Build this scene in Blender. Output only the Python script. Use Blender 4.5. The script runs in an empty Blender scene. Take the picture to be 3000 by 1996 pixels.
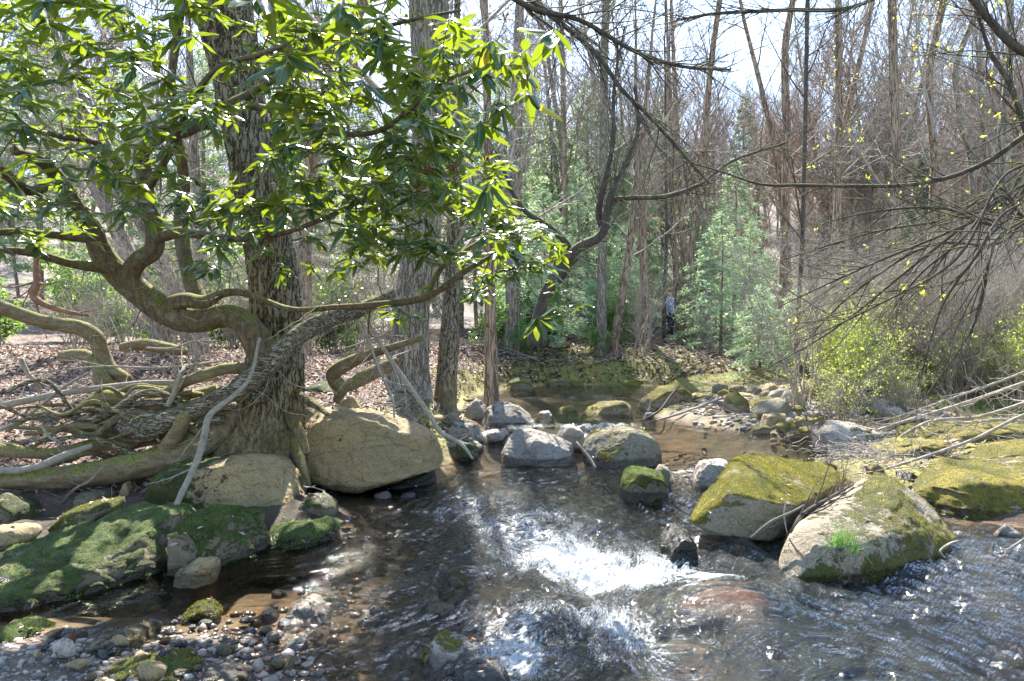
import bpy, math, random
import numpy as np
from mathutils import Vector, Matrix
random.seed(11)
rng = np.random.default_rng(11)
SC = bpy.context.scene
COL = SC.collection

# ------------------------------------------------------------------ camera
FPX, CX, CY, HOR, CAMZ = 2167.0, 1500.0, 998.0, 960.0, 1.5
cam_d = bpy.data.cameras.new('camera')
cam_d.lens = 26.0; cam_d.sensor_width = 36.0; cam_d.clip_start = 0.05; cam_d.clip_end = 800
cam = bpy.data.objects.new('camera', cam_d); COL.objects.link(cam)
PITCH = math.atan((CY - HOR) / FPX)
cam.location = (0, 0, CAMZ); cam.rotation_euler = (math.pi / 2 - PITCH, 0, 0)
SC.camera = cam

# ------------------------------------------------------------------ light
SUN_EL, SUN_AZ = math.radians(50), math.radians(-7)      # azimuth measured from +Y towards +X
world = bpy.data.worlds.new('World'); SC.world = world; world.use_nodes = True
wn = world.node_tree.nodes; wl = world.node_tree.links; wn.clear()
sky = wn.new('ShaderNodeTexSky'); sky.sky_type = 'NISHITA'; sky.sun_disc = False
sky.sun_elevation = SUN_EL; sky.sun_rotation = SUN_AZ
sky.air_density = 1.0; sky.dust_density = 0.6; sky.ozone_density = 1.5
bg = wn.new('ShaderNodeBackground'); bg.inputs['Strength'].default_value = 0.12
wo = wn.new('ShaderNodeOutputWorld')
wl.new(sky.outputs[0], bg.inputs[0]); wl.new(bg.outputs[0], wo.inputs[0])
sun_d = bpy.data.lights.new('sun', 'SUN'); sun_d.energy = 4.8; sun_d.angle = math.radians(0.5)
sun_d.color = (1.0, 0.95, 0.86)
sun = bpy.data.objects.new('sun', sun_d); COL.objects.link(sun)
sdir = Vector((math.sin(SUN_AZ) * math.cos(SUN_EL), math.cos(SUN_AZ) * math.cos(SUN_EL), math.sin(SUN_EL)))
sun.rotation_euler = sdir.to_track_quat('Z', 'Y').to_euler()
sun.location = (0, 0, 40)
vs = SC.view_settings
vs.view_transform = 'Standard'; vs.look = 'None'; vs.gamma = 1.0; vs.exposure = 2.15
vs.use_curve_mapping = False
SC.render.engine = 'CYCLES'
SC.cycles.volume_bounces = 1
SC.cycles.max_bounces = 7; SC.cycles.diffuse_bounces = 3; SC.cycles.glossy_bounces = 3
SC.cycles.transmission_bounces = 4; SC.cycles.transparent_max_bounces = 12
SC.cycles.caustics_reflective = False; SC.cycles.caustics_refractive = False
SC.cycles.use_denoising = True
HAZE_D = 0.0

# ------------------------------------------------------------------ pixel <-> place helpers
_cp, _sp = math.cos(PITCH), math.sin(PITCH)
def ray(px, py):
    a = (px - CX) / FPX; b = -(py - CY) / FPX
    return np.array([a, _cp + b * _sp, -_sp + b * _cp])
def P(px, py, d):
    r = ray(px, py); t = d / r[1]
    return np.array([r[0] * t, d, CAMZ + r[2] * t])
def G(px, py, z=0.0):
    r = ray(px, py); t = (z - CAMZ) / r[2]
    return np.array([r[0] * t, r[1] * t, z])
def PX(w, d): return w * d / FPX
def smooth(a, b, x):
    t = np.clip((np.asarray(x, float) - a) / (b - a), 0, 1); return t * t * (3 - 2 * t)

# ------------------------------------------------------------------ numpy noise
_perm = rng.permutation(256); _perm = np.concatenate([_perm, _perm, _perm])
_val = rng.random(256) * 2 - 1
def vnoise(p):
    p = np.asarray(p, float); i = np.floor(p).astype(np.int64); f = p - i
    u = f * f * f * (f * (f * 6 - 15) + 10); i &= 255
    out = 0
    for dx in (0, 1):
        wx = u[..., 0] if dx else 1 - u[..., 0]
        for dy in (0, 1):
            wy = u[..., 1] if dy else 1 - u[..., 1]
            for dz in (0, 1):
                wz = u[..., 2] if dz else 1 - u[..., 2]
                h = _perm[_perm[_perm[(i[..., 0] + dx) & 255] + ((i[..., 1] + dy) & 255)] + ((i[..., 2] + dz) & 255)]
                out = out + wx * wy * wz * _val[h]
    return out
def fbm(p, o=5, lac=2.03, g=0.5):
    p = np.asarray(p, float); a, s, t = 1.0, 0, 0
    for k in range(o):
        s = s + a * vnoise(p + 17.3 * k); t += a; a *= g; p = p * lac
    return s / t
def ridged(p, o=4):
    p = np.asarray(p, float); a, s, t = 1.0, 0, 0
    for k in range(o):
        s = s + a * (1 - 2 * np.abs(vnoise(p + 9.1 * k))); t += a; a *= 0.5; p = p * 2.1
    return s / t

# ------------------------------------------------------------------ mesh helpers
def make_mesh(name, V, polys, mats=(), smooth_sh=True, attrs=None, mat_idx=None):
    """polys: list of int arrays (n,k); mat_idx: list of ints matching"""
    me = bpy.data.meshes.new(name)
    V = np.ascontiguousarray(V, dtype=np.float32)
    me.vertices.add(len(V)); me.vertices.foreach_set('co', V.ravel())
    polys = [np.asarray(q, dtype=np.int32) for q in polys if len(q)]
    nl = sum(q.size for q in polys); npoly = sum(len(q) for q in polys)
    me.loops.add(nl); me.loops.foreach_set('vertex_index', np.concatenate([q.ravel() for q in polys]))
    starts = []; off = 0
    for q in polys:
        starts.append(np.arange(len(q)) * q.shape[1] + off); off += q.size
    me.polygons.add(npoly); me.polygons.foreach_set('loop_start', np.concatenate(starts).astype(np.int32))
    if mat_idx is not None:
        me.polygons.foreach_set('material_index', np.concatenate([np.full(len(q), m, np.int32) for q, m in zip(polys, mat_idx)]))
    if smooth_sh:
        me.polygons.foreach_set('use_smooth', np.ones(npoly, dtype=bool))
    me.update(calc_edges=True)
    for m in mats: me.materials.append(m)
    if attrs:
        for k, a in attrs.items():
            a = np.asarray(a, dtype=np.float32)
            if a.ndim == 1:
                at = me.attributes.new(k, 'FLOAT', 'POINT'); at.data.foreach_set('value', a)
            else:
                at = me.attributes.new(k, 'FLOAT_VECTOR', 'POINT'); at.data.foreach_set('vector', a.ravel())
    return me
def link(name, me, loc=(0, 0, 0), parent=None, stuff=False):
    o = bpy.data.objects.new(name, me); COL.objects.link(o); o.location = loc
    if parent is not None: o.parent = parent
    if stuff: o['kind'] = 'stuff'
    return o
def tag(o, label, cat, group=None):
    o['label'] = label; o['category'] = cat
    if group: o['group'] = group
    return o
def empty(name, loc, label, cat, group=None):
    o = bpy.data.objects.new(name, None); COL.objects.link(o); o.location = loc
    o.empty_display_size = 0.1
    return tag(o, label, cat, group)

class Tubes:
    def __init__(s): s.L = {}
    def add(s, pts, rad, sides=5):
        pts = np.asarray(pts, float); n = len(pts)
        rad = np.broadcast_to(np.asarray(rad, float), (n,))
        s.L.setdefault((n, sides), []).append((pts, rad))
    def build(s):
        Vs, Fs, Ts, Us = [], [], [], []; off = 0
        for (n, k), lst in s.L.items():
            p = np.stack([a for a, _ in lst]); r = np.stack([b for _, b in lst]); m = len(lst)
            t = np.empty_like(p); t[:, 1:-1] = p[:, 2:] - p[:, :-2]; t[:, 0] = p[:, 1] - p[:, 0]; t[:, -1] = p[:, -1] - p[:, -2]
            t /= np.linalg.norm(t, axis=2, keepdims=True) + 1e-9
            ax = np.zeros((m, 3)); ax[np.arange(m), np.argmin(np.abs(t[:, 0]), axis=1)] = 1
            u = np.empty_like(p); cur = ax
            for i in range(n):
                cur = cur - (cur * t[:, i]).sum(1, keepdims=True) * t[:, i]
                cur = cur / (np.linalg.norm(cur, axis=1, keepdims=True) + 1e-9); u[:, i] = cur
            v = np.cross(t, u)
            a = np.arange(k) * 2 * math.pi / k
            ring = p[:, :, None] + r[:, :, None, None] * (u[:, :, None] * np.cos(a)[None, None, :, None] + v[:, :, None] * np.sin(a)[None, None, :, None])
            V = ring.reshape(-1, 3)
            base = off + (np.arange(m) * n * k)[:, None, None] + (np.arange(n - 1) * k)[None, :, None]
            j = np.arange(k); j2 = (j + 1) % k
            q = np.stack([base + j, base + j2, base + k + j2, base + k + j], axis=3).reshape(-1, 4)
            Vs.append(V); Fs.append(q); off += len(V)
            cap_i = off - m * n * k + (np.arange(m) * n * k)[:, None] + (n - 1) * k + j[None]
            if k > 4: s.caps = getattr(s, 'caps', []) + [cap_i]
            Ts.append(np.repeat(rng.random(m), n * k))
        F = [np.concatenate(Fs)] if Fs else []
        for c in getattr(s, 'caps', []): F.append(c)
        return (np.concatenate(Vs) if Vs else np.zeros((0, 3))), F, (np.concatenate(Ts) if Ts else np.zeros(0))
def tube_obj(name, T, mats, loc=(0, 0, 0), parent=None, stuff=False, bump=None):
    V, F, t = T.build()
    me = make_mesh(name, V - np.asarray(loc), F, mats, True, {'tint': t})
    return link(name, me, loc if parent is None else (0, 0, 0), parent, stuff)

def catmull(pts, n):
    """resample control points (any columns) smoothly to n points"""
    p = np.asarray(pts, float); m = len(p)
    if m == 2: return p[0] + (p[1] - p[0]) * np.linspace(0, 1, n)[:, None]
    q = np.vstack([2 * p[0] - p[1], p, 2 * p[-1] - p[-2]])
    d = np.linalg.norm(np.diff(p[:, :3], axis=0), axis=1); c = np.concatenate([[0], np.cumsum(d)]); c /= c[-1]
    s = np.linspace(0, 1, n); k = np.clip(np.searchsorted(c, s, side='right') - 1, 0, m - 2)
    t = ((s - c[k]) / (c[k + 1] - c[k] + 1e-12))[:, None]
    a, b, cc, dd = q[k], q[k + 1], q[k + 2], q[k + 3]
    return 0.5 * ((2 * b) + (-a + cc) * t + (2 * a - 5 * b + 4 * cc - dd) * t ** 2 + (-a + 3 * b - 3 * cc + dd) * t ** 3)
def trace(pts, n):
    """pts: (px, py, depth, width_px) -> n points in space, n radii"""
    q = np.array([list(P(a, b, d)) + [0.5 * PX(w, d)] for a, b, d, w in pts])
    c = catmull(q, n); return c[:, :3], np.maximum(c[:, 3], 0.0008)

def bark_tube(name, pts, rad, sides, mats, loc, parent=None, amp=0.06, fu=7.0, fs=3.0, flare=0, seed=0.0, lump=0.0, twist=0.0):
    """a thick limb whose bark ridges are real relief"""
    pts = np.asarray(pts, float); n = len(pts)
    t = np.gradient(pts, axis=0); t /= np.linalg.norm(t, axis=1, keepdims=True)
    cur = np.array([1.0, 0.13, 0.05]) if abs(t[0, 0]) < 0.8 else np.array([0.1, 1.0, 0])
    U = np.empty((n, 3))
    for i in range(n):
        cur = cur - (cur @ t[i]) * t[i]; cur /= np.linalg.norm(cur); U[i] = cur
    Vv = np.cross(t, U); a = np.arange(sides) * 2 * math.pi / sides
    s = np.concatenate([[0], np.cumsum(np.linalg.norm(np.diff(pts, axis=0), axis=1))])
    ca, sa = np.cos(a), np.sin(a)
    A, S = np.meshgrid(a, s); A = A + twist * S
    q = np.stack([np.cos(A) * fu, np.sin(A) * fu, S * fs + seed * 7.7 + seed], axis=2)
    rg = -np.abs(vnoise(q * 1.0)) * 2 + 0.5
    rg2 = -np.abs(vnoise(q * 2.2 + 5)) * 1.0 + 0.3
    d = amp * (rg + 0.6 * rg2 + 0.3 * fbm(q * 4, 3))
    if lump: d = d + lump * fbm(np.stack([np.cos(A) * 1.1, np.sin(A) * 1.1, S * 1.8 + seed * 3], axis=2), 3)
    if flare: 
        lob = 0.5 + 0.5 * np.cos(A * 5 + seed); d = d + flare * lob * np.exp(-S / 0.35)
    R = np.asarray(rad)[:, None] * (1 + d)
    V = pts[:, None] + R[..., None] * (U[:, None] * ca[None, :, None] + Vv[:, None] * sa[None, :, None])
    b = (np.arange(n - 1) * sides)[:, None]; j = np.arange(sides); j2 = (j + 1) % sides
    F = np.stack([b + j, b + j2, b + sides + j2, b + sides + j], axis=2).reshape(-1, 4)
    cap = (np.arange(sides) + (n - 1) * sides)[None]; cap0 = np.arange(sides)[::-1][None]
    me = make_mesh(name, V.reshape(-1, 3) - np.asarray(loc), [F, cap, cap0], mats, True, {'ridge': rg.ravel() * 0.5 + 0.5})
    return link(name, me, loc if parent is None else (0, 0, 0), parent)

# ------------------------------------------------------------------ node helpers
class NT:
    def __init__(s, name):
        s.m = bpy.data.materials.new(name); s.m.use_nodes = True; s.t = s.m.node_tree; s.t.nodes.clear()
        s.out = s.t.nodes.new('ShaderNodeOutputMaterial')
    def n(s, typ, ins=None, **kw):
        nd = s.t.nodes.new('ShaderNode' + typ)
        for k, v in kw.items(): setattr(nd, k, v)
        for k, v in (ins or {}).items(): s.set(nd.inputs[k], v)
        return nd
    def set(s, sock, v):
        if isinstance(v, bpy.types.NodeSocket): s.t.links.new(v, sock)
        elif isinstance(v, bpy.types.Node): s.t.links.new(v.outputs[0], sock)
        else:
            if hasattr(sock.default_value, '__len__') and not hasattr(v, '__len__'): v = (v,) * len(sock.default_value)
            if hasattr(v, '__len__') and len(sock.default_value) == 4 and len(v) == 3: v = tuple(v) + (1.0,)
            sock.default_value = v
    def pos(s): return s.n('NewGeometry').outputs['Position']
    def nz(s): return s.n('SeparateXYZ', {0: s.n('NewGeometry').outputs['Normal']}).outputs[2]
    def attr(s, name): return s.n('Attribute', attribute_name=name)
    def noise(s, scale, vec=None, detail=5, rough=0.55, dist=0.0):
        return s.n('TexNoise', {'Vector': vec if vec is not None else s.pos(), 'Scale': scale, 'Detail': detail, 'Roughness': rough, 'Distortion': dist}).outputs[0]
    def ramp(s, fac, a, b, ca=0.0, cb=1.0):
        return s.n('MapRange', {'Value': fac, 1: a, 2: b, 3: ca, 4: cb}, interpolation_type='SMOOTHSTEP').outputs[0]
    def math(s, op, a, b=0.0):
        return s.n('Math', {0: a, 1: b}, operation=op).outputs[0]
    def mix(s, fac, a, b):
        nd = s.n('Mix', None, data_type='RGBA'); s.set(nd.inputs[0], fac); s.set(nd.inputs[6], a); s.set(nd.inputs[7], b)
        return nd.outputs[2]
    def cramp(s, fac, stops):
        nd = s.n('ValToRGB'); s.set(nd.inputs[0], fac); e = nd.color_ramp.elements
        while len(e) < len(stops): e.new(0.5)
        for k, (p, c) in enumerate(stops): e[k].position = p; e[k].color = tuple(c) + (1.0,)
        return nd.outputs[0]
    def scale(s, sc, vec=None):
        return s.n('Mapping', {'Vector': vec if vec is not None else s.pos(), 'Scale': sc}).outputs[0]
    def bump(s, h, strength=0.5, dist=0.01, normal=None):
        nd = s.n('Bump', {'Height': h, 'Strength': strength, 'Distance': dist})
        if normal is not None: s.set(nd.inputs['Normal'], normal)
        return nd.outputs[0]
    def bsdf(s, **k):
        nd = s.n('BsdfPrincipled')
        for a, b in k.items(): s.set(nd.inputs[a.replace('_', ' ')], b)
        return nd
    def done(s, sh):
        s.t.links.new(sh if isinstance(sh, bpy.types.NodeSocket) else sh.outputs[0], s.out.inputs[0]); return s.m

def mat_rock(name, c1, c2, c3, moss=(0.13, 0.13, 0.02), moss2=(0.05, 0.07, 0.012), wet=0.10, crack=1.0, strata=None, lichen=0.25):
    N = NT(name)
    big = N.noise(2.2, detail=4); mid = N.noise(9, detail=6, rough=0.65); fine = N.noise(70, detail=5, rough=0.7)
    col = N.mix(N.ramp(big, 0.35, 0.65), c1, c2)
    col = N.mix(N.ramp(mid, 0.5, 0.72), col, c3)
    spk = N.ramp(N.noise(24, detail=4, rough=0.8), 0.58, 0.66)
    col = N.mix(N.math('MULTIPLY', spk, lichen), col, (0.5, 0.5, 0.44))
    dk = N.ramp(fine, 0.3, 0.55, 0.45, 1.0)
    col = N.n('Mix', {0: 1.0, 6: col, 7: N.n('CombineXYZ', {0: dk, 1: dk, 2: dk}).outputs[0]}, data_type='RGBA', blend_type='MULTIPLY').outputs[2]
    # veins / joints
    v = N.n('TexVoronoi', {'Vector': N.scale(strata or (2.2, 2.2, 4.5), N.n('VectorMath', {0: N.pos(), 1: N.n('VectorMath', {0: N.n('TexNoise', {'Vector': N.pos(), 'Scale': 3.0, 'Detail': 4.0}).outputs[1], 1: (0.35, 0.35, 0.35)}, operation='MULTIPLY').outputs[0]}, operation='ADD').outputs[0]), 'Scale': 1.0}, feature='DISTANCE_TO_EDGE').outputs[0]
    ck = N.ramp(v, 0.0, 0.03, 0.0, 1.0)
    col = N.mix(N.math('MULTIPLY', N.math('SUBTRACT', 1.0, ck), 0.12 * crack), col, (0.05, 0.042, 0.03))
    # moss from the relief attribute
    mo = N.attr('moss').outputs['Fac']
    mn = N.noise(45, detail=5, rough=0.75)
    mo2 = N.math('ADD', mo, N.math('MULTIPLY', N.math('SUBTRACT', N.noise(9, detail=6, rough=0.7), 0.52), 2.1))
    mk = N.ramp(N.math('ADD', mo2, N.math('MULTIPLY', N.math('SUBTRACT', mn, 0.5), 1.1)), 0.38, 0.62)
    mc = N.mix(N.ramp(N.noise(5, detail=7, rough=0.75), 0.42, 0.58), moss, moss2)
    mc = N.mix(N.ramp(N.noise(1.9, detail=4, rough=0.6), 0.45, 0.6, 0, 0.6), mc, (0.10, 0.13, 0.03))
    mc = N.mix(N.ramp(N.noise(110, detail=3, rough=0.8), 0.42, 0.7), mc, tuple(0.32 * x for x in moss2))
    mc = N.mix(N.ramp(N.noise(14, detail=6, rough=0.8), 0.52, 0.66, 0, 0.75), mc, (0.19, 0.13, 0.055))
    col = N.mix(mk, col, mc)
    # wet band near the water line
    z = N.n('SeparateXYZ', {0: N.pos()}).outputs[2]
    wz = N.ramp(N.math('ADD', z, N.math('MULTIPLY', N.math('SUBTRACT', mid, 0.5), 0.1)), wet - 0.03, wet, 1.0, 0.0)
    colw = N.n('Mix', {0: 1.0, 6: col, 7: (0.35, 0.33, 0.3, 1)}, data_type='RGBA', blend_type='MULTIPLY').outputs[2]
    col = N.mix(wz, col, colw)
    rough = N.ramp(wz, 0, 1, 0.85, 0.25)
    h = N.math('ADD', N.math('MULTIPLY', N.ramp(mid, 0.2, 0.8), 0.9), N.math('MULTIPLY', fine, 0.55))
    h = N.math('ADD', h, N.math('MULTIPLY', ck, 0.5 * crack))
    h = N.math('ADD', h, N.math('MULTIPLY', mk, N.math('ADD', 0.5, N.math('MULTIPLY', N.noise(150, detail=3, rough=0.8), 1.6))))
    b = N.bump(h, 1.0, 0.02)
    return N.done(N.bsdf(Base_Color=col, Roughness=rough, Normal=b, Specular_IOR_Level=0.4))

def mat_bark(name, c1, c2, moss=0.0, mcol=(0.09, 0.1, 0.02), sc=(14, 14, 3), tintvar=True, bumpd=0.01, lichen=0.0):
    N = NT(name)
    a = N.noise(1.0, N.scale(sc), detail=6, rough=0.7)
    f = N.noise(60, detail=4, rough=0.7)
    if tintvar == 'ridge':
        rr = N.math('ABSOLUTE', N.math('SUBTRACT', N.noise(1.0, N.scale(sc), detail=4, rough=0.6, dist=0.5), 0.5))
        a = N.math('MULTIPLY', N.ramp(rr, 0.0, 0.09), N.ramp(a, 0.2, 0.5, 0.5, 1.0))
    col = N.mix(N.ramp(a, 0.25, 0.75), c1, c2)
    col = N.mix(N.ramp(f, 0.35, 0.7, 0, 0.5), col, tuple(x * 0.5 for x in c1))
    if lichen: col = N.mix(N.math('MULTIPLY', N.ramp(N.noise(8, detail=5, rough=0.7), 0.55, 0.65), lichen), col, (0.3, 0.31, 0.24))
    if moss:
        mk = N.ramp(N.math('ADD', N.math('MULTIPLY', N.nz(), 0.35), N.noise(5, detail=6, rough=0.7)), 0.75 - moss * 0.4, 0.95 - moss * 0.4)
        mc = N.mix(N.ramp(N.noise(60, detail=3), 0.4, 0.65), mcol, tuple(x * 0.45 for x in mcol))
        col = N.mix(mk, col, mc)
    if name.startswith('furrowed_oak'):                     # old smooth root collar: worn tan bark low on the bole
        zz = N.n('SeparateXYZ', {0: N.pos()}).outputs[2]
        lo_ = N.ramp(N.math('ADD', zz, N.math('MULTIPLY', N.math('SUBTRACT', N.noise(4, detail=5), 0.5), 0.9)), 0.45, 0.95, 1.0, 0.0)
        tan = N.mix(N.ramp(N.noise(7, detail=6, rough=0.7), 0.4, 0.6), (0.3, 0.22, 0.11), (0.16, 0.12, 0.06))
        tan = N.mix(N.ramp(f, 0.35, 0.6), (0.1, 0.075, 0.04), tan)
        col = N.mix(N.math('MULTIPLY', lo_, 0.8), col, tan)
    h = N.math('ADD', a, N.math('MULTIPLY', f, 0.5))
    return N.done(N.bsdf(Base_Color=col, Roughness=0.85, Normal=N.bump(h, 0.8, bumpd), Specular_IOR_Level=0.25))

def mat_leaf(name, c1, c2, trans, tmix=0.45, rough=0.35, spec=0.5, vein=False, back=None):
    N = NT(name)
    t = N.attr('tint').outputs['Fac']
    rnd = N.n('ObjectInfo').outputs['Random']
    k = N.n('Math', {0: N.math('ADD', t, rnd)}, operation='FRACT').outputs[0]
    col = N.mix(k, c1, c2)
    tr = N.mix(k, tuple(x * 0.75 for x in trans), trans)
    if vein:
        w = N.attr('mid').outputs['Fac']
        col = N.mix(N.ramp(w, 0.0, 0.12, 0.7, 0.0), col, (0.2, 0.28, 0.06))
        tr = N.mix(N.ramp(w, 0.0, 0.1, 0.6, 0.0), tr, (0.5, 0.6, 0.15))
    if back is not None:
        col = N.mix(N.n('NewGeometry').outputs['Backfacing'], col, back)
    sh = N.bsdf(Base_Color=col, Roughness=rough, Specular_IOR_Level=spec)
    tl = N.n('BsdfTranslucent', {'Color': tr})
    return N.done(N.n('MixShader', {0: tmix, 1: sh.outputs[0], 2: tl.outputs[0]}))
# ------------------------------------------------------------------ the lie of the land
def H_level(x, y):
    """water level without ripples"""
    yy = y + 0.22 * np.sin(x * 2.3 + 1) + 0.15 * np.sin(x * 5.1); kx = smooth(1.5, 2.3, x); z = 0.13 * (smooth(9.3, 10.0, yy) * (1 - kx) + smooth(6.6, 9.8, yy) * kx)
    z = z + 0.10 * smooth(0.75, 1.25, x) * np.exp(-((y - 4.75) / 0.42) ** 2)
    z = z + 0.15 * np.exp(-(((x - 1.17) / 0.36) ** 2 + ((y - 3.86) / 0.27) ** 2))
    z = z + 0.10 * np.exp(-(((x + 0.05) / 0.5) ** 2 + ((y - 3.95) / 0.22) ** 2)) * 0.6
    return z
_edge_px = [(0, 1690, 0), (250, 1672, 0), (500, 1645, 0), (700, 1605, 0), (860, 1570, 0), (1010, 1535, 0), (1030, 1500, 0), (900, 1450, 0), (900, 1410, 0), (1270, 1410, 0),
            (1330, 1345, 0), (1400, 1290, .05), (1390, 1240, .13), (1350, 1205, .13), (1370, 1165, .13), (1480, 1140, .13),
            (1600, 1128, .13), (1860, 1128, .13), (2080, 1150, .13), (2020, 1175, .13), (1900, 1215, .13), (2040, 1240, .13), (2250, 1275, .13), (2420, 1300, .1), (2440, 1345, .05),
            (2370, 1375, 0), (2560, 1440, 0), (2740, 1500, 0), (2850, 1530, 0), (3000, 1550, 0), (3400, 1580, 0)]
_pw = [tuple(G(a, b, z)[:2]) for a, b, z in _edge_px]
_pw = _pw + [(8.0, 5.0), (8.0, -4.0), (-1.0, -4.0), (-0.75, 2.0), (-0.85, 2.9), (-0.95, 3.35), (-1.5, 3.62), (-2.3, 3.62), (-3.2, 3.55), (-6, 3.3), (-6, 3.8), (-3.6, 3.95)]
POLY = np.array(_pw)
def poly_sd(x, y):
    x = np.asarray(x, float); y = np.asarray(y, float)
    d = np.full(x.shape, 1e9); ins = np.zeros(x.shape, bool)
    for (ax, ay), (bx, by) in zip(POLY, np.roll(POLY, -1, axis=0)):
        ex, ey = bx - ax, by - ay
        t = np.clip(((x - ax) * ex + (y - ay) * ey) / (ex * ex + ey * ey + 1e-12), 0, 1)
        d = np.minimum(d, (x - ax - t * ex) ** 2 + (y - ay - t * ey) ** 2)
        c = ((ay > y) != (by > y)) & (x < (bx - ax) * (y - ay) / ((by - ay) if by != ay else 1e-9) + ax)
        ins ^= c
    d = np.sqrt(d); return np.where(ins, d, -d)          # > 0 inside the stream
def ground(x, y):
    x = np.asarray(x, float); y = np.asarray(y, float)
    sd = poly_sd(x, y); out = np.maximum(-sd, 0); ins = np.maximum(sd, 0)
    left = 1 - smooth(-0.2, 0.9, x - 0.06 * y + 0.25 * 0)
    left = np.where(y > 16, np.maximum(left, smooth(16, 18, y) * (1 - smooth(3.5, 7, x))), left)
    left = left * (1 - smooth(20, 35, y)) + 0.5 * smooth(20, 35, y)
    base = 0.13 * smooth(9.0, 10.2, y)
    near = 1 - smooth(3.3, 3.9, y)                        # the pebble shoal at the lower left
    zl = 0.55 * smooth(0.0, 0.9, out) + 0.28 * smooth(0.8, 2.4, out) + 0.02 * out
    xt = x + 1.9 + 0.0 * y
    zy = np.interp(y - 0.25 * smooth(0.5, -2.5, xt), [3.8, 5.4, 6.0, 6.7, 7.6, 9.5, 13], [0.03, 0.06, 0.16, 0.42, 0.66, 0.86, 1.6])
    zl = np.minimum(zl, zy)
    zl = zl * (1 - near) + near * (0.05 * smooth(0, 0.4, out) + 0.05 * np.clip(out - 0.3, 0, 3))
    zr = 0.06 * smooth(0, 0.25, out) + 0.10 * np.clip(out, 0, 3) + 0.03 * np.clip(out - 3, 0, 30)
    zo = left * zl + (1 - left) * zr
    p = np.stack([x, y, np.zeros_like(x)], -1)
    rough = 0.05 * fbm(p * 1.3, 4) + 0.02 * fbm(p * 6, 3)
    zo = zo + rough * smooth(0, 0.3, out) * (1 + 2 * smooth(12, 40, y))
    hill = 0.05 * np.clip(y - 22, 0, 20) + 0.22 * np.clip(y - 42, 0, 200) + 0.08 * np.clip(np.abs(x - 5) - 14, 0, 60) * smooth(12, 30, y)
    zo = zo + hill + 0.6 * fbm(p * 0.12, 3) * smooth(25, 50, y)
    dmax = 0.17 + 0.22 * smooth(0.9, 1.5, x) * smooth(5.6, 4.9, y) + 0.10 * np.exp(-(((x - 0.9) / 1.3) ** 2 + ((y - 6.2) / 1.6) ** 2))
    zi = -np.minimum(dmax, 0.04 + 0.5 * ins) + 0.05 * fbm(p * 2.5, 4) + 0.015 * fbm(p * 11, 2) - 0.02
    sh = smooth(0.3, -0.3, x) * smooth(4.35, 3.9, y)
    zi = zi * (1 - 0.72 * sh) + 0.0
    zi = zi * smooth(0, 0.2, ins)
    zi = zi + H_level(x, y) * smooth(0, 0.15, ins)
    return np.where(sd > 0, zi + base * (1 - smooth(0, 0.15, ins)), zo + base)
def gz(x, y): return float(ground(np.array([x]), np.array([y]))[0])
def ghit(px, py, dmin=2.5, dmax=90):
    """where the ray through a pixel meets the ground"""
    r = ray(px, py); d = np.geomspace(dmin, dmax, 700); t = d / r[1]
    x = r[0] * t; z = CAMZ + r[2] * t; g = ground(x, d)
    k = np.argmax(z <= g)
    if z[k] > g[k]: k = len(d) - 1
    return np.array([x[k], d[k], g[k]])

# ------------------------------------------------------------------ materials
M_TAN = mat_rock('tan_sandstone', (0.38, 0.28, 0.14), (0.3, 0.235, 0.125), (0.34, 0.19, 0.085), moss=(0.12, 0.12, 0.03), lichen=0.2, crack=0.8)
M_GREY = mat_rock('grey_stone', (0.3, 0.27, 0.23), (0.22, 0.2, 0.17), (0.36, 0.3, 0.23), lichen=0.3, crack=0.7, moss=(0.19, 0.19, 0.03), moss2=(0.09, 0.105, 0.02))
M_OLIVE = mat_rock('olive_stone', (0.25, 0.22, 0.15), (0.2, 0.17, 0.11), (0.3, 0.25, 0.17), moss=(0.38, 0.32, 0.045), moss2=(0.17, 0.18, 0.03), lichen=0.25, crack=0.5)
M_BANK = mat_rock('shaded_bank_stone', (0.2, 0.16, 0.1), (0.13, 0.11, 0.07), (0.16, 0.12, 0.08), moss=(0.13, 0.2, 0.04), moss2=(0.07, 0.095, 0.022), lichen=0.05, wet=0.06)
M_OLIVE_DK = mat_rock('olive_stone_dark_moss', (0.3, 0.26, 0.18), (0.24, 0.2, 0.14), (0.36, 0.26, 0.17), moss=(0.24, 0.22, 0.045), moss2=(0.11, 0.12, 0.028), lichen=0.25, crack=0.5)
M_GOLD = mat_rock('golden_moss_stone', (0.3, 0.24, 0.15), (0.24, 0.19, 0.12), (0.33, 0.27, 0.18), moss=(0.46, 0.36, 0.055), moss2=(0.24, 0.22, 0.04), lichen=0.2)
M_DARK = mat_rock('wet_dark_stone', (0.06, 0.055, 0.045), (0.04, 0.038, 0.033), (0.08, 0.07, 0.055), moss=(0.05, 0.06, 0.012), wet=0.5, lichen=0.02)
M_RUST = mat_rock('rust_stone', (0.42, 0.16, 0.05), (0.3, 0.13, 0.06), (0.4, 0.24, 0.14), wet=0.3, lichen=0.1, moss=(0.2, 0.17, 0.03))
M_BLUE = mat_rock('blue_grey_stone', (0.17, 0.18, 0.19), (0.12, 0.125, 0.135), (0.24, 0.23, 0.21), wet=0.12, lichen=0.12)
M_PALE = mat_rock('pale_stone', (0.42, 0.36, 0.3), (0.32, 0.27, 0.22), (0.48, 0.4, 0.33), wet=0.06, lichen=0.2, moss=(0.3, 0.27, 0.04))
M_BARK_OAK = mat_bark('furrowed_oak_bark', (0.05, 0.04, 0.025), (0.3, 0.25, 0.16), moss=0.3, mcol=(0.17, 0.15, 0.035), sc=(26, 26, 5), tintvar='ridge', lichen=0.5)
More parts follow.
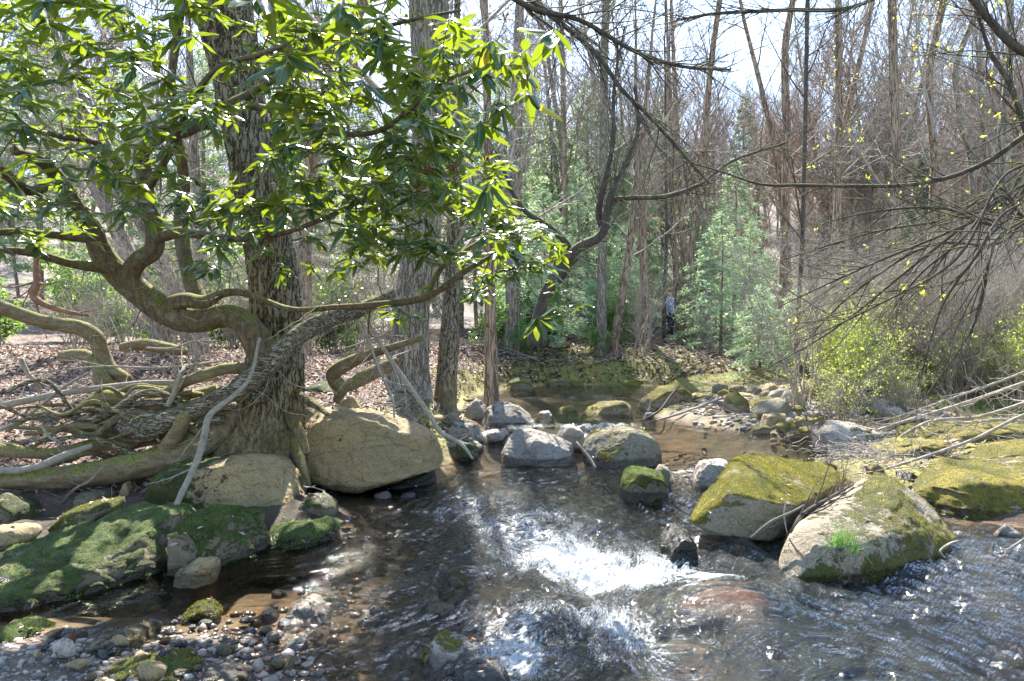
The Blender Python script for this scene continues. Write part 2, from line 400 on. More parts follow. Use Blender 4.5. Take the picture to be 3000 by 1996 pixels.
M_BARK_GREY = mat_bark('grey_bark', (0.11, 0.09, 0.065), (0.36, 0.31, 0.235), moss=0.1, sc=(24, 24, 3.5), tintvar='ridge', lichen=0.4)
M_BARK_BROWN = mat_bark('brown_bark', (0.13, 0.09, 0.06), (0.43, 0.31, 0.22), moss=0.0, sc=(16, 16, 2.2), tintvar='ridge', lichen=0.3)
M_BARK_DARK = mat_bark('dark_branch_bark', (0.05, 0.04, 0.032), (0.13, 0.105, 0.08), moss=0.25, sc=(40, 40, 10), lichen=0.3)
M_BARK_RHODO = mat_bark('rhododendron_bark', (0.06, 0.043, 0.027), (0.2, 0.15, 0.09), moss=0.5, mcol=(0.15, 0.145, 0.03), sc=(30, 30, 9), lichen=0.3)
M_ROOT = mat_bark('mossy_root_bark', (0.10, 0.075, 0.045), (0.28, 0.22, 0.13), moss=0.4, mcol=(0.2, 0.185, 0.05), sc=(4, 22, 22), lichen=0.3, bumpd=0.012)
M_SHAGGY = mat_bark('shaggy_grey_bark', (0.08, 0.062, 0.045), (0.38, 0.32, 0.24), moss=0.3, mcol=(0.15, 0.14, 0.04), sc=(7, 50, 50), lichen=0.2, tintvar='ridge', bumpd=0.015)
M_STICK = mat_bark('pale_dead_stick', (0.2, 0.17, 0.13), (0.42, 0.37, 0.3), sc=(30, 30, 30), lichen=0.3)
M_TWIG = mat_bark('twig_bark', (0.24, 0.2, 0.16), (0.48, 0.42, 0.36), sc=(20, 20, 20))
M_TWIG_DK = mat_bark('dark_twig_bark', (0.045, 0.037, 0.034), (0.12, 0.095, 0.08), sc=(30, 30, 30))
M_TWIG_RED = mat_bark('reddish_twig_bark', (0.16, 0.08, 0.045), (0.33, 0.19, 0.12), sc=(20, 20, 20))
M_LEAF = mat_leaf('rhododendron_leaf', (0.010, 0.048, 0.026), (0.022, 0.075, 0.03), (0.33, 0.43, 0.012), tmix=0.34, rough=0.27, spec=0.9, vein=True, back=(0.14, 0.2, 0.06))
M_LEAF_OLD = mat_leaf('yellowed_leaf', (0.4, 0.33, 0.04), (0.5, 0.4, 0.05), (0.8, 0.7, 0.05), tmix=0.5, vein=True)
M_NEEDLE = mat_leaf('hemlock_needles', (0.3, 0.42, 0.26), (0.42, 0.54, 0.34), (0.55, 0.72, 0.38), tmix=0.5, rough=0.5)
M_NEEDLE_FAR = mat_leaf('far_pine_needles', (0.17, 0.26, 0.14), (0.25, 0.35, 0.19), (0.5, 0.65, 0.3), tmix=0.45, rough=0.5)
M_NEEDLE_DK = mat_leaf('dark_pine_needles', (0.04, 0.08, 0.05), (0.06, 0.11, 0.06), (0.1, 0.2, 0.08), tmix=0.4, rough=0.5)
M_BUD = mat_leaf('spring_buds', (0.3, 0.38, 0.06), (0.4, 0.45, 0.08), (0.6, 0.72, 0.1), tmix=0.5, rough=0.5)
M_BUD_Y = mat_leaf('yellow_spring_leaf', (0.55, 0.48, 0.05), (0.5, 0.5, 0.06), (0.8, 0.75, 0.08), tmix=0.5, rough=0.5)
M_SHRUBLEAF = mat_leaf('evergreen_shrub_leaf', (0.05, 0.13, 0.045), (0.09, 0.18, 0.05), (0.35, 0.55, 0.06), tmix=0.35, rough=0.25, spec=0.6)
M_GRASS = mat_leaf('grass_blade', (0.05, 0.15, 0.04), (0.09, 0.2, 0.05), (0.1, 0.26, 0.04), tmix=0.5, rough=0.4)
M_MOSSTUFT = mat_leaf('moss_tuft', (0.14, 0.13, 0.02), (0.3, 0.25, 0.035), (0.35, 0.33, 0.05), tmix=0.3, rough=0.8, spec=0.1)
M_MOSSTUFT_G = mat_leaf('green_moss_tuft', (0.07, 0.09, 0.022), (0.17, 0.26, 0.04), (0.2, 0.35, 0.05), tmix=0.3, rough=0.8, spec=0.1)
M_SEED = mat_bark('seed_capsule', (0.12, 0.035, 0.015), (0.25, 0.09, 0.04), sc=(40, 40, 40))

def litter_mat():
    N = NT('leaf_litter'); t = N.attr('tint').outputs['Fac']
    c = N.cramp(t, [(0.0, (0.05, 0.03, 0.022)), (0.3, (0.12, 0.07, 0.048)), (0.55, (0.21, 0.13, 0.09)), (0.8, (0.34, 0.245, 0.18)), (0.95, (0.52, 0.43, 0.36)), (1.0, (0.38, 0.14, 0.05))])
    return N.done(N.n('MixShader', {0: 0.2, 1: N.bsdf(Base_Color=c, Roughness=0.6).outputs[0], 2: N.n('BsdfTranslucent', {'Color': c}).outputs[0]}))
M_LITTER = litter_mat()
def gravel_mat():
    N = NT('gravel_mix'); t = N.attr('tint').outputs['Fac']
    c = N.cramp(t, [(0.0, (0.12, 0.11, 0.1)), (0.3, (0.24, 0.2, 0.16)), (0.55, (0.36, 0.3, 0.24)), (0.75, (0.42, 0.36, 0.3)), (0.88, (0.36, 0.17, 0.08)), (1.0, (0.5, 0.46, 0.42))])
    z = N.n('SeparateXYZ', {0: N.pos()}).outputs[2]; w = N.ramp(z, 0.0, 0.04, 1, 0)
    c = N.mix(w, c, N.n('Mix', {0: 1.0, 6: c, 7: (0.5, 0.45, 0.4, 1)}, data_type='RGBA', blend_type='MULTIPLY').outputs[2])
    return N.done(N.bsdf(Base_Color=c, Roughness=N.ramp(w, 0, 1, 0.8, 0.2), Normal=N.bump(N.noise(60), 0.4, 0.006)))
M_GRAVEL = gravel_mat()

def ground_mat():
    N = NT('forest_floor')
    bed = N.attr('bed').outputs['Fac']; gv = N.attr('gravelly').outputs['Fac']
    n1 = N.noise(1.3, detail=4); n2 = N.noise(11, detail=6, rough=0.7); n3 = N.noise(45, detail=5, rough=0.75)
    lit = N.cramp(n3, [(0.3, (0.05, 0.03, 0.022)), (0.5, (0.17, 0.105, 0.075)), (0.62, (0.3, 0.21, 0.155)), (0.75, (0.45, 0.35, 0.28))])
    soil = N.mix(N.ramp(n2, 0.42, 0.6), lit, (0.07, 0.048, 0.03)); soil = N.mix(N.attr('mud').outputs['Fac'], soil, N.mix(n2, (0.03, 0.022, 0.014), (0.1, 0.075, 0.04)))
    moss = N.mix(N.ramp(N.noise(30, detail=5), 0.4, 0.65), (0.24, 0.21, 0.04), (0.09, 0.1, 0.02))
    flat = N.ramp(N.math('ADD', N.math('MULTIPLY', N.noise(2.1, detail=5, rough=0.65), 1.0), N.math('MULTIPLY', N.attr('mossy').outputs['Fac'], 0.5)), 0.66, 0.76)
    col = N.mix(flat, soil, moss)
    gr = N.cramp(N.noise(26, detail=5, rough=0.8), [(0.3, (0.09, 0.075, 0.06)), (0.5, (0.2, 0.16, 0.12)), (0.7, (0.34, 0.28, 0.22))])
    col = N.mix(gv, col, gr)
    vb = N.n('TexVoronoi', {'Vector': N.pos(), 'Scale': 14.0, 'Randomness': 1.0}); vcol = N.n('SeparateXYZ', {0: vb.outputs[1]}).outputs[0]
    bedc = N.cramp(vcol, [(0.0, (0.16, 0.11, 0.06)), (0.3, (0.3, 0.2, 0.1)), (0.55, (0.48, 0.27, 0.11)), (0.75, (0.32, 0.26, 0.18)), (1.0, (0.5, 0.22, 0.08))])
    bedc = N.mix(N.ramp(n2, 0.35, 0.65), bedc, (0.19, 0.125, 0.06))
    bedc = N.mix(N.ramp(N.noise(0.7, detail=3), 0.45, 0.6, 0, 0.75), bedc, (0.14, 0.12, 0.07))
    bedc = N.n('Mix', {0: 1.0, 6: bedc, 7: (0.62, 0.58, 0.52, 1)}, data_type='RGBA', blend_type='MULTIPLY').outputs[2]
    col = N.mix(bed, col, bedc)
    far = N.attr('far').outputs['Fac']
    col = N.mix(far, col, N.mix(N.ramp(N.noise(0.35, detail=6, rough=0.7), 0.35, 0.65), (0.17, 0.14, 0.11), (0.11, 0.09, 0.07)))
    wz = N.ramp(N.n('SeparateXYZ', {0: N.pos()}).outputs[2], 0.03, 0.10, 1.0, 0.0)
    col = N.mix(N.math('MULTIPLY', wz, N.math('SUBTRACT', 1.0, bed)), col, N.n('Mix', {0: 1.0, 6: col, 7: (0.45, 0.4, 0.34, 1)}, data_type='RGBA', blend_type='MULTIPLY').outputs[2])
    return N.done(N.bsdf(Base_Color=col, Roughness=0.85, Normal=N.bump(N.math('ADD', n3, N.math('MULTIPLY', n2, 2)), 0.8, 0.02)))
M_GROUND = ground_mat()

def water_mat():
    N = NT('stream_water')
    fl = N.attr('flow').outputs['Vector']
    ag = N.attr('agit').outputs['Fac']; fo = N.attr('foam').outputs['Fac']
    a = N.noise(1.0, N.scale((26, 5.5, 1), fl), detail=5, rough=0.62, dist=0.6)
    b = N.noise(1.0, N.scale((80, 26, 1), fl), detail=4, rough=0.7, dist=0.8)
    c = N.noise(1.0, N.scale((9, 3.5, 1), fl), detail=3, rough=0.5, dist=0.4)
    h = N.math('ADD', N.math('MULTIPLY', a, 0.9), N.math('MULTIPLY', b, 0.40))
    h = N.math('ADD', h, N.math('MULTIPLY', c, 1.2))
    nb = N.n('Bump', {'Height': h, 'Strength': N.ramp(ag, 0.08, 0.6, 0.08, 1.0), 'Distance': 0.04}).outputs[0]
    fr = N.n('Fresnel', {'IOR': 1.38, 'Normal': nb})
    frm = N.ramp(fr.outputs[0], 0.0, 1.0, 0.015, 1.0)
    depth = N.attr('depth').outputs['Fac']
    tcol = N.mix(N.ramp(depth, 0.0, 0.32), (0.98, 0.95, 0.9), (0.36, 0.38, 0.36))
    tr = N.n('BsdfTransparent', {'Color': tcol})
    gl = N.n('BsdfAnisotropic', {'Color': (1, 1, 1), 'Roughness': 0.07, 'Normal': nb})
    body = N.n('BsdfDiffuse', {'Color': (0.13, 0.15, 0.14), 'Normal': nb})
    tb = N.n('MixShader', {0: N.ramp(ag, 0.4, 1, 0.0, 0.16), 1: tr.outputs[0], 2: body.outputs[0]})
    w = N.n('MixShader', {0: frm, 1: tb.outputs[0], 2: gl.outputs[0]})
    # bubbles: lacework of foam strands along the flow
    wv = N.noise(1.0, N.scale((13, 6, 1), fl), detail=7, rough=0.72, dist=1.6)
    r = N.math('SUBTRACT', 1.0, N.math('MULTIPLY', N.math('ABSOLUTE', N.math('SUBTRACT', wv, 0.5)), 5.0))
    sp = N.noise(1.0, N.scale((95, 42, 1), fl), detail=4, rough=0.85)
    m = N.math('ADD', N.math('MULTIPLY', r, 0.42), N.math('MULTIPLY', sp, 1.35))
    fm = N.ramp(N.math('ADD', m, N.math('MULTIPLY', N.math('SUBTRACT', fo, 0.5), 0.85)), 0.98, 1.3, 0.0, 0.8)
    fm = N.math('MULTIPLY', fm, N.ramp(fo, 0.02, 0.2))
    foam = N.n('MixShader', {0: 0.25, 1: N.bsdf(Base_Color=(0.82, 0.87, 0.9), Roughness=0.35, Normal=nb).outputs[0], 2: N.n('BsdfTranslucent', {'Color': (0.8, 0.87, 0.9)}).outputs[0]})
    return N.done(N.n('MixShader', {0: fm, 1: w.outputs[0], 2: foam.outputs[0]}))
M_WATER = water_mat()

# ------------------------------------------------------------------ ground sheet
ys = np.concatenate([np.linspace(-5, 2.4, 14)[:-1], np.geomspace(2.4, 26, 330), np.geomspace(26, 260, 70)[1:]])
us = np.linspace(-1, 1, 400); us = us * 0.85 + 0.35 * us ** 3
X = us[None] * (3.0 + 0.92 * np.abs(ys))[:, None]; Y = np.repeat(ys[:, None], len(us), 1)
Z = ground(X, Y); SDG = poly_sd(X, Y)
idx = np.arange(X.size).reshape(X.shape)
Fq = np.stack([idx[:-1, :-1], idx[:-1, 1:], idx[1:, 1:], idx[1:, :-1]], -1).reshape(-1, 4)
pn = np.stack([X, Y, 0 * X], -1)
gravelly = smooth(-2.6, -0.2, SDG + 0.8 * fbm(pn * 0.8, 3)) * ((X > 0.5) & (Y > 8.8) & (Y < 11.5)) * 0.8
gravelly = np.maximum(gravelly, ((Y < 3.75) & (X < -0.5)) * 0.9)
mossy = np.clip(smooth(-1.6, -0.1, SDG) * (X < 0.6) * (Y > 7.2) * 0.75 - 0.8 * (X < 0) * (Y < 7.2) + 0.62 * ((X > 0) & (Y > 6) & (Y < 21)), 0, 1)
me = make_mesh('ground', np.stack([X, Y, Z], -1).reshape(-1, 3), [Fq], [M_GROUND], True,
               {'bed': smooth(-0.12, 0.04, SDG).ravel(), 'gravelly': gravelly.ravel(), 'mossy': mossy.ravel(), 'far': smooth(24, 40, Y).ravel(), 'mud': (smooth(-1.9, -0.9, SDG) * (X < 0) * smooth(3.7, 3.9, Y) * smooth(7.6, 6.8, Y)).ravel()})
o = link('ground', me); o['kind'] = 'structure'

# ------------------------------------------------------------------ water sheet
ys = np.concatenate([np.linspace(-3.5, 2.3, 16)[:-1], np.geomspace(2.3, 19.5, 560)])
us = np.linspace(-1, 1, 520)
X = us[None] * (1.6 + 0.80 * np.abs(ys))[:, None]; Y = np.repeat(ys[:, None], len(us), 1)
SD = poly_sd(X, Y)
def blob(px, py, rx, ry, z=0.0):
    g = G(px, py, z); return np.exp(-(((X - g[0]) / rx) ** 2 + ((Y - g[1]) / ry) ** 2))
foam = 0.95 * blob(1840, 1690, .34, .34) + 0.85 * blob(1680, 1640, .42, .42) + 0.5 * blob(1560, 1560, .5, .6) + 0.36 * blob(1430, 1480, .6, .8)
foam += 0.62 * blob(1650, 1950, .42, .30) + 0.65 * blob(1880, 1860, .25, .3) + 0.5 * blob(1500, 1820, .4, .2) + 0.5 * blob(1930, 1960, .2, .3)
foam += 0.6 * blob(1780, 1790, .25, .2) + 0.5 * blob(1400, 1900, .5, .3) + 0.35 * blob(2100, 1730, .25, .12) + 0.30 * blob(2150, 1880, .25, .2) + 0.45 * blob(1200, 1720, .35, .2) * 0.5 + 0.3 * blob(1500, 1380, .7, .5)
foam += 0.95 * blob(1600, 1262, .9, .32, .06) * (Y < 10.6) + 0.6 * blob(1800, 1262, .4, .25, .06) + 0.45 * blob(1650, 1165, 1.8, .7, .13) + 0.3 * blob(2050, 1500, .15, .2) + .25 * blob(2300, 1790, .3, .2) + .22 * blob(2600, 1900, .5, .2)
foam = foam + 0.16 * smooth(8.5, 6.5, Y) * smooth(-1.2, -0.3, X); foam = foam * (1 - 0.3 * smooth(4.0, 3.6, Y)); foam = np.clip(foam * (0.82 + 0.6 * fbm(np.stack([X * 3.5, Y * 2.5, 0 * X], -1), 4)), 0, 0.8)
agit = np.clip(foam * 1.3 + 0.6 * smooth(0.5, 1.2, X) * smooth(5.2, 4.6, Y) + 0.35 * smooth(8.5, 6.0, Y) * smooth(-1.6, -0.5, X) + 0.12, 0, 1)
Kf = -0.35 + 0.95 * smooth(0.6, 1.6, X)
wx = X + Kf * (Y - 4.6)
pw_ = np.stack([X, Y, 0 * X], -1)
warp = 0.30 * fbm(pw_ * 1.1, 3) + 0.10 * fbm(pw_ * 3.3, 3)
T_ = wx + warp; S_ = Y + 0.25 * fbm(pw_ * 0.9 + 40, 3)
fl = np.stack([T_, S_, 0 * T_], -1)
w1 = fbm(fl * np.array([5.5, 1.9, 1]), 3); w2 = ridged(fl * np.array([13, 4.2, 1]) + 3, 3); w3 = fbm(fl * np.array([30, 11, 1]), 3)
dzw = (0.005 + 0.075 * agit) * (0.75 * w1 + 0.22 * (w2 - 0.3) + 0.25 * w3)
edge = smooth(-0.02, 0.12, SD)
dzw = dzw * 1.25
Zw = H_level(X, Y) + dzw * (0.25 + 0.75 * edge) * smooth(0, 0.05, SD + 0.05)
depth = np.clip(Zw - ground(X, Y), 0, 0.5) * (1 - 0.9 * np.exp(-(((X - 1.17) / 0.42) ** 2 + ((Y - 3.86) / 0.35) ** 2)))
keepv = SD > -0.22
keepv &= ~((Y < 3.9) & (X < -3.2))
idx = np.arange(X.size).reshape(X.shape)
Fq = np.stack([idx[:-1, :-1], idx[:-1, 1:], idx[1:, 1:], idx[1:, :-1]], -1).reshape(-1, 4)
Fq = Fq[keepv.ravel()[Fq].all(1)]
used = np.zeros(X.size, bool); used[Fq.ravel()] = True; remap = np.cumsum(used) - 1
V = np.stack([X, Y, Zw], -1).reshape(-1, 3)[used]
me = make_mesh('water', V, [remap[Fq]], [M_WATER], True, {'foam': foam.ravel()[used], 'agit': agit.ravel()[used], 'depth': depth.ravel()[used], 'flow': fl.reshape(-1, 3)[used]})
o = link('water', me); o['kind'] = 'structure'
# ------------------------------------------------------------------ boulders
import bmesh
_ico = {}
def ico(sub):
    if sub not in _ico:
        bm = bmesh.new(); bmesh.ops.create_icosphere(bm, subdivisions=sub, radius=1.0)
        bm.verts.ensure_lookup_table()
        V = np.array([v.co[:] for v in bm.verts]); F = np.array([[v.index for v in f.verts] for f in bm.faces]); bm.free()
        _ico[sub] = (V / np.linalg.norm(V, axis=1, keepdims=True), F)
    return _ico[sub]
def hull_planes(pts):
    bm = bmesh.new()
    for p in pts: bm.verts.new(p)
    r = bmesh.ops.convex_hull(bm, input=bm.verts)
    bmesh.ops.delete(bm, geom=[g for g in set(r['geom_interior'] + r['geom_unused']) if isinstance(g, bmesh.types.BMVert)], context='VERTS')
    bmesh.ops.recalc_face_normals(bm, faces=bm.faces)
    pl = []
    for f in bm.faces:
        if f.calc_area() > 1e-7: pl.append((np.array(f.normal[:]), float(np.dot(f.normal, f.verts[0].co))))
    bm.free(); return pl
def vnormals(V, F):
    n = np.cross(V[F[:, 1]] - V[F[:, 0]], V[F[:, 2]] - V[F[:, 0]])
    out = np.zeros_like(V)
    for k in range(3):
        for c in range(3): out[:, c] += np.bincount(F[:, k], n[:, c], len(V))
    return out / (np.linalg.norm(out, axis=1, keepdims=True) + 1e-12)
def rock_mesh(name, pts, mat, sub=5, p=44, amp=0.05, moss=0.0, moss_side=0.55, seed=0.0, strata=0.0, fine=1.0, mossfn=None, lump=1.0, cuts=7, chip=1.5):
    pts = np.asarray(pts, float); lo, hi = pts.min(0), pts.max(0)
    c = 0.5 * (lo + hi) * 0.5 + 0.5 * pts.mean(0); size = float((hi - lo).mean())
    D, F = ico(sub); half = np.maximum((hi - lo) / 2, 1e-3)
    D = D * half; D = D / np.linalg.norm(D, axis=1, keepdims=True)
    acc = np.zeros(len(D)); pls = hull_planes(pts - c)
    for n, d in pls:
        d = max(d, 0.03 * size); acc += np.maximum((D @ n) / d, 0) ** p
    r = acc ** (-1 / p); V = D * r[:, None]
    rs = np.random.default_rng(int(seed * 100) + 5)
    for k in range(cuts):                                   # broken faces
        n = rs.normal(size=3); n[2] = abs(n[2]) * 0.6; n /= np.linalg.norm(n)
        h = (V @ n); lim = h.max() * rs.uniform(0.8, 0.95); ov = np.maximum(h - lim, 0); V = V - ov[:, None] * n * 0.93
    W = V + c + seed
    N_ = vnormals(V, F)
    s = size
    d = amp * s * (1.0 * fbm(W / s * 2.0, 3) + 0.35 * fbm(W / s * 6, 4)) * lump
    rr = ridged(np.stack([W[:, 0], W[:, 1], W[:, 2] * 2.2], 1) / s * 2.6 + 3, 3)
    d -= amp * s * 0.5 * np.maximum(rr - 0.55, 0) * 2
    st = fbm(W / s * 3.3 + 11, 4); d += amp * s * 0.5 * (np.floor(st * 4) / 4 + 0.25 * smooth(0.6, 1.0, (st * 4) % 1.0) - st) * 1.6 * chip
    d += 0.006 * fine * fbm(W * 18, 4) + 0.003 * fine * fbm(W * 55, 3)
    if strata: 
        sz = (W[:, 2] + 0.18 * W[:, 0] + 0.08 * fbm(W * 1.5, 3)) / strata
        d += amp * s * 0.25 * (np.abs((sz % 1.0) - 0.5) * 2 - 0.5) * (0.6 + 0.4 * fbm(W * 2, 2))
    V = V + N_ * d[:, None]; N_ = vnormals(V, F)
    if mossfn is not None: m = mossfn(V + c, N_)
    else: m = moss * 1.4 * smooth(-0.05, moss_side, N_[:, 2]) + 0.9 * (fbm(W * 2.6, 5)) * moss - 0.15
    m = np.clip(m, 0, 1) * 0.86
    lumpm = np.maximum(m - 0.35, 0)
    V = V + N_ * (lumpm * (0.018 + 0.022 * fbm(W * 9, 2) + 0.016 * fbm(W * 22, 3) + 0.008 * fbm(W * 60, 2)))[:, None]
    return V, F, m, c, N_
def tufts(V, F, m, n, h=(0.004, 0.013), up=0.5, w=0.0022, thr=0.55):
    tri = V[F]; a = np.linalg.norm(np.cross(tri[:, 1] - tri[:, 0], tri[:, 2] - tri[:, 0]), axis=1)
    mm = m[F].mean(1); a = a * (mm > thr)
    if a.sum() <= 0: return None
    k = rng.choice(len(F), n, p=a / a.sum()); b = rng.dirichlet((1, 1, 1), n)
    p = (tri[k] * b[:, :, None]).sum(1)
    nn = np.cross(tri[k, 1] - tri[k, 0], tri[k, 2] - tri[k, 0]); nn /= np.linalg.norm(nn, axis=1, keepdims=True)
    dr = nn + np.array([0, 0, up]) + rng.normal(0, 0.45, (n, 3)); dr /= np.linalg.norm(dr, axis=1, keepdims=True)
    sd = np.cross(dr, rng.normal(size=(n, 3))); sd /= np.linalg.norm(sd, axis=1, keepdims=True)
    L = rng.uniform(*h, n)[:, None]; ww = w * rng.uniform(0.7, 1.8, n)[:, None]
    VV = np.stack([p - sd * ww - dr * .004, p + sd * ww - dr * .004, p + dr * L], 1).reshape(-1, 3)
    return VV, np.arange(3 * n).reshape(-1, 3), np.repeat(rng.random(n), 3)

ALL_BOULD = []
def boulder(name, label, out, mat, d=None, thick=0.4, extra=(), water=None, sub=5, cat='boulder', group=None, tuft=0, tmat=None, scale_in=0.72, deep=0.18, **kw):
    """out: outline (px, py[, depth]); a boulder as thick as it is deep in space, reaching below the water or soil"""
    o3 = [(q[0], q[1], q[2] if len(q) > 2 else d) for q in out]
    A = np.array([P(*q) for q in o3])
    for i, q in enumerate(o3):                              # nothing hangs below the water plane in front: bring it nearer
        if A[i, 2] < -0.04: A[i] = G(q[0], q[1], -0.04)
    c = A.mean(0)
    f = c + (A - c) * scale_in; f[:, 1] -= thick * 0.42
    b = c + (A - c) * scale_in; b[:, 1] += thick * 0.58
    pts = list(A) + list(f) + list(b) + [P(*e) for e in extra]
    pts = np.array(pts)
    zmin = A[:, 2].min(); lo = pts[pts[:, 2] < zmin + 0.25 * (A[:, 2].max() - zmin)].copy(); lo[:, 2] = min(zmin, lo[:, 2].min()) - deep; lo[:, :2] = c[:2] + (lo[:, :2] - c[:2]) * 1.12
    if deep > 0: pts = np.vstack([pts, lo])
    V, F, m, c, N_ = rock_mesh(name, pts, mat, sub=sub, **kw)
    loc = Vector((float(c[0]), float(c[1]), float(c[2] + V[:, 2].min())))
    me = make_mesh(name, V + c - np.array(loc), [F], [mat], True, {'moss': m})
    o = link(name, me, loc); tag(o, label, cat, group)
    if tuft:
        t = tufts(V + c, F, m, tuft)
        if t is not None:
            mo = make_mesh('moss', t[0] - np.array(loc), [t[1]], [tmat or M_MOSSTUFT], False, {'tint': t[2]})
            link('moss', mo, parent=o, stuff=True)
    ALL_BOULD.append((V + c, F)); return o

# -- the big tan boulder left of the current
boulder('boulder', 'big tan sandstone boulder overhanging dark water right of the oak roots', [(884, 1262), (905, 1215), (945, 1192), (1080, 1196), (1120, 1228), (1205, 1250), (1270, 1262), (1300, 1310), (1312, 1352), (1296, 1378), (1180, 1412), (1070, 1440), (950, 1436), (893, 1395)], M_TAN, d=7.1, thick=0.9,
        extra=[(1230, 1290, 6.75), (940, 1240, 6.75), (1080, 1230, 6.72)], sub=6, amp=0.036, chip=2.6, cuts=3, moss=0.12, seed=1.3, p=60, deep=0.0, scale_in=0.84, strata=0.0)
boulder('rock', 'small squarish tan block perched on top of the big tan boulder', [(985, 1205), (1000, 1172), (1035, 1158), (1050, 1170), (1062, 1205)], M_TAN, d=7.25, thick=0.25, sub=4, amp=0.03, seed=2.1, deep=0.02, cat='rock', p=30)
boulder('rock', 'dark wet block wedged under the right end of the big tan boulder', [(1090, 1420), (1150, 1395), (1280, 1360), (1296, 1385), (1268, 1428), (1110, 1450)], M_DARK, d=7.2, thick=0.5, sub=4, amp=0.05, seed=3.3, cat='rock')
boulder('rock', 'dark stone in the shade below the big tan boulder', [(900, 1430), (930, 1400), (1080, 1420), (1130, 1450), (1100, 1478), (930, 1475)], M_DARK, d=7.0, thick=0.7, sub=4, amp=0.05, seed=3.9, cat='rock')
boulder('rock', 'small grey stone at the waterline under the big tan boulder', [(1088, 1470), (1095, 1445), (1130, 1438), (1152, 1455), (1150, 1475)], M_GREY, d=6.5, thick=0.15, sub=3, amp=0.05, seed=4.3, deep=0.06, cat='rock')
boulder('rock', 'small flat stone left of a twin, in front of the big tan boulder', [(1162, 1468), (1175, 1448), (1215, 1440), (1222, 1458), (1205, 1472)], M_BLUE, d=6.5, thick=0.15, sub=3, amp=0.05, seed=4.9, deep=0.06, cat='rock')
# -- the slab below the oak
boulder('boulder', 'broad olive sandstone slab at the foot of the leaning oak, mossy at its left', [(425, 1420), (455, 1368), (520, 1345), (640, 1335), (700, 1325), (800, 1330), (838, 1352), (862, 1410), (905, 1452), (925, 1478), (890, 1508), (800, 1520), (690, 1500), (560, 1475), (440, 1470)], M_TAN, d=6.05, thick=0.75,
        sub=6, amp=0.035, seed=5.2, p=50, scale_in=0.8, tuft=9000, tmat=M_MOSSTUFT_G,
        mossfn=lambda W, N: 0.95 * smooth(-2.15, -2.7, W[:, 0] + 0.6 * fbm(W * 4, 4)) * smooth(0.7, 0.3, W[:, 2]) + 0.3 * fbm(W * 4, 3) + 0.15)
boulder('boulder', 'small olive block right of the broad slab at the water edge', [(870, 1470), (905, 1445), (950, 1455), (985, 1480), (985, 1525), (900, 1530)], M_BANK, d=5.8, thick=0.35, sub=4, amp=0.06, moss=0.5, seed=6.2, cat='rock')
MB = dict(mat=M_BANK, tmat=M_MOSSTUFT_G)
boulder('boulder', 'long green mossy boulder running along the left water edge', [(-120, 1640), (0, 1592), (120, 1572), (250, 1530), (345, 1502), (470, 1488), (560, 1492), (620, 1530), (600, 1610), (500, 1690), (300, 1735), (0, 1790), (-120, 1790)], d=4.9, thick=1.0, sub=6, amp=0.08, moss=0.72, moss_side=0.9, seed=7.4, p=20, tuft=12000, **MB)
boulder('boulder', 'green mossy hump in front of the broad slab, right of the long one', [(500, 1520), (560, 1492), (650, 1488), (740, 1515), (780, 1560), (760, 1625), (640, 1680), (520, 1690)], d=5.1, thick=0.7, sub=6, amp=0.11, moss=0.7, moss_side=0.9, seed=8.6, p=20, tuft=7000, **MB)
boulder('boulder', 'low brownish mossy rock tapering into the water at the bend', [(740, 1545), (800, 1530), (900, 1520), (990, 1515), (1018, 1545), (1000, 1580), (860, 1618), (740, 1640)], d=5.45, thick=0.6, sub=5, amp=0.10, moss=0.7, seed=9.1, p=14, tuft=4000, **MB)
boulder('rock', 'brown pointed stone leaning on the mossy hump', [(478, 1625), (490, 1572), (512, 1562), (560, 1590), (588, 1625), (560, 1655), (500, 1655)], M_BANK, d=4.55, thick=0.22, sub=4, amp=0.05, moss=0.3, seed=10.1, cat='rock', p=26)
boulder('rock', 'rounded tan stone sitting by the dark channel below the mossy hump', [(500, 1690), (508, 1655), (545, 1638), (630, 1634), (647, 1655), (640, 1690), (600, 1715), (515, 1725)], M_TAN, d=4.35, thick=0.28, sub=5, amp=0.04, seed=11.1, cat='rock', p=14, moss=0.15)
boulder('rock', 'tilted flat stone with yellow moss above the long mossy boulder', [(150, 1540), (180, 1505), (260, 1478), (345, 1462), (352, 1482), (335, 1505), (250, 1535), (170, 1555)], M_BANK, d=5.3, thick=0.4, sub=5, amp=0.05, moss=0.85, seed=12.4, cat='rock', tuft=2500, tmat=M_MOSSTUFT)
boulder('rock', 'bare tan slab poking in from the left edge above the long mossy boulder', [(-90, 1585), (-60, 1545), (60, 1540), (110, 1548), (115, 1565), (60, 1585), (-60, 1600)], M_TAN, d=4.9, thick=0.3, sub=4, amp=0.04, moss=0.1, seed=13.2, cat='rock')
boulder('rock', 'dark mossy rock in the hollow under the roots at far left', [(-80, 1520), (-60, 1470), (20, 1450), (80, 1480), (120, 1520), (60, 1545), (-60, 1550)], d=5.6, thick=0.4, sub=4, amp=0.08, moss=0.8, seed=14.2, cat='rock', **MB)
boulder('rock', 'small brown rock among others in the hollow under the roots', [(352, 1450), (360, 1415), (385, 1405), (395, 1440), (390, 1455)], M_TAN, d=6.1, thick=0.2, sub=4, amp=0.05, seed=15.2, cat='rock')
boulder('rock', 'flat brown stone lying in the hollow left of the broad slab', [(210, 1475), (225, 1445), (300, 1435), (325, 1450), (320, 1470)], M_BANK, d=5.9, thick=0.3, sub=4, amp=0.05, moss=0.4, seed=16.2, cat='rock')
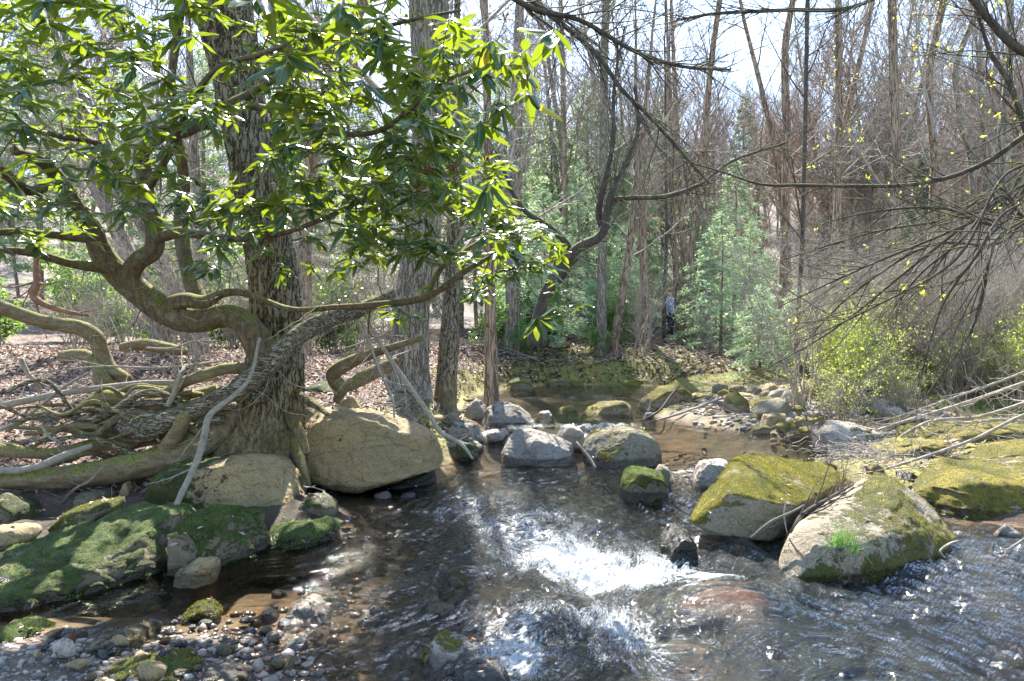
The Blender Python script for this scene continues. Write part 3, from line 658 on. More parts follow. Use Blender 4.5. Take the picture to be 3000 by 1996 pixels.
# -- stones behind the big tan boulder
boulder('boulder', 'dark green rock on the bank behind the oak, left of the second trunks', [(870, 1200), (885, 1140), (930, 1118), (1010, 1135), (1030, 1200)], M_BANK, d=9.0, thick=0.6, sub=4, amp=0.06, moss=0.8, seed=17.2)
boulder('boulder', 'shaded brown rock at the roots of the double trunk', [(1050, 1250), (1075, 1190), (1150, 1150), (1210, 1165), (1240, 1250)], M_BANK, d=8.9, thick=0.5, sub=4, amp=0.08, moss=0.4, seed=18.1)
boulder('boulder', 'flat moss topped rock right of the double trunk', [(1278, 1275), (1285, 1240), (1330, 1228), (1390, 1238), (1418, 1262), (1415, 1290), (1340, 1300), (1290, 1298)], M_GREY, d=9.4, thick=0.55, sub=5, amp=0.05, moss=0.62, seed=19.1)
boulder('boulder', 'dark mossy upright rock touched by the tip of the drooping stick', [(1318, 1355), (1328, 1310), (1350, 1290), (1385, 1288), (1400, 1310), (1400, 1355)], M_BANK, d=8.5, thick=0.35, sub=4, amp=0.05, moss=0.9, seed=20.1)
boulder('rock', 'grey stone between the flat moss topped rock and the dark upright rock', [(1290, 1325), (1300, 1300), (1400, 1292), (1418, 1310), (1400, 1335), (1300, 1338)], M_GREY, d=8.9, thick=0.3, sub=4, amp=0.05, seed=21.1, cat='rock')
boulder('boulder', 'pale grey rock leaning at the head of the left rock cluster', [(1355, 1230), (1365, 1190), (1395, 1165), (1420, 1180), (1440, 1240)], M_GREY, d=11.2, thick=0.4, sub=4, amp=0.06, moss=0.3, seed=22.1)
boulder('boulder', 'wide brownish grey rock crowning the left rock cluster', [(1405, 1245), (1420, 1190), (1455, 1168), (1490, 1172), (1540, 1205), (1580, 1240), (1560, 1252), (1430, 1258)], M_GREY, d=10.9, thick=0.6, sub=5, amp=0.06, moss=0.35, seed=23.1)
boulder('rock', 'white washed low rock in the gap left of the grey boulder', [(1415, 1300), (1420, 1262), (1480, 1252), (1500, 1275), (1480, 1300)], M_PALE, d=9.7, thick=0.4, sub=4, amp=0.08, seed=24.1, cat='rock')
# -- mid-stream pair
boulder('boulder', 'pale grey boulder in midstream touching the mossy dome', [(1450, 1350), (1458, 1325), (1490, 1290), (1500, 1250), (1560, 1246), (1610, 1262), (1650, 1280), (1690, 1295), (1712, 1320), (1706, 1362), (1600, 1368), (1470, 1362)], M_GREY, d=8.35, thick=0.75, sub=6, amp=0.04, moss=0.22, seed=25.1, p=20)
boulder('boulder', 'rounded mossy dome boulder in midstream beside the pale grey boulder', [(1690, 1330), (1700, 1290), (1750, 1255), (1815, 1238), (1890, 1250), (1935, 1280), (1955, 1320), (1948, 1352), (1880, 1368), (1730, 1366)], M_OLIVE, d=8.3, thick=0.95, sub=6, amp=0.03, moss=0.62, moss_side=0.8, seed=26.1, p=14, tuft=12000)
boulder('rock', 'small white rock behind the midstream pair', [(1625, 1275), (1640, 1248), (1670, 1242), (1710, 1262), (1720, 1285)], M_PALE, d=9.0, thick=0.3, sub=4, amp=0.05, seed=27.1, cat='rock')
boulder('boulder', 'green mossy cube of rock standing in the pool below the dome', [(1815, 1465), (1812, 1395), (1828, 1370), (1870, 1362), (1915, 1366), (1955, 1375), (1968, 1420), (1962, 1465), (1880, 1475)], M_OLIVE, d=6.5, thick=0.5, sub=5, amp=0.06, moss=0.9, moss_side=0.4, seed=28.1, p=22, tuft=4500, tmat=M_MOSSTUFT_G)
boulder('boulder', 'brown rounded rock peeking from behind the green mossy cube', [(1905, 1440), (1910, 1375), (1935, 1358), (1960, 1368), (1972, 1440)], M_OLIVE, d=6.95, thick=0.35, sub=4, amp=0.05, moss=0.2, seed=29.1)
boulder('boulder', 'whitish rock right behind the golden mossy wedge boulder', [(2030, 1410), (2036, 1375), (2060, 1348), (2100, 1344), (2140, 1352), (2150, 1410)], M_PALE, d=6.9, thick=0.35, sub=5, amp=0.05, moss=0.2, seed=30.1)
# -- right foreground pair
boulder('boulder', 'large wedge boulder with golden moss top propped over dark water', [(2006, 1530, 4.85), (2040, 1480, 4.95), (2110, 1392, 5.3), (2150, 1335, 5.6), (2190, 1322, 5.7), (2260, 1332, 5.8), (2350, 1358, 5.9), (2430, 1362, 5.95), (2490, 1400, 5.75), (2440, 1430, 5.4), (2330, 1560, 5.0), (2260, 1596, 4.8), (2130, 1585, 4.72), (2040, 1552, 4.75)], M_OLIVE, d=5.2, thick=0.5,
        extra=[(2130, 1440, 4.75), (2230, 1470, 4.7), (2340, 1480, 4.75)], sub=6, amp=0.025, cuts=0, seed=31.1, p=30, deep=0.0, scale_in=0.6, tuft=22000,
        mossfn=lambda W, N: 0.95 * smooth(0.05, 0.5, N[:, 2]) + 0.5 * fbm(W * 5, 4) - 0.9 * smooth(0.55, 0.8, fbm(W * np.array([2.4, 2.4, 2.4]) + 5, 3) + 0.4) - 0.1)
boulder('boulder', 'triangular boulder with bare grey slab edge and grass clump on its mossy face', [(2266, 1690, 4.3), (2280, 1620, 4.4), (2330, 1530, 4.6), (2400, 1475, 4.85), (2480, 1425, 5.1), (2550, 1390, 5.25), (2600, 1386, 5.3), (2670, 1428, 5.2), (2740, 1490, 5.1), (2790, 1545, 5.0), (2815, 1590, 4.85), (2740, 1625, 4.55), (2620, 1650, 4.42), (2480, 1670, 4.3), (2350, 1700, 4.18), (2300, 1705, 4.2)], M_OLIVE_DK, d=4.7, thick=0.1,
        extra=[(2420, 1520, 4.5), (2380, 1600, 4.25), (2540, 1440, 4.85), (2620, 1440, 4.85), (2500, 1600, 4.25), (2680, 1560, 4.5), (2700, 1480, 5.6), (2500, 1430, 5.7), (2400, 1560, 5.3)], sub=6, amp=0.02, cuts=0, seed=32.1, p=34, deep=0.12, scale_in=0.0, tuft=16000,
        mossfn=lambda W, N: 0.95 * smooth(0.15, -0.25, N[:, 0]) * 0 + 0.62 * smooth(-0.42, -0.1, N[:, 0]) + 0.9 * (fbm(W * 3.2 + 2, 4)) + 0.12)
boulder('boulder', 'huge rounded boulder with sunlit yellow moss at the right edge', [(2640, 1440, 6.2), (2660, 1395, 6.5), (2720, 1345, 6.8), (2850, 1300, 7.2), (3000, 1262, 7.6), (3150, 1250, 7.6), (3230, 1400, 6.6), (3200, 1540, 5.9), (3000, 1548, 5.55), (2860, 1535, 5.6), (2770, 1505, 5.7), (2700, 1475, 5.9)], M_GOLD, d=6.2, thick=0.4,
        extra=[(2800, 1410, 5.85), (2950, 1420, 5.75), (3100, 1430, 5.75)], sub=6, amp=0.035, moss=1.0, seed=33.1, cuts=2, p=22, deep=0.1, scale_in=0.6, tuft=16000,
        mossfn=lambda W, N: 0.95 * smooth(0.0, 0.42, N[:, 2]) + 0.7 * fbm(W * 3, 4))
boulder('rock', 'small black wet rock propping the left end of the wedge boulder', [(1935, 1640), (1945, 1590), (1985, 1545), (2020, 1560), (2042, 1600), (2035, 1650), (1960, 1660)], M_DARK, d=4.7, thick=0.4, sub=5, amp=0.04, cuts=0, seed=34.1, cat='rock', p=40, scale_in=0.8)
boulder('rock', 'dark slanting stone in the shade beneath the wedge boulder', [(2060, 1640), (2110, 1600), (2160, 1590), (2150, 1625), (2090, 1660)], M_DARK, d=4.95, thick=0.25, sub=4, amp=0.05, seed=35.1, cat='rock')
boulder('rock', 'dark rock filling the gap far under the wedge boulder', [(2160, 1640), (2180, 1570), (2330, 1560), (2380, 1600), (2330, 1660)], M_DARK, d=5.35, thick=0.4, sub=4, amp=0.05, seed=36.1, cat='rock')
boulder('rock', 'small grey and white stone standing in the water at the right edge', [(2915, 1600), (2920, 1550), (2945, 1533), (2980, 1555), (2995, 1590), (2970, 1606)], M_GREY, d=5.1, thick=0.16, sub=4, amp=0.07, seed=37.1, cat='rock')
boulder('rock', 'little stone at the very right edge of the water', [(2975, 1640), (2985, 1620), (3030, 1618), (3040, 1650)], M_PALE, d=4.7, thick=0.14, sub=4, amp=0.06, seed=38.1, cat='rock')
# -- right bank boulders
boulder('boulder', 'blocky tan and white boulder with moss cap on the right bank', [(2390, 1300), (2395, 1255), (2440, 1228), (2520, 1235), (2600, 1262), (2590, 1320), (2520, 1345), (2430, 1345), (2405, 1325)], M_PALE, d=8.6, thick=0.9, sub=5, amp=0.07, moss=0.55, seed=39.1, p=24)
boulder('boulder', 'flat layered ledge under the mossy mat behind the huge right boulder', [(2540, 1350), (2560, 1310), (2640, 1290), (2760, 1290), (2800, 1330), (2700, 1350), (2600, 1362)], M_GOLD, d=8.0, thick=0.8, sub=5, amp=0.06, moss=0.7, seed=40.1, strata=0.06)
boulder('boulder', 'wide yellow mossy mat boulder in front of the fallen branches', [(2600, 1300), (2680, 1262), (2850, 1240), (3050, 1240), (3100, 1290), (2900, 1310), (2700, 1320)], M_GOLD, d=8.8, thick=1.1, sub=5, amp=0.06, moss=0.95, seed=41.1, tuft=5000)
boulder('boulder', 'round dark green mossy boulder on the right bank under the fallen branches', [(2484, 1235), (2490, 1195), (2525, 1175), (2560, 1185), (2572, 1215), (2555, 1242)], M_OLIVE, d=11.0, thick=0.45, sub=5, amp=0.04, moss=0.95, moss_side=0.3, seed=42.1, tuft=3000)
boulder('boulder', 'mossy slanted boulder left of the round dark green one', [(2425, 1225), (2430, 1200), (2470, 1182), (2500, 1190), (2495, 1225)], M_OLIVE, d=11.3, thick=0.4, sub=4, amp=0.06, moss=0.7, seed=43.1)
boulder('boulder', 'peaked mossy boulder above the gravel bar', [(2150, 1240), (2165, 1210), (2195, 1182), (2222, 1190), (2230, 1215), (2222, 1242)], M_OLIVE, d=11.4, thick=0.45, sub=5, amp=0.05, moss=0.8, seed=44.1, tuft=2500)
boulder('boulder', 'shaggy dark green mossy boulder at the tip of the gravel bar', [(2010, 1236), (2016, 1200), (2045, 1182), (2072, 1190), (2084, 1236)], M_BANK, d=11.9, thick=0.45, sub=5, amp=0.07, moss=0.95, moss_side=0.3, seed=45.1)
boulder('rock', 'round grey stone in the water right of the shaggy mossy boulder', [(2080, 1248), (2084, 1215), (2110, 1206), (2130, 1215), (2132, 1245)], M_GREY, d=11.1, thick=0.3, sub=4, amp=0.03, seed=46.1, cat='rock', p=10)
boulder('boulder', 'large tan boulder with orange moss beyond the upper riffle', [(1862, 1212), (1880, 1170), (1930, 1135), (1975, 1125), (2015, 1135), (2035, 1170), (2045, 1205), (1990, 1215)], M_GOLD, d=12.6, thick=0.9, sub=5, amp=0.05, moss=0.75, seed=47.1, tuft=3000)
boulder('boulder', 'low orange mossy ledge forming the upper riffle', [(1700, 1225), (1720, 1195), (1770, 1178), (1830, 1172), (1850, 1190), (1852, 1222)], M_GOLD, d=12.0, thick=0.9, sub=5, amp=0.05, moss=0.6, seed=48.1)
boulder('rock', 'small mossy hump left of the low orange ledge', [(1630, 1212), (1645, 1192), (1680, 1188), (1695, 1208)], M_GOLD, d=12.3, thick=0.4, sub=4, amp=0.05, moss=0.8, seed=49.1, cat='rock')
boulder('rock', 'pale stone in foam at the left end of the upper riffle', [(1570, 1228), (1580, 1205), (1610, 1202), (1625, 1226)], M_PALE, d=11.6, thick=0.3, sub=4, amp=0.05, moss=0.3, seed=50.1, cat='rock')
boulder('rock', 'round black stone at the right end of the upper riffle', [(1880, 1228), (1890, 1208), (1912, 1206), (1920, 1226)], M_BLUE, d=11.3, thick=0.2, sub=3, amp=0.04, seed=51.1, cat='rock')
boulder('rock', 'blue grey oval stone before the large tan boulder', [(1962, 1228), (1970, 1205), (1990, 1200), (2008, 1212), (2005, 1228)], M_BLUE, d=11.4, thick=0.2, sub=4, amp=0.03, seed=52.1, cat='rock', p=10)
boulder('boulder', 'brown peaked rock far back on the mossy bar', [(2104, 1165), (2125, 1130), (2145, 1125), (2170, 1145), (2182, 1170)], M_TAN, d=15.2, thick=0.5, sub=4, amp=0.04, seed=53.1, moss=0.1)
boulder('boulder', 'flat mossy slab right of the brown peaked rock', [(2395, 1140), (2400, 1118), (2450, 1110), (2480, 1125), (2470, 1142)], M_GOLD, d=15.5, thick=0.8, sub=4, amp=0.05, seed=54.1, moss=0.9)
boulder('boulder', 'long orange weathered log like rock in the right shrubbery', [(2830, 1225), (2850, 1200), (2930, 1190), (3000, 1195), (3020, 1225)], M_RUST, d=9.9, thick=0.5, sub=4, amp=0.04, seed=55.1)
boulder('boulder', 'low green mossy rock at the foot of the far bank', [(1590, 1140), (1600, 1115), (1650, 1105), (1700, 1112), (1710, 1140)], M_OLIVE, d=17.6, thick=0.6, sub=4, amp=0.06, seed=56.1, moss=0.95, moss_side=0.3)
boulder('boulder', 'wide green mossy rock below the fallen log on the far bank', [(1800, 1138), (1820, 1115), (1900, 1108), (1960, 1115), (1970, 1138)], M_OLIVE, d=17.8, thick=0.6, sub=4, amp=0.06, seed=57.1, moss=0.95, moss_side=0.3)
boulder('boulder', 'green mossy rock near the left end of the far bank', [(1480, 1145), (1490, 1115), (1520, 1105), (1560, 1115), (1575, 1145)], M_OLIVE, d=16.6, thick=0.6, sub=4, amp=0.06, seed=58.1, moss=0.95, moss_side=0.3)
for k_, (a_, b_, d_, w_, m_) in enumerate([(2420, 1368, 7.6, 34, M_GOLD), (2480, 1350, 7.9, 40, M_GREY), (2560, 1378, 7.2, 34, M_GOLD), (2620, 1362, 7.4, 30, M_TAN), (2590, 1410, 6.7, 30, M_OLIVE), (2660, 1400, 6.8, 26, M_GREY)]):
    boulder('rock', ['mossy knob beside the flood debris', 'grey rock behind the flood debris', 'golden mossy knob behind the triangular boulder peak', 'tan rock between ledge and huge boulder', 'olive rock wedged behind the triangular boulder', 'grey rock touching the huge boulder on its left'][k_], [(a_ - w_, b_ + 16), (a_ - w_ * .7, b_ - 12), (a_, b_ - 24), (a_ + w_ * .8, b_ - 10), (a_ + w_, b_ + 16)], m_, d=d_, thick=0.3, sub=4, amp=0.05, moss=0.6, seed=90.1 + k_, cat='rock')
r_ = np.random.default_rng(77); kk_ = 0
for (a_, b_, w_, h_) in [(2250, 1178, 60, 14), (2330, 1168, 44, 12), (2320, 1205, 56, 18), (2400, 1190, 40, 16), (2270, 1225, 46, 18), (2350, 1240, 50, 20), (2440, 1160, 50, 12), (2560, 1160, 60, 14), (2600, 1200, 50, 18), (2660, 1180, 60, 14), (2380, 1268, 46, 20), (2460, 1262, 34, 16), (2060, 1165, 40, 12), (2090, 1180, 50, 14), (2180, 1160, 40, 10), (2230, 1262, 34, 16), (2330, 1280, 36, 16), (2640, 1235, 50, 18), (2720, 1215, 60, 16), (1820, 1150, 44, 10)]:
    g_ = ghit(a_, b_ + h_ * .6); m_ = [M_GOLD, M_OLIVE, M_GOLD, M_GREY, M_TAN][kk_ % 5]; ww = w_ * r_.uniform(.8, 1.1)
    wd_ = ['golden mossed', 'olive mossed', 'yellow mossed', 'grey half bare', 'tan half bare'][kk_ % 5]; ps_ = ['at the bar top', 'low on the bar', 'by the thicket edge', 'above the pool'][kk_ // 5]
    boulder('ledge', f'flat {wd_} ledge slab {ps_} on the right bank', [(a_ - ww, b_ + h_), (a_ - ww * .8, b_ - h_ * .5), (a_ - ww * .1, b_ - h_), (a_ + ww * .7, b_ - h_ * .7), (a_ + ww, b_ + h_ * .4), (a_ + ww * .8, b_ + h_)], m_, d=float(g_[1]), thick=w_ * g_[1] / FPX * 1.5, sub=4, amp=0.06, moss=[.8, .7, .85, .3, .3][kk_ % 5], seed=120.1 + kk_, cat='rock', p=50, deep=.06, group='flat ledge slabs on the right bank'); kk_ += 1
# -- foreground stones
boulder('rock', 'grey angular stone with a yellow moss cap standing in the near current', [(1245, 1990), (1240, 1900), (1250, 1868), (1285, 1852), (1330, 1858), (1385, 1885), (1432, 1908), (1410, 1945), (1360, 1990)], M_PALE, d=3.35, thick=0.22, sub=6, amp=0.05, seed=60.1, cat='rock', p=26, tuft=1500, tmat=M_MOSSTUFT,
        mossfn=lambda W, N: 0.9 * smooth(0.35, 0.75, N[:, 2]) * smooth(-0.27, -0.33, W[:, 0] + 0.0) * 0 + 0.95 * smooth(0.3, 0.7, N[:, 2] + 0.5 * fbm(W * 9, 3)) * smooth(0.02, 0.10, W[:, 2]) * smooth(-0.16, -0.24, W[:, 0]) + 0.9 * smooth(-0.355, -0.385, W[:, 0]))
boulder('rock', 'smooth blue grey stone at the bottom edge beside the moss capped stone', [(1290, 2010), (1320, 1965), (1370, 1945), (1450, 1935), (1500, 1958), (1512, 2005)], M_BLUE, d=3.12, thick=0.22, sub=5, amp=0.05, seed=61.1, cat='rock', p=14)
boulder('rock', 'tan faceted stone resting in the shallows on the left', [(835, 1810), (842, 1775), (868, 1755), (905, 1748), (950, 1765), (975, 1782), (968, 1812), (900, 1820)], M_PALE, d=3.92, thick=0.2, sub=5, amp=0.04, seed=62.1, cat='rock', p=28)
boulder('rock', 'pinkish pointed stone half sunk left of the current', [(1040, 1825), (1065, 1795), (1095, 1776), (1130, 1795), (1135, 1820)], M_PALE, d=3.85, thick=0.14, sub=5, amp=0.07, seed=63.1, cat='rock')
boulder('rock', 'washed over mossy stone in the middle of the rapids', [(1285, 1740), (1300, 1700), (1325, 1678), (1365, 1675), (1380, 1700), (1378, 1745)], M_OLIVE, d=4.35, thick=0.16, sub=5, amp=0.08, seed=64.1, cat='rock', moss=0.6)
boulder('rock', 'flat blue grey stone on the near left shoal', [(505, 1935), (515, 1895), (560, 1878), (605, 1888), (612, 1918), (590, 1942)], M_BLUE, d=3.42, thick=0.2, sub=4, amp=0.05, seed=65.1, cat='rock', moss=0.1)
boulder('rock', 'shiny bluish stone behind the tan faceted stone', [(760, 1812), (768, 1790), (795, 1782), (815, 1795), (812, 1818)], M_BLUE, d=3.88, thick=0.12, sub=4, amp=0.04, seed=66.1, cat='rock')
boulder('rock', 'broad greenish tan stone at the lower left with moss tint', [(225, 1945), (240, 1895), (300, 1860), (360, 1850), (415, 1865), (428, 1900), (400, 1940)], M_TAN, d=3.4, thick=0.4, sub=5, amp=0.05, seed=67.1, cat='rock', moss=0.42, tmat=M_MOSSTUFT_G)
boulder('rock', 'rounded pinkish stone at the bottom left edge', [(155, 2010), (180, 1970), (230, 1960), (275, 1985), (290, 2015)], M_PALE, d=3.15, thick=0.2, sub=4, amp=0.04, seed=68.1, cat='rock')
boulder('rock', 'wide mossy stone along the bottom left edge', [(280, 2010), (320, 1965), (420, 1940), (520, 1942), (580, 1962), (560, 2015)], M_BANK, d=3.12, thick=0.3, sub=5, amp=0.04, seed=69.1, cat='rock', moss=0.8, tuft=2500, tmat=M_MOSSTUFT)
boulder('rock', 'long pale grey slab along the bottom edge left of centre', [(530, 2015), (560, 1972), (640, 1975), (740, 1988), (770, 2015)], M_GREY, d=3.08, thick=0.25, sub=5, amp=0.03, seed=70.1, cat='rock')
boulder('rock', 'small tan wedge stone on the near left shoal', [(388, 1850), (400, 1828), (450, 1812), (462, 1830), (455, 1852)], M_TAN, d=3.7, thick=0.16, sub=4, amp=0.05, seed=71.1, cat='rock')
boulder('rock', 'layered sloping slab pointing up to the right on the shoal', [(790, 1945), (800, 1920), (870, 1865), (905, 1868), (905, 1900), (850, 1940), (800, 1960)], M_BLUE, d=3.45, thick=0.14, sub=5, amp=0.04, seed=72.1, cat='rock', p=30)
boulder('rock', 'tan upright slab next to the layered sloping slab', [(770, 1996), (800, 1950), (850, 1915), (880, 1925), (878, 1955), (820, 2000)], M_TAN, d=3.28, thick=0.12, sub=5, amp=0.04, seed=73.1, cat='rock', p=30)
boulder('rock', 'orange rusty stone just under the water at the bottom left of centre', [(900, 1995), (905, 1962), (960, 1955), (1005, 1965), (990, 1990)], M_RUST, d=3.25, thick=0.2, sub=4, amp=0.04, seed=74.1, cat='rock')
boulder('rock', 'low mound with a yellow green moss tuft in the left shallows', [(535, 1815), (560, 1785), (600, 1776), (640, 1790), (645, 1812)], M_BANK, d=3.85, thick=0.2, sub=4, amp=0.05, seed=75.1, cat='rock', moss=1.0, tuft=1500, tmat=M_MOSSTUFT)
boulder('rock', 'grey stone with yellow lichen at the lower left corner', [(110, 1900), (120, 1860), (165, 1848), (200, 1870), (215, 1905)], M_GREY, d=3.5, thick=0.25, sub=4, amp=0.05, seed=76.1, cat='rock', moss=0.5)
boulder('rock', 'low slab of grey stone behind the greenish tan stone', [(215, 1870), (230, 1850), (300, 1838), (310, 1862), (260, 1880)], M_GREY, d=3.65, thick=0.25, sub=4, amp=0.05, seed=77.1, cat='rock')
boulder('rock', 'green mossy lump at the left edge of the shoal', [(-40, 1890), (-20, 1850), (50, 1835), (100, 1860), (105, 1895)], M_BANK, d=3.55, thick=0.4, sub=4, amp=0.07, seed=78.1, cat='rock', moss=1.0, tuft=1500, tmat=M_MOSSTUFT_G)
# sunken rocks under the current
g = G(2150, 1860, 0)
def sunken(label, px, py, d, w, hgt, th, mat, seed, moss=0.0):
    a = P(px, py, d); s = w / 2
    pts = [(a[0] + s * math.cos(t) * (0.9 + 0.2 * math.sin(3 * t + seed)), a[1] + th / 2 * math.sin(t), z) for t in np.linspace(0, 6.28, 9)[:-1] for z in (a[2] - hgt, a[2] - 0.35 * hgt)] + [(a[0] + 0.4 * s * math.cos(t), a[1] + 0.4 * th / 2 * math.sin(t), a[2]) for t in np.linspace(0.4, 6.6, 6)[:-1]]
    V, F, m, c, N_ = rock_mesh('rock', np.array(pts), mat, sub=4, p=12, amp=0.05, seed=seed, moss=moss)
    loc = Vector((float(c[0]), float(c[1]), float(c[2] + V[:, 2].min())))
    o = link('rock', make_mesh('rock', V + c - np.array(loc), [F], [mat], True, {'moss': m}), loc); tag(o, label, 'rock')
sunken('big rusty orange rock with water sheeting over it, bottom right of centre', 2150, 1728, 3.92, 0.72, 0.3, 0.5, M_RUST, 81.0, moss=0.2)
sunken('dark submerged ledge in midstream right of the moss capped stone', 1640, 1745, 4.0, 0.7, 0.2, 0.35, M_DARK, 82.0)
sunken('sunken yellow brown rock left of the washed over mossy stone', 1150, 1740, 4.2, 0.4, 0.15, 0.3, M_RUST, 83.0)
sunken('greenish drowned rock on the left flank of the rusty one', 1990, 1745, 4.1, 0.4, 0.2, 0.35, M_OLIVE, 84.0, moss=0.8)

# ------------------------------------------------------------------ loose stones
def rock_variant(seed, flat=0.6, sub=3):
    r = np.random.default_rng(seed); pts = r.normal(size=(14, 3)); pts /= np.linalg.norm(pts, axis=1, keepdims=True)
    pts *= np.array([1, r.uniform(0.65, 0.9), flat * r.uniform(0.7, 1.1)]) * r.uniform(0.8, 1.05, (14, 1))
    D, F = ico(sub); acc = np.zeros(len(D))
    for n, d in hull_planes(pts): acc += np.maximum((D @ n) / max(d, 0.12), 0) ** 40
    V = D * (acc ** (-1 / 40))[:, None]; V += vnormals(V, F) * (0.05 * fbm(V * 2.5 + seed, 3))[:, None]
    return V, F
VAR = [rock_variant(s, f) for s, f in zip(range(20, 30), [.45, .5, .6, .7, .8, .55, .65, .4, .75, .6])]
SMATS = [(M_GREY, 'grey'), (M_PALE, 'pale pinkish'), (M_BLUE, 'bluish grey'), (M_TAN, 'tan'), (M_OLIVE, 'olive brown'), (M_RUST, 'rust orange'), (M_GOLD, 'moss covered')]
_vm = {}
def stone_mesh(k, mi, moss):
    key = (k, mi)
    if key not in _vm:
        V, F = VAR[k]; N_ = vnormals(V, F)
        _vm[key] = make_mesh('stone', V, [F], [SMATS[mi][0]], True, {'moss': np.clip(moss * smooth(0, 0.6, N_[:, 2]), 0, 1)})
    return _vm[key]
def place_stone(x, y, s, mi, label, group, sink=0.3, moss=0.0, z=None):
    k = int(rng.integers(len(VAR))); o = bpy.data.objects.new('stone', stone_mesh(k, mi, moss)); COL.objects.link(o)
    o.location = (x, y, (gz(x, y) if z is None else z) + s * (0.45 - sink)); o.scale = (s, s, s)
    o.rotation_euler = (rng.normal(0, 0.15), rng.normal(0, 0.15), rng.uniform(0, 6.28)); tag(o, label, 'stone', group)
    return o
def scatter_px(n, poly, smin, smax, cols, group, place, moss=0.0, sink=0.3, power=2.0):
    poly = np.array(poly, float); lo, hi = poly.min(0), poly.max(0); k = 0; tries = 0; ox = []
    while k < n and tries < n * 40:
        tries += 1; q = lo + rng.random(2) * (hi - lo)
        ins = False
        for (ax, ay), (bx, by) in zip(poly, np.roll(poly, -1, axis=0)):
            if (ay > q[1]) != (by > q[1]) and q[0] < (bx - ax) * (q[1] - ay) / (by - ay) + ax: ins = not ins
        if not ins: continue
        g = ghit(q[0], q[1]); s = smin + (smax - smin) * rng.random() ** power
        if any((g[0] - a) ** 2 + (g[1] - b) ** 2 < (0.75 * (s + c)) ** 2 for a, b, c in ox): continue
        ox.append((g[0], g[1], s)); mi = int(rng.choice(cols)); k += 1
        size = 'small' if s < smin + 0.35 * (smax - smin) else 'larger'
        place_stone(g[0], g[1], s, mi, f'{size} {SMATS[mi][1]} stone near', f'{size} {SMATS[mi][1]} stones: {group}', sink, moss if mi == 6 else 0.1)
scatter_px(80, [(2030, 1245), (2240, 1225), (2420, 1220), (2420, 1310), (2380, 1300), (2240, 1280), (2080, 1262)], 0.035, 0.17, [0, 0, 1, 3, 4, 6], 'gravel bar at the right bank', 'stone lying loose on the gravel bar right of the upper pool', 0.9)
scatter_px(75, [(2020, 1180), (2100, 1150), (2480, 1135), (2640, 1160), (2640, 1240), (2480, 1225), (2240, 1230), (2060, 1215)], 0.08, 0.42, [3, 4, 6, 6, 1], 'mossy bar', 'stone set in the mossy bar behind the gravel', 0.95)
scatter_px(22, [(1950, 1425), (2060, 1400), (2060, 1480), (1980, 1500), (1930, 1480)], 0.03, 0.1, [0, 1, 5, 2], 'between cube and wedge', 'stone heaped between the green mossy cube and the wedge boulder', sink=-0.9)
scatter_px(62, [(300, 1850), (700, 1790), (960, 1830), (900, 1990), (100, 2060), (60, 1900)], 0.025, 0.085, [0, 2, 2, 3, 5, 4, 1], 'near left shoal', 'stone on the wet near left shoal', 0.6, sink=-0.15)
scatter_px(26, [(1240, 1170), (1420, 1150), (1450, 1240), (1300, 1290)], 0.06, 0.2, [0, 3, 4, 6], 'left cluster', 'stone in the rock cluster right of the double trunk', 0.9)
scatter_px(22, [(1050, 1500), (1900, 1480), (2000, 1600), (1900, 1900), (700, 1800)], 0.06, 0.16, [3, 5, 4, 2], 'on the stream bed', 'stone seen on the bed through the running water', sink=0.3)

def pebble_field(name, n, poly, smin, smax, sink=0.35):
    """far too many to count: one joined scatter of real pebbles"""
    poly = np.array(poly, float); lo, hi = poly.min(0), poly.max(0)
    q = lo + rng.random((n * 3, 2)) * (hi - lo); ins = np.zeros(len(q), bool)
    for (ax, ay), (bx, by) in zip(poly, np.roll(poly, -1, axis=0)):
        c = ((ay > q[:, 1]) != (by > q[:, 1])) & (q[:, 0] < (bx - ax) * (q[:, 1] - ay) / ((by - ay) if by != ay else 1e-9) + ax); ins ^= c
    q = q[ins][:n]; n = len(q)
    D, F = ico(1); s = (smin + (smax - smin) * rng.random(n) ** 2.5)
    sq = np.stack([s, s * rng.uniform(.6, 1, n), s * rng.uniform(.35, .7, n)], 1)
    V = D[None] * sq[:, None] * (1 + 0.18 * rng.normal(size=(n, len(D), 1))); a = rng.uniform(0, 6.28, n); ca, sa = np.cos(a)[:, None], np.sin(a)[:, None]
    V = np.stack([V[..., 0] * ca - V[..., 1] * sa, V[..., 0] * sa + V[..., 1] * ca, V[..., 2]], -1)
    z = ground(q[:, 0], q[:, 1]); V += np.stack([q[:, 0], q[:, 1], z + sq[:, 2] * (1 - 2 * sink)], 1)[:, None]
    me = make_mesh(name, V.reshape(-1, 3), [(F[None] + (np.arange(n) * len(D))[:, None, None]).reshape(-1, 3)], [M_GRAVEL], True, {'tint': np.repeat(rng.random(n), len(D))})
    o = link(name, me); o['kind'] = 'stuff'; return o
pebble_field('gravel', 3200, [(2.2, 13), (6.5, 13), (5.5, 8.3), (3.6, 8.0), (3.0, 9.8), (2.6, 11.5)], 0.012, 0.06)
pebble_field('shoal_gravel', 3000, [(-3.2, 2.6), (-3.2, 3.62), (-0.95, 3.7), (-0.7, 3.2), (-0.7, 2.6)], 0.006, 0.026)
pebble_field('stream_bed_pebbles', 3500, [(-1.6, 3.6), (-1.2, 6.5), (2.5, 9.5), (2.2, 4.2), (2.2, 2.6), (-0.8, 2.6)], 0.012, 0.045)
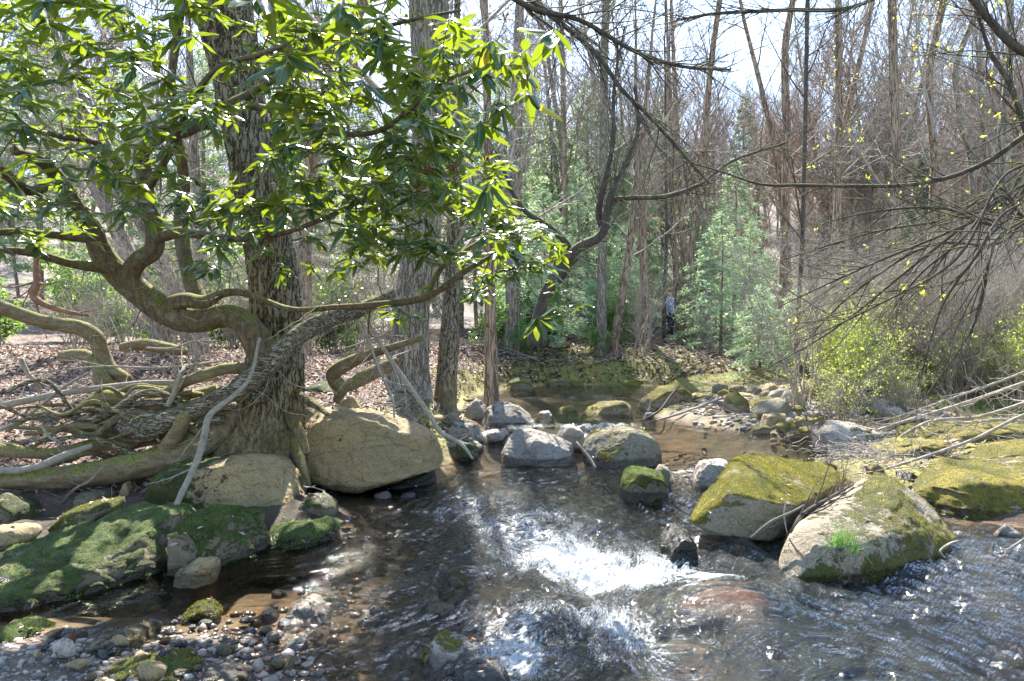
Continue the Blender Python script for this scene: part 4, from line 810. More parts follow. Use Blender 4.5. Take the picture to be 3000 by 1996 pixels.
# ------------------------------------------------------------------ limb and twig generator
def grow(T, p, d, L, r, lvl, prm, leafpts=None, rs=random):
    """recursive branching; everything real geometry"""
    n = prm['seg'][lvl]; pts = [p]; dirs = [d]; rad = [r]; px, py, pz = p; dx, dy, dz = d
    w = prm['wig'][lvl]; up = prm['up'][lvl]; st = L / n
    for i in range(n):
        dx += rs.gauss(0, w); dy += rs.gauss(0, w); dz += rs.gauss(0, w) + up
        m = math.sqrt(dx * dx + dy * dy + dz * dz); dx /= m; dy /= m; dz /= m
        px += dx * st; py += dy * st; pz += dz * st
        pts.append((px, py, pz)); dirs.append((dx, dy, dz)); rad.append(r * (1 - (i + 1) / n * prm['taper'][lvl]))
    T.add(pts, rad, prm['sides'][lvl])
    if leafpts is not None and lvl >= prm['leaflvl']:
        for q, dd in zip(pts[1:], dirs[1:]): leafpts.append((q, dd))
    if lvl + 1 < prm['lv']:
        k = prm['kids'][lvl]; k = int(k) + (rs.random() < k % 1)
        for j in range(k):
            f = prm['f0'][lvl] + (1 - prm['f0'][lvl]) * (j + rs.random()) / k
            i = min(int(f * n), n - 1); t = f * n - i
            q = tuple(a + (b - a) * t for a, b in zip(pts[i], pts[i + 1])); dd = dirs[i]
            ang = prm['ang'][lvl] + rs.gauss(0, 0.18); az = rs.uniform(0, 6.2832)
            ref = Vector((0, 0, 1)) if abs(dd[2]) < 0.9 else Vector((1, 0, 0))
            dv = Vector(dd); s1 = dv.cross(ref).normalized(); s2 = dv.cross(s1)
            nd = dv * math.cos(ang) + (s1 * math.cos(az) + s2 * math.sin(az)) * math.sin(ang)
            ll = L * prm['lr'][lvl] * rs.uniform(0.6, 1.15) * (1.15 - 0.6 * f)
            rr = min(rad[i] * 0.72, max(r * prm['rr'][lvl] * rs.uniform(.7, 1.1), prm['rmin']))
            grow(T, q, tuple(nd), ll, rr, lvl + 1, prm, leafpts, rs)
TREE = dict(lv=4, seg=[9, 6, 5, 4], wig=[.05, .10, .13, .17], up=[.02, .05, .04, .02], taper=[.75, .75, .75, .7], sides=[7, 4, 3, 3], kids=[15, 5, 4, 0], f0=[.25, .2, .15, 0],
            ang=[.85, .75, .75, .7], lr=[.42, .5, .5, .5], rr=[.33, .4, .5, .5], rmin=.003, leaflvl=9)
def leaf_cloud(pts, n_each, size, spread, flat=0.0, asp=0.45, droop=0.0):
    """small separate leaf faces around twig points -> V, F, tint"""
    c = np.array([q for q, _ in pts]); c = np.repeat(c, n_each, 0); n = len(c)
    c = c + rng.normal(0, spread, (n, 3)); a = rng.normal(size=(n, 3)); a[:, 2] = a[:, 2] * (1 - flat) - droop; a /= np.linalg.norm(a, axis=1, keepdims=True)
    b = rng.normal(size=(n, 3)); b[:, 2] *= (1 - flat * 0.8); b = np.cross(a, np.cross(b, a)); b /= np.linalg.norm(b, axis=1, keepdims=True) + 1e-9
    b = np.where(np.abs((a * b).sum(1, keepdims=True)) > .9, np.roll(a, 1, 1), b)
    L = (size * rng.uniform(.6, 1.3, n))[:, None]; W = L * asp * 0.5
    V = np.stack([c, c + a * L * .5 + b * W, c + a * L, c + a * L * .5 - b * W], 1).reshape(-1, 3)
    return V, np.arange(4 * n).reshape(-1, 4), np.repeat(rng.random(n), 4)

def traced_tree(label, pts, base_py, mat, group=None, crown=None, twig=M_TWIG, rings=90, sides=20, ext=None, bark_amp=0.05, fu=5, cat='tree', name='bare_tree', crown_seed=None, roots=0, topless=False, up_kids=12, side_bias=None, Lk=1.0):
    """pts from the top down: (px, py, depth, width)"""
    pts = list(pts)[::-1]                                   # base first
    p, r = trace(pts, rings)
    g = gz(p[0, 0], p[0, 1]); 
    if p[0, 2] > g - 0.03:                                   # carry the trunk down into the soil
        m = 6; add = np.array([[p[0, 0], p[0, 1], g - 0.15 + (p[0, 2] - g + 0.15) * i / m] for i in range(m)]); p = np.vstack([add, p]); r = np.concatenate([np.full(m, r[0]) * np.linspace(1.5, 1.05, m), r])
    if ext:                                                  # the trunk goes on above the frame
        dirv = p[-1] - p[-8]; dirv /= np.linalg.norm(dirv); m = 24
        dirv = dirv * .8 + np.array([0, 0, .2]); dirv /= np.linalg.norm(dirv)
        e = p[-1] + dirv * np.linspace(0, ext, m + 1)[1:, None] + np.cumsum(rng.normal(0, .02 * ext / m, (m, 3)), 0)
        p = np.vstack([p, e]); r = np.concatenate([r, r[-1] * np.linspace(1, .12, m + 1)[1:]])
    base = (float(p[0, 0]), float(p[0, 1]), float(g))
    root = empty(name, base, label, cat, group)
    bark_tube('trunk', p, r, sides, [mat], base, root, amp=bark_amp, fu=fu, fs=2.2, seed=crown_seed or 1.0)
    if crown:
        rs = random.Random(int((crown_seed or 1) * 1000) + 3); T = Tubes(); n = len(p)
        prm = dict(TREE); prm.update(crown)
        f0 = crown.get('start', .3)
        for j in range(up_kids):
            f = f0 + (1 - f0) * ((j + rs.random()) / up_kids); i = min(int(f * (n - 1)), n - 2)
            q = p[i]; dd = p[min(i + 3, n - 1)] - p[max(i - 3, 0)]; dd /= np.linalg.norm(dd)
            az = rs.uniform(0, 6.28); ang = prm['ang'][0] + rs.gauss(0, .2)
            if side_bias is not None and rs.random() < .6: az = side_bias + rs.gauss(0, .5)
            hv = np.array([math.cos(az), math.sin(az), 0]); nd = dd * math.cos(ang) + hv * math.sin(ang); nd /= np.linalg.norm(nd)
            L = Lk * crown.get('L', 2.5) * rs.uniform(.6, 1.2) * (1.2 - .6 * f)
            grow(T, tuple(q), tuple(nd), L, min(r[i] * .45, crown.get('r', .035) * rs.uniform(.5, 1.1)), 1, prm, None, rs)
        V, F, t = T.build()
        link('crown', make_mesh('crown', V - np.array(base), F, [twig], True, {'tint': t}), parent=root)
    return root

# ------------------------------------------------------------------ the leaning oak on the left bank
oak_pts = [(640, -160, 6.1, 172), (652, 0, 6.2, 164), (690, 200, 6.35, 140), (712, 320, 6.4, 134), (752, 520, 6.5, 136), (784, 700, 6.6, 138), (806, 860, 6.7, 142), (810, 1000, 6.75, 150), (796, 1120, 6.8, 190), (772, 1220, 6.85, 245), (752, 1310, 6.85, 310), (745, 1400, 6.85, 350)]
p, r = trace(oak_pts[::-1], 330)
m = 26; dirv = np.array([-.1, -.12, 1.0]); e = p[-1] + dirv * np.linspace(0, 6, m + 1)[1:, None]; p = np.vstack([p, e]); r = np.concatenate([r, r[-1] * np.linspace(1, .4, m + 1)[1:]])
oak_base = (float(p[0, 0]), float(p[0, 1]), gz(p[0, 0], p[0, 1]))
OAK = empty('oak_tree', oak_base, 'thick furrowed oak trunk leaning left above exposed roots on the left bank', 'tree')
bark_tube('trunk', p, r, 170, [M_BARK_OAK], oak_base, OAK, amp=0.06, fu=15, fs=9, seed=2.0, flare=0.0, lump=0.05)
def limb(name, parent, base, pts, mat, n=60, sides=18, amp=.07, fu=5, fs=8, lump=0.22, seed=1.0, twist=0.0):
    q, rr = trace(pts, n)
    return bark_tube(name, q, rr, sides, [mat], base, parent, amp=amp, fu=fu, fs=fs, lump=lump, seed=seed, twist=twist)
# its exposed roots
limb('root', OAK, oak_base, [(700, 1180, 6.7, 120), (620, 1260, 6.45, 104), (560, 1310, 6.3, 90), (480, 1345, 6.2, 80), (330, 1378, 6.1, 74), (180, 1400, 6.05, 67), (0, 1402, 6.0, 61), (-150, 1400, 6.0, 56)], M_ROOT, n=110, sides=30, lump=.16, seed=3, amp=.05)
limb('root', OAK, oak_base, [(720, 1150, 6.55, 48), (660, 1165, 6.35, 50), (610, 1195, 6.2, 46), (550, 1212, 6.1, 43), (520, 1262, 6.1, 45), (490, 1310, 6.15, 48), (470, 1345, 6.2, 40)], M_ROOT, n=70, sides=22, seed=4)
limb('root', OAK, oak_base, [(755, 1110, 6.4, 32), (720, 1085, 6.25, 34), (670, 1080, 6.2, 32), (600, 1098, 6.2, 30), (540, 1120, 6.3, 32), (500, 1145, 6.4, 27), (430, 1160, 6.6, 21)], M_ROOT, n=70, sides=18, seed=5)
limb('root', OAK, oak_base, [(728, 1092, 6.22, 27), (715, 1125, 6.18, 34), (680, 1155, 6.15, 35), (620, 1188, 6.15, 32)], M_ROOT, n=40, sides=18, seed=6)
limb('root', OAK, oak_base, [(640, 1230, 6.6, 48), (540, 1250, 6.5, 45), (420, 1290, 6.5, 40), (300, 1300, 6.5, 38), (150, 1330, 6.4, 32), (0, 1320, 6.4, 40), (-100, 1330, 6.4, 40)], M_ROOT, n=90, sides=20, seed=7)
limb('root', OAK, oak_base, [(860, 1290, 6.7, 48), (880, 1360, 6.55, 40), (895, 1400, 6.45, 27), (905, 1425, 6.4, 16)], M_ROOT, n=40, sides=14, seed=8)
limb('root', OAK, oak_base, [(855, 1390, 6.4, 16), (878, 1402, 6.3, 21), (890, 1430, 6.2, 18), (880, 1450, 6.2, 11)], M_SHAGGY, n=30, sides=12, seed=9)
limb('root', OAK, oak_base, [(270, 1306, 6.0, 16), (190, 1335, 5.9, 24), (120, 1365, 5.9, 24), (60, 1378, 5.9, 22), (0, 1380, 5.9, 22), (-80, 1386, 5.9, 22)], M_STICK, n=60, sides=14, seed=10)
limb('root', OAK, oak_base, [(640, 1150, 6.75, 56), (560, 1170, 6.7, 48), (470, 1195, 6.75, 40), (380, 1190, 6.8, 32)], M_ROOT, n=50, sides=16, seed=11)

rr_ = random.Random(31)
for k_ in range(16):                                         # the tangle of thinner roots gripping the bank
    x0 = rr_.uniform(560, 720); y0 = rr_.uniform(1130, 1290); d0 = rr_.uniform(6.2, 6.6); x1 = rr_.uniform(-60, 330); y1 = rr_.uniform(1150, 1400); w0 = rr_.uniform(14, 34)
    pts_ = [(x0 + (x1 - x0) * t + rr_.gauss(0, 12) * (0 < t < 1), y0 + (y1 - y0) * t + (rr_.gauss(0, 26) if 0 < t < 1 else 0), d0 - .25 * t * rr_.random(), w0 * (1 - .7 * t)) for t in (0, .2, .4, .6, .8, 1)]
    limb('root', OAK, oak_base, pts_, [M_ROOT, M_SHAGGY, M_BARK_RHODO][k_ % 3], n=60, sides=10, seed=60 + k_, lump=.3)
for k_, (x0, y0, x1, y1, w0) in enumerate([(840, 1200, 900, 1330, 40), (700, 1250, 660, 1360, 50), (640, 1290, 600, 1360, 36), (860, 1150, 960, 1215, 30)]):
    limb('root', OAK, oak_base, [(x0, y0, 6.7, w0), ((x0 + x1) / 2 + 8, (y0 + y1) / 2, 6.5, w0 * .8), (x1, y1, 6.4, w0 * .5)], M_BARK_OAK, n=30, sides=12, seed=80 + k_, lump=.3)

# shaggy lying stem that crosses the foot of the oak
def stick(label, pts, mat, n=50, sides=10, name='branch', cat='branch', group=None, amp=.04, lump=.1, seed=1.0, fu=3, twigs=0, twmat=None, rings=None):
    q, rr = trace(pts, n); b = (float(q[0, 0]), float(q[0, 1]), float(q[0, 2]))
    o = bark_tube(name, q, rr, sides, [mat], b, None, amp=amp, lump=lump, seed=seed, fu=fu, fs=8); tag(o, label, cat, group)
    if twigs:
        rs = random.Random(int(seed * 77)); T = Tubes(); prm = dict(TREE); prm.update(lv=4, kids=[0, 3, 2, 0], lr=[.4, .5, .5, .5])
        for j in range(twigs):
            i = rs.randrange(3, n - 3); dd = q[i + 1] - q[i]; dd /= np.linalg.norm(dd)
            nd = dd + np.array([rs.gauss(0, .5), rs.gauss(0, .5), rs.gauss(.1, .5)]); nd /= np.linalg.norm(nd)
            grow(T, tuple(q[i]), tuple(nd), rs.uniform(.15, .55), rr[i] * .4, 1, prm, None, rs)
        V, F, t = T.build(); link('twigs', make_mesh('twigs', V - np.array(b), F, [twmat or mat], True, {'tint': t}), parent=o, stuff=True)
    return o
stick('shaggy grey fallen stem draped across the foot of the oak', [(225, 1258, 6.6, 50), (300, 1228, 6.5, 66), (370, 1240, 6.35, 72), (430, 1252, 6.25, 84), (520, 1222, 6.15, 62), (610, 1180, 6.1, 52), (700, 1135, 6.05, 58), (780, 1070, 6.05, 66), (850, 1000, 6.15, 58), (940, 945, 6.3, 50), (1060, 905, 6.5, 42), (1150, 860, 6.7, 30)], M_SHAGGY, n=160, sides=30, amp=.12, lump=.18, seed=3.3, fu=6, cat='fallen stem')
stick('long pale debarked branch lying on the litter left of the oak', [(-60, 1205, 6.6, 22.5), (0, 1190, 6.6, 22.5), (200, 1150, 6.6, 19.5), (400, 1125, 6.7, 18.0), (530, 1120, 6.8, 16.5), (640, 1108, 6.9, 12.0)], M_STICK, n=90, seed=4.1)
stick('forked grey stick leaning from the roots down to the mossy boulder', [(760, 990, 6.0, 9.0), (735, 1100, 5.85, 10.5), (690, 1155, 5.75, 13.5), (617, 1215, 5.65, 18.0), (600, 1270, 5.55, 19.5), (585, 1330, 5.45, 20.2), (555, 1400, 5.35, 18.8), (530, 1450, 5.25, 18.0), (512, 1492, 5.15, 15.0)], M_STICK, n=80, sides=12, seed=5.1, twigs=4)
stick('curved green mossy trunk bowing over the leaf litter at far left', [(-80, 870, 6.6, 44), (0, 900, 6.7, 42), (120, 940, 6.8, 40), (230, 960, 6.9, 44), (280, 990, 6.95, 46), (300, 1040, 7.0, 44), (325, 1085, 7.0, 46), (380, 1115, 7.0, 30)], M_ROOT, n=80, sides=16, seed=6.1, cat='leaning trunk')
stick('lumpy moss covered stump root behind the curved trunk', [(190, 1045, 7.1, 44), (250, 1045, 7.0, 40), (290, 1075, 6.95, 38), (300, 1110, 6.9, 46), (330, 1135, 6.9, 26)], M_ROOT, n=50, sides=14, seed=7.1, cat='stump', lump=.3)
stick('mossy half rotten log in the litter below the rhododendron trunk', [(355, 1018, 7.6, 26), (420, 1010, 7.6, 36), (490, 1022, 7.6, 36), (545, 1030, 7.6, 24)], M_ROOT, n=40, sides=14, seed=8.1, cat='log')
stick('hump backed mossy root surfacing from the litter', [(215, 1215, 6.5, 16), (250, 1190, 6.45, 34), (310, 1165, 6.4, 46), (370, 1175, 6.4, 40), (420, 1185, 6.5, 20)], M_ROOT, n=40, sides=14, seed=9.1, cat='root')
stick('reddish elbow shaped dead branch at far left', [(112, 700, 7.6, 12), (105, 780, 7.6, 16), (108, 830, 7.6, 20), (98, 868, 7.6, 22), (130, 892, 7.6, 18), (190, 912, 7.6, 13), (260, 925, 7.6, 8)], M_TWIG_RED, n=50, sides=10, seed=10.1, twigs=8)
stick('mossy stem sloping down right of the oak onto the big tan boulder', [(1240, 990, 6.6, 16), (1110, 1030, 6.75, 26), (1030, 1060, 6.8, 38), (975, 1098, 6.9, 42), (1000, 1135, 6.95, 40), (985, 1175, 7.0, 22)], M_ROOT, n=60, sides=14, seed=11.1)
stick('grey green bent branch resting behind the tan block', [(1165, 1060, 7.3, 34), (1090, 1095, 7.2, 44), (1020, 1132, 7.1, 36), (985, 1130, 7.1, 34), (965, 1100, 7.1, 24)], M_ROOT, n=50, sides=14, seed=12.1)
stick('drooping brown stick whose tip touches the stream right of the big tan boulder', [(1040, 860, 6.4, 10.4), (1110, 1000, 6.6, 11.7), (1190, 1120, 6.75, 16.9), (1255, 1210, 6.85, 15.6), (1290, 1265, 6.9, 14.3), (1350, 1300, 6.9, 11.7), (1385, 1345, 6.9, 7.8)], M_TWIG, n=70, sides=10, seed=13.1, twigs=10)
stick('thin dead branch hanging over the big tan boulder', [(1060, 940, 6.5, 7.2), (1110, 1080, 6.6, 7.8), (1150, 1170, 6.6, 7.2), (1155, 1225, 6.6, 4.8)], M_TWIG, n=50, sides=8, seed=14.1, twigs=12)

# ------------------------------------------------------------------ second oak and other near trunks
double_oak = traced_tree('grey barked trunk rising behind the rhododendron leaves, centre left', [(1245, -150, 9.6, 118), (1255, 0, 9.7, 114), (1262, 200, 9.8, 108), (1258, 400, 9.9, 98), (1240, 620, 10, 96), (1212, 850, 10, 100), (1200, 1000, 10, 112), (1195, 1120, 10, 130), (1200, 1235, 9.9, 170)], 1235, M_BARK_GREY, rings=160, sides=64, ext=7, bark_amp=.07, fu=7, crown=dict(L=3.2, r=.05, start=.42), up_kids=16, crown_seed=2.3)
traced_tree('furrowed second stem standing right behind the grey trunk', [(1330, 540, 10.6, 34), (1328, 700, 10.5, 40), (1322, 900, 10.4, 52), (1315, 1000, 10.3, 58), (1308, 1120, 10.25, 62), (1300, 1230, 10.2, 80)], 1230, M_BARK_OAK, rings=90, sides=40, ext=5, crown=dict(L=2, r=.03, start=.5), up_kids=8, crown_seed=3.1)

BT = dict(kids=[0, 9, 6, 0], lr=[.4, .5, .5, .5], L=2.6, r=.028, rmin=.0022)
BTf = dict(kids=[0, 8, 6, 0], L=2.8, r=.03, rmin=.0025, seg=[9, 5, 4, 3])
tr = [
 ('pale grey green straight trunk right of the rhododendron tip', [(1778, -60, 18.8, 40), (1770, 200, 18.8, 44), (1768, 500, 18.8, 46), (1764, 800, 18.8, 52), (1760, 1060, 18.8, 60)], M_BARK_GREY, BT, 14),
 ('slim trunk leaning left behind the pale grey green one', [(1880, 420, 19, 24), (1862, 560, 19, 30), (1840, 760, 19, 36), (1800, 1000, 19, 42)], M_BARK_BROWN, BT, 10),
 ('brown trunk forking at mid height behind the laurel branches', [(1865, 380, 20, 20), (1868, 500, 20, 36), (1882, 700, 20, 40), (1890, 860, 20, 42), (1896, 985, 20, 50)], M_BARK_BROWN, BT, 10),
 ('thin dark stem left of the person', [(1950, 420, 22, 12), (1952, 700, 22, 14), (1945, 950, 22, 18), (1948, 1020, 22, 20)], M_BARK_DARK, BTf, 6),
 ('left stem of the trunk cluster beside the person', [(1960, 300, 23, 20), (1968, 560, 23, 28), (1980, 800, 23, 32), (1992, 1040, 23, 40)], M_BARK_BROWN, BT, 8),
 ('middle stem of the trunk cluster with green moss at its foot', [(1975, 200, 23.4, 22), (1988, 480, 23.4, 30), (2006, 780, 23.4, 34), (2014, 1040, 23.4, 42)], M_BARK_BROWN, BT, 8),
 ('right stem of the trunk cluster sweeping out to the upper right', [(2120, -60, 22.5, 26), (2100, 60, 22.5, 28), (2078, 240, 22.5, 28), (2066, 420, 22.5, 30), (2038, 620, 22.5, 32), (2022, 800, 22.5, 36), (2020, 1040, 22.5, 44)], M_BARK_BROWN, BT, 12),
 ('double brown stem rising through bare twigs right of the young hemlocks', [(2330, -40, 21, 22), (2300, 150, 21, 28), (2305, 400, 21, 32), (2302, 650, 21, 34), (2308, 860, 21, 38), (2315, 930, 21, 44)], M_BARK_BROWN, BT, 14),
 ('leaning brown stem splitting off left of the double one', [(2180, 60, 22, 14), (2240, 300, 22, 20), (2286, 520, 22, 26), (2298, 700, 22, 30), (2290, 930, 22, 34)], M_BARK_BROWN, BTf, 8),
 ('dark slender pole of a tree with a bowed foot on the gravel bar', [(2368, -60, 13, 18), (2362, 200, 13, 20), (2356, 500, 13, 19), (2348, 760, 13, 20), (2336, 960, 13, 22), (2336, 1050, 13, 26), (2352, 1090, 13, 30), (2385, 1118, 13, 34)], M_BARK_DARK, dict(kids=[0, 5, 3, 0], L=1.9, r=.02), 16),
 ('brown trunk with steep upward forks, centre right', [(2456, -60, 19, 24), (2456, 150, 19, 26), (2458, 330, 19, 28), (2455, 560, 19, 28), (2444, 800, 19, 30), (2440, 960, 19, 36)], M_BARK_BROWN, BT, 16),
 ('steep fork of the brown forked tree running to the top edge', [(2570, -60, 19.3, 16), (2530, 130, 19.3, 20), (2490, 300, 19.3, 22), (2462, 420, 19.3, 24), (2455, 560, 19.3, 24), (2452, 960, 19.3, 26)], M_BARK_BROWN, BTf, 8),
 ('straight ridged brown trunk cut by the long dark bough', [(2612, -60, 17, 28), (2616, 100, 17, 29), (2620, 300, 17, 29), (2628, 520, 17, 31), (2626, 760, 17, 32), (2620, 960, 17, 36)], M_BARK_BROWN, BTf, 10),
 ('crooked brown trunk right of the straight ridged one', [(2778, -60, 18, 26), (2745, 90, 18, 27), (2722, 210, 18, 27), (2728, 350, 18, 28), (2738, 480, 18, 28), (2730, 700, 18, 30), (2728, 960, 18, 34)], M_BARK_BROWN, BT, 12),
 ('wavy dark trunk at the upper right', [(2890, -60, 20, 18), (2850, 60, 20, 20), (2800, 200, 20, 22), (2815, 350, 20, 22), (2850, 520, 20, 24), (2840, 960, 20, 28)], M_BARK_GREY, BT, 12),
 ('tall trunk near the right edge with yellow new leaves', [(2960, -60, 15, 24), (2955, 200, 15, 26), (2930, 450, 15, 26), (2950, 700, 15, 28), (2945, 980, 15, 34)], M_BARK_GREY, BT, 12),
 ('grey trunk seen in the gap right of the fork of hanging leaves', [(1520, 120, 19, 34), (1512, 350, 19, 42), (1508, 600, 19, 46), (1500, 980, 19, 52)], M_BARK_GREY, BT, 10),
 ('reddish brown trunk behind the leafy tip of the rhododendron', [(1425, 180, 12, 30), (1430, 440, 12, 40), (1432, 700, 12, 46), (1436, 900, 12, 48), (1440, 1080, 12, 56)], M_BARK_BROWN, BTf, 10),
 ('thin brown trunk between the grey trunk and the pale green one', [(1640, -60, 24, 22), (1650, 250, 24, 26), (1655, 600, 24, 28), (1660, 1000, 24, 32)], M_BARK_BROWN, BTf, 10),
 ('leaning reddish bough like trunk behind the top of the two big trunks', [(1090, -60, 13, 40), (1040, 60, 13, 42), (985, 160, 13, 40), (940, 300, 13, 42), (900, 600, 13, 46), (890, 1010, 13, 56)], M_BARK_BROWN, BT, 14),
 ('pale leaning trunk behind the rhododendron, left', [(250, 420, 11, 40), (330, 640, 11, 52), (400, 800, 11, 58), (470, 960, 11, 66)], M_BARK_GREY, BTf, 8),
 ('second pale leaning trunk behind the rhododendron, left', [(290, 380, 12.5, 34), (390, 600, 12.5, 44), (470, 760, 12.5, 50), (560, 960, 12.5, 56)], M_BARK_GREY, BTf, 8),
 ('slim trunk showing between the rhododendron stem and the oak', [(560, 300, 12, 30), (575, 560, 12, 36), (580, 800, 12, 40), (585, 960, 12, 46)], M_BARK_GREY, BTf, 8),
]
WK = [.55, .62, .62, .7, .55, .55, .6, .75, .75, .6, .78, .75, .85, .82, .8, .8, .9, .7, .6, .8, .85, .85, .8]
for k, (lab, pts, mat, cr, kids) in enumerate(tr):
    pts = [(a, b, c, w * WK[k]) for a, b, c, w in pts]
    near = pts[-1][2] < 16
    traced_tree(lab, pts, 0, mat, crown=cr, up_kids=int(kids * 1.5), crown_seed=4.0 + k * .37, sides=24 if near else 16, rings=80 if near else 60, ext=pts[0][2] * .28, bark_amp=.06, twig=M_TWIG if mat is not M_BARK_DARK else M_TWIG_DK)

# ------------------------------------------------------------------ woods beyond: whole trees, copied
def far_tree(seed, h, mat, fork=False):
    rs = random.Random(seed); T = Tubes(); prm = dict(TREE); prm.update(lv=4, seg=[10, 6, 4, 3], kids=[34, 9, 6, 0], ang=[.7, .7, .7, .7], up=[.0, .09, .06, .02], wig=[.035, .09, .13, .16], lr=[.3, .5, .55, .5], rmin=.012, f0=[.22, .2, .15, 0], rr=[.3, .5, .5, .5], sides=[8, 3, 3, 3], taper=[.85, .75, .7, .6])
    grow(T, (0, 0, -.3), (rs.gauss(0, .04), rs.gauss(0, .04), 1), h, h * .0065 + .025, 0, prm, None, rs)
    if fork: grow(T, (0.05, 0, -.2), (rs.gauss(0, .12), rs.gauss(0, .1), 1), h * .85, h * .005 + .02, 0, prm, None, rs)
    return T
def split_far(name, T, m1, m2):
    A = Tubes(); B = Tubes()
    for (n, k), l in T.L.items(): (A if k == 8 else B).L[(n, k)] = l
    V, F, t = A.build(); a = make_mesh('trunk', V, F, [m1], True, {'tint': t})
    V, F, t = B.build(); b = make_mesh('crown', V, F, [m2], True, {'tint': t}); return a, b
FAR = [split_far('t', far_tree(s, h, None, fk), m1, m2) for s, h, fk, m1, m2 in [(1, 14, 0, M_BARK_BROWN, M_TWIG), (2, 17, 1, M_BARK_GREY, M_TWIG), (3, 12, 0, M_BARK_GREY, M_TWIG), (4, 15, 1, M_BARK_BROWN, M_TWIG_RED), (5, 18, 0, M_BARK_BROWN, M_TWIG), (6, 11, 1, M_BARK_GREY, M_TWIG)]]
def copy_tree(meshes, loc, rz, s, label, group, name='bare_tree', cat='tree', names=('trunk', 'crown')):
    root = empty(name, loc, label, cat, group); root.rotation_euler = (0, 0, rz); root.scale = (s, s, s)
    for nm, me in zip(names, meshes):
        if me is not None: link(nm, me, parent=root)
    return root
rsf = random.Random(5)
def wood(n, d0, d1, u0, u1, label, group, smin=.8, smax=1.2, power=1.0):
    for k in range(n):
        d = d0 + (d1 - d0) * rsf.random() ** power; x = d * (u0 + (u1 - u0) * rsf.random())
        copy_tree(FAR[rsf.randrange(6)], (x, d, gz(x, d) - .1), rsf.uniform(0, 6.28), rsf.uniform(smin, smax), label, group)
wood(34, 30, 46, .05, .80, 'tall bare grey brown tree in the wood behind the far bank on the right', 'bare trees of the wood behind the right bank')
wood(20, 30, 46, -.85, .05, 'bare tree in the wood behind the rhododendron on the left', 'bare trees of the wood behind the left bank')
wood(90, 48, 100, -.05, .85, 'small distant bare tree on the hazy hillside at the right', 'distant bare trees on the right hillside')
wood(40, 44, 90, -.85, -.05, 'small distant bare tree on the hillside behind the left bank', 'distant bare trees on the left hillside')

# ------------------------------------------------------------------ conifers
def conifer(seed, h, rad, nb, dens, need, mat, droop=.12, start=.06, asp=.14, top=.12, sz=1.0):
    rs = random.Random(seed); T = Tubes(); leaf = []
    T.add([(0, 0, -.2), (rs.gauss(0, .05), 0, h * .4), (rs.gauss(0, .06), rs.gauss(0, .06), h * .75), (0, 0, h)], [h * .011 + .01, h * .009, h * .005, .004], 6)
    A = Tubes(); A.L = T.L; T = Tubes()
    for j in range(nb):
        f = start + (1 - start) * (j / nb) ** .9; z = h * f; R = rad * ((1 - f) ** .75 * (1 - .25 * math.exp(-f * 8)) + top * .3) * rs.uniform(.65, 1.15)
        az = j * 2.4 + rs.gauss(0, .3); dx, dy = math.cos(az), math.sin(az)
        n = 5; pts = [(dx * R * t, dy * R * t, z + R * (.22 * t - droop * 3 * t * t)) for t in np.linspace(0, 1, n)]
        T.add(pts, [.012 * (1 - t * .8) * (R / 1.2 + .4) for t in np.linspace(0, 1, n)], 3)
        m = max(4, int(R * dens))
        for q in range(m):
            t = .12 + .88 * math.sqrt(rs.random()); side = rs.choice((-1, 1)); w = (1 - t * .75) * R * .42 * rs.random()
            bx, by, bz = dx * R * t - dy * side * w, dy * R * t + dx * side * w, z + R * (.22 * t - droop * 3 * t * t) - w * .12 + rs.gauss(0, .02)
            leaf.append(((bx, by, bz), (dx * .5 - dy * side * .8, dy * .5 + dx * side * .8, -.1)))
    c = np.array([a for a, _ in leaf]); dd = np.array([b for _, b in leaf]); n = len(c); k = need
    c = np.repeat(c, k, 0) + rng.normal(0, .035 * sz, (n * k, 3)); a = np.repeat(dd, k, 0) + rng.normal(0, .45, (n * k, 3)); a /= np.linalg.norm(a, axis=1, keepdims=True)
    b = np.cross(a, rng.normal(size=a.shape) * np.array([.5, .5, 1]) + np.array([0, 0, .8])); b /= np.linalg.norm(b, axis=1, keepdims=True)
    L = rng.uniform(.05, .13, len(c))[:, None] * sz; W = L * asp
    V = np.stack([c - b * W, c + b * W, c + a * L], 1).reshape(-1, 3)
    me = make_mesh('needles', V, [np.arange(len(V)).reshape(-1, 3)], [mat], False, {'tint': np.repeat(rng.random(len(c)), 3)})
    Va, Fa, ta = A.build(); Vb, Fb, tb = T.build()
    return make_mesh('trunk', Va, Fa, [M_BARK_BROWN], True, {'tint': ta}), make_mesh('branches', Vb, Fb, [M_TWIG], True, {'tint': tb}), me
HEM = [conifer(1, 3.6, 1.5, 70, 26, 6, M_NEEDLE, sz=1.0), conifer(2, 2.6, 1.3, 60, 28, 6, M_NEEDLE, sz=.9), conifer(3, 4.6, 1.5, 80, 24, 6, M_NEEDLE, sz=1.1)]
PIN = [conifer(4, 11, 2.6, 90, 24, 6, M_NEEDLE_FAR, sz=2.0, start=.1, droop=.05), conifer(5, 9, 2.8, 80, 26, 6, M_NEEDLE_FAR, sz=2.0, start=.05, droop=.06), conifer(6, 13, 2.5, 90, 24, 6, M_NEEDLE_DK, sz=2.0, start=.15)]
CN = ('trunk', 'branches', 'needles')
def hem(k, px, py, d, s, label):
    q = P(px, py, d); x, y = q[0], q[1]
    copy_tree(HEM[k], (x, y, gz(x, y)), rsf.uniform(0, 6), s, label, None, 'young_hemlock', 'conifer', CN)
hem(1, 2230, 1050, 16.5, .8, 'low bushy young hemlock with pale sprays, lowest of the hemlock group')
hem(0, 2110, 1000, 21, 1.15, 'feathery light green hemlock right behind the trunk cluster')
hem(2, 2200, 1000, 22, .9, 'taller light green hemlock at the centre of the hemlock group')
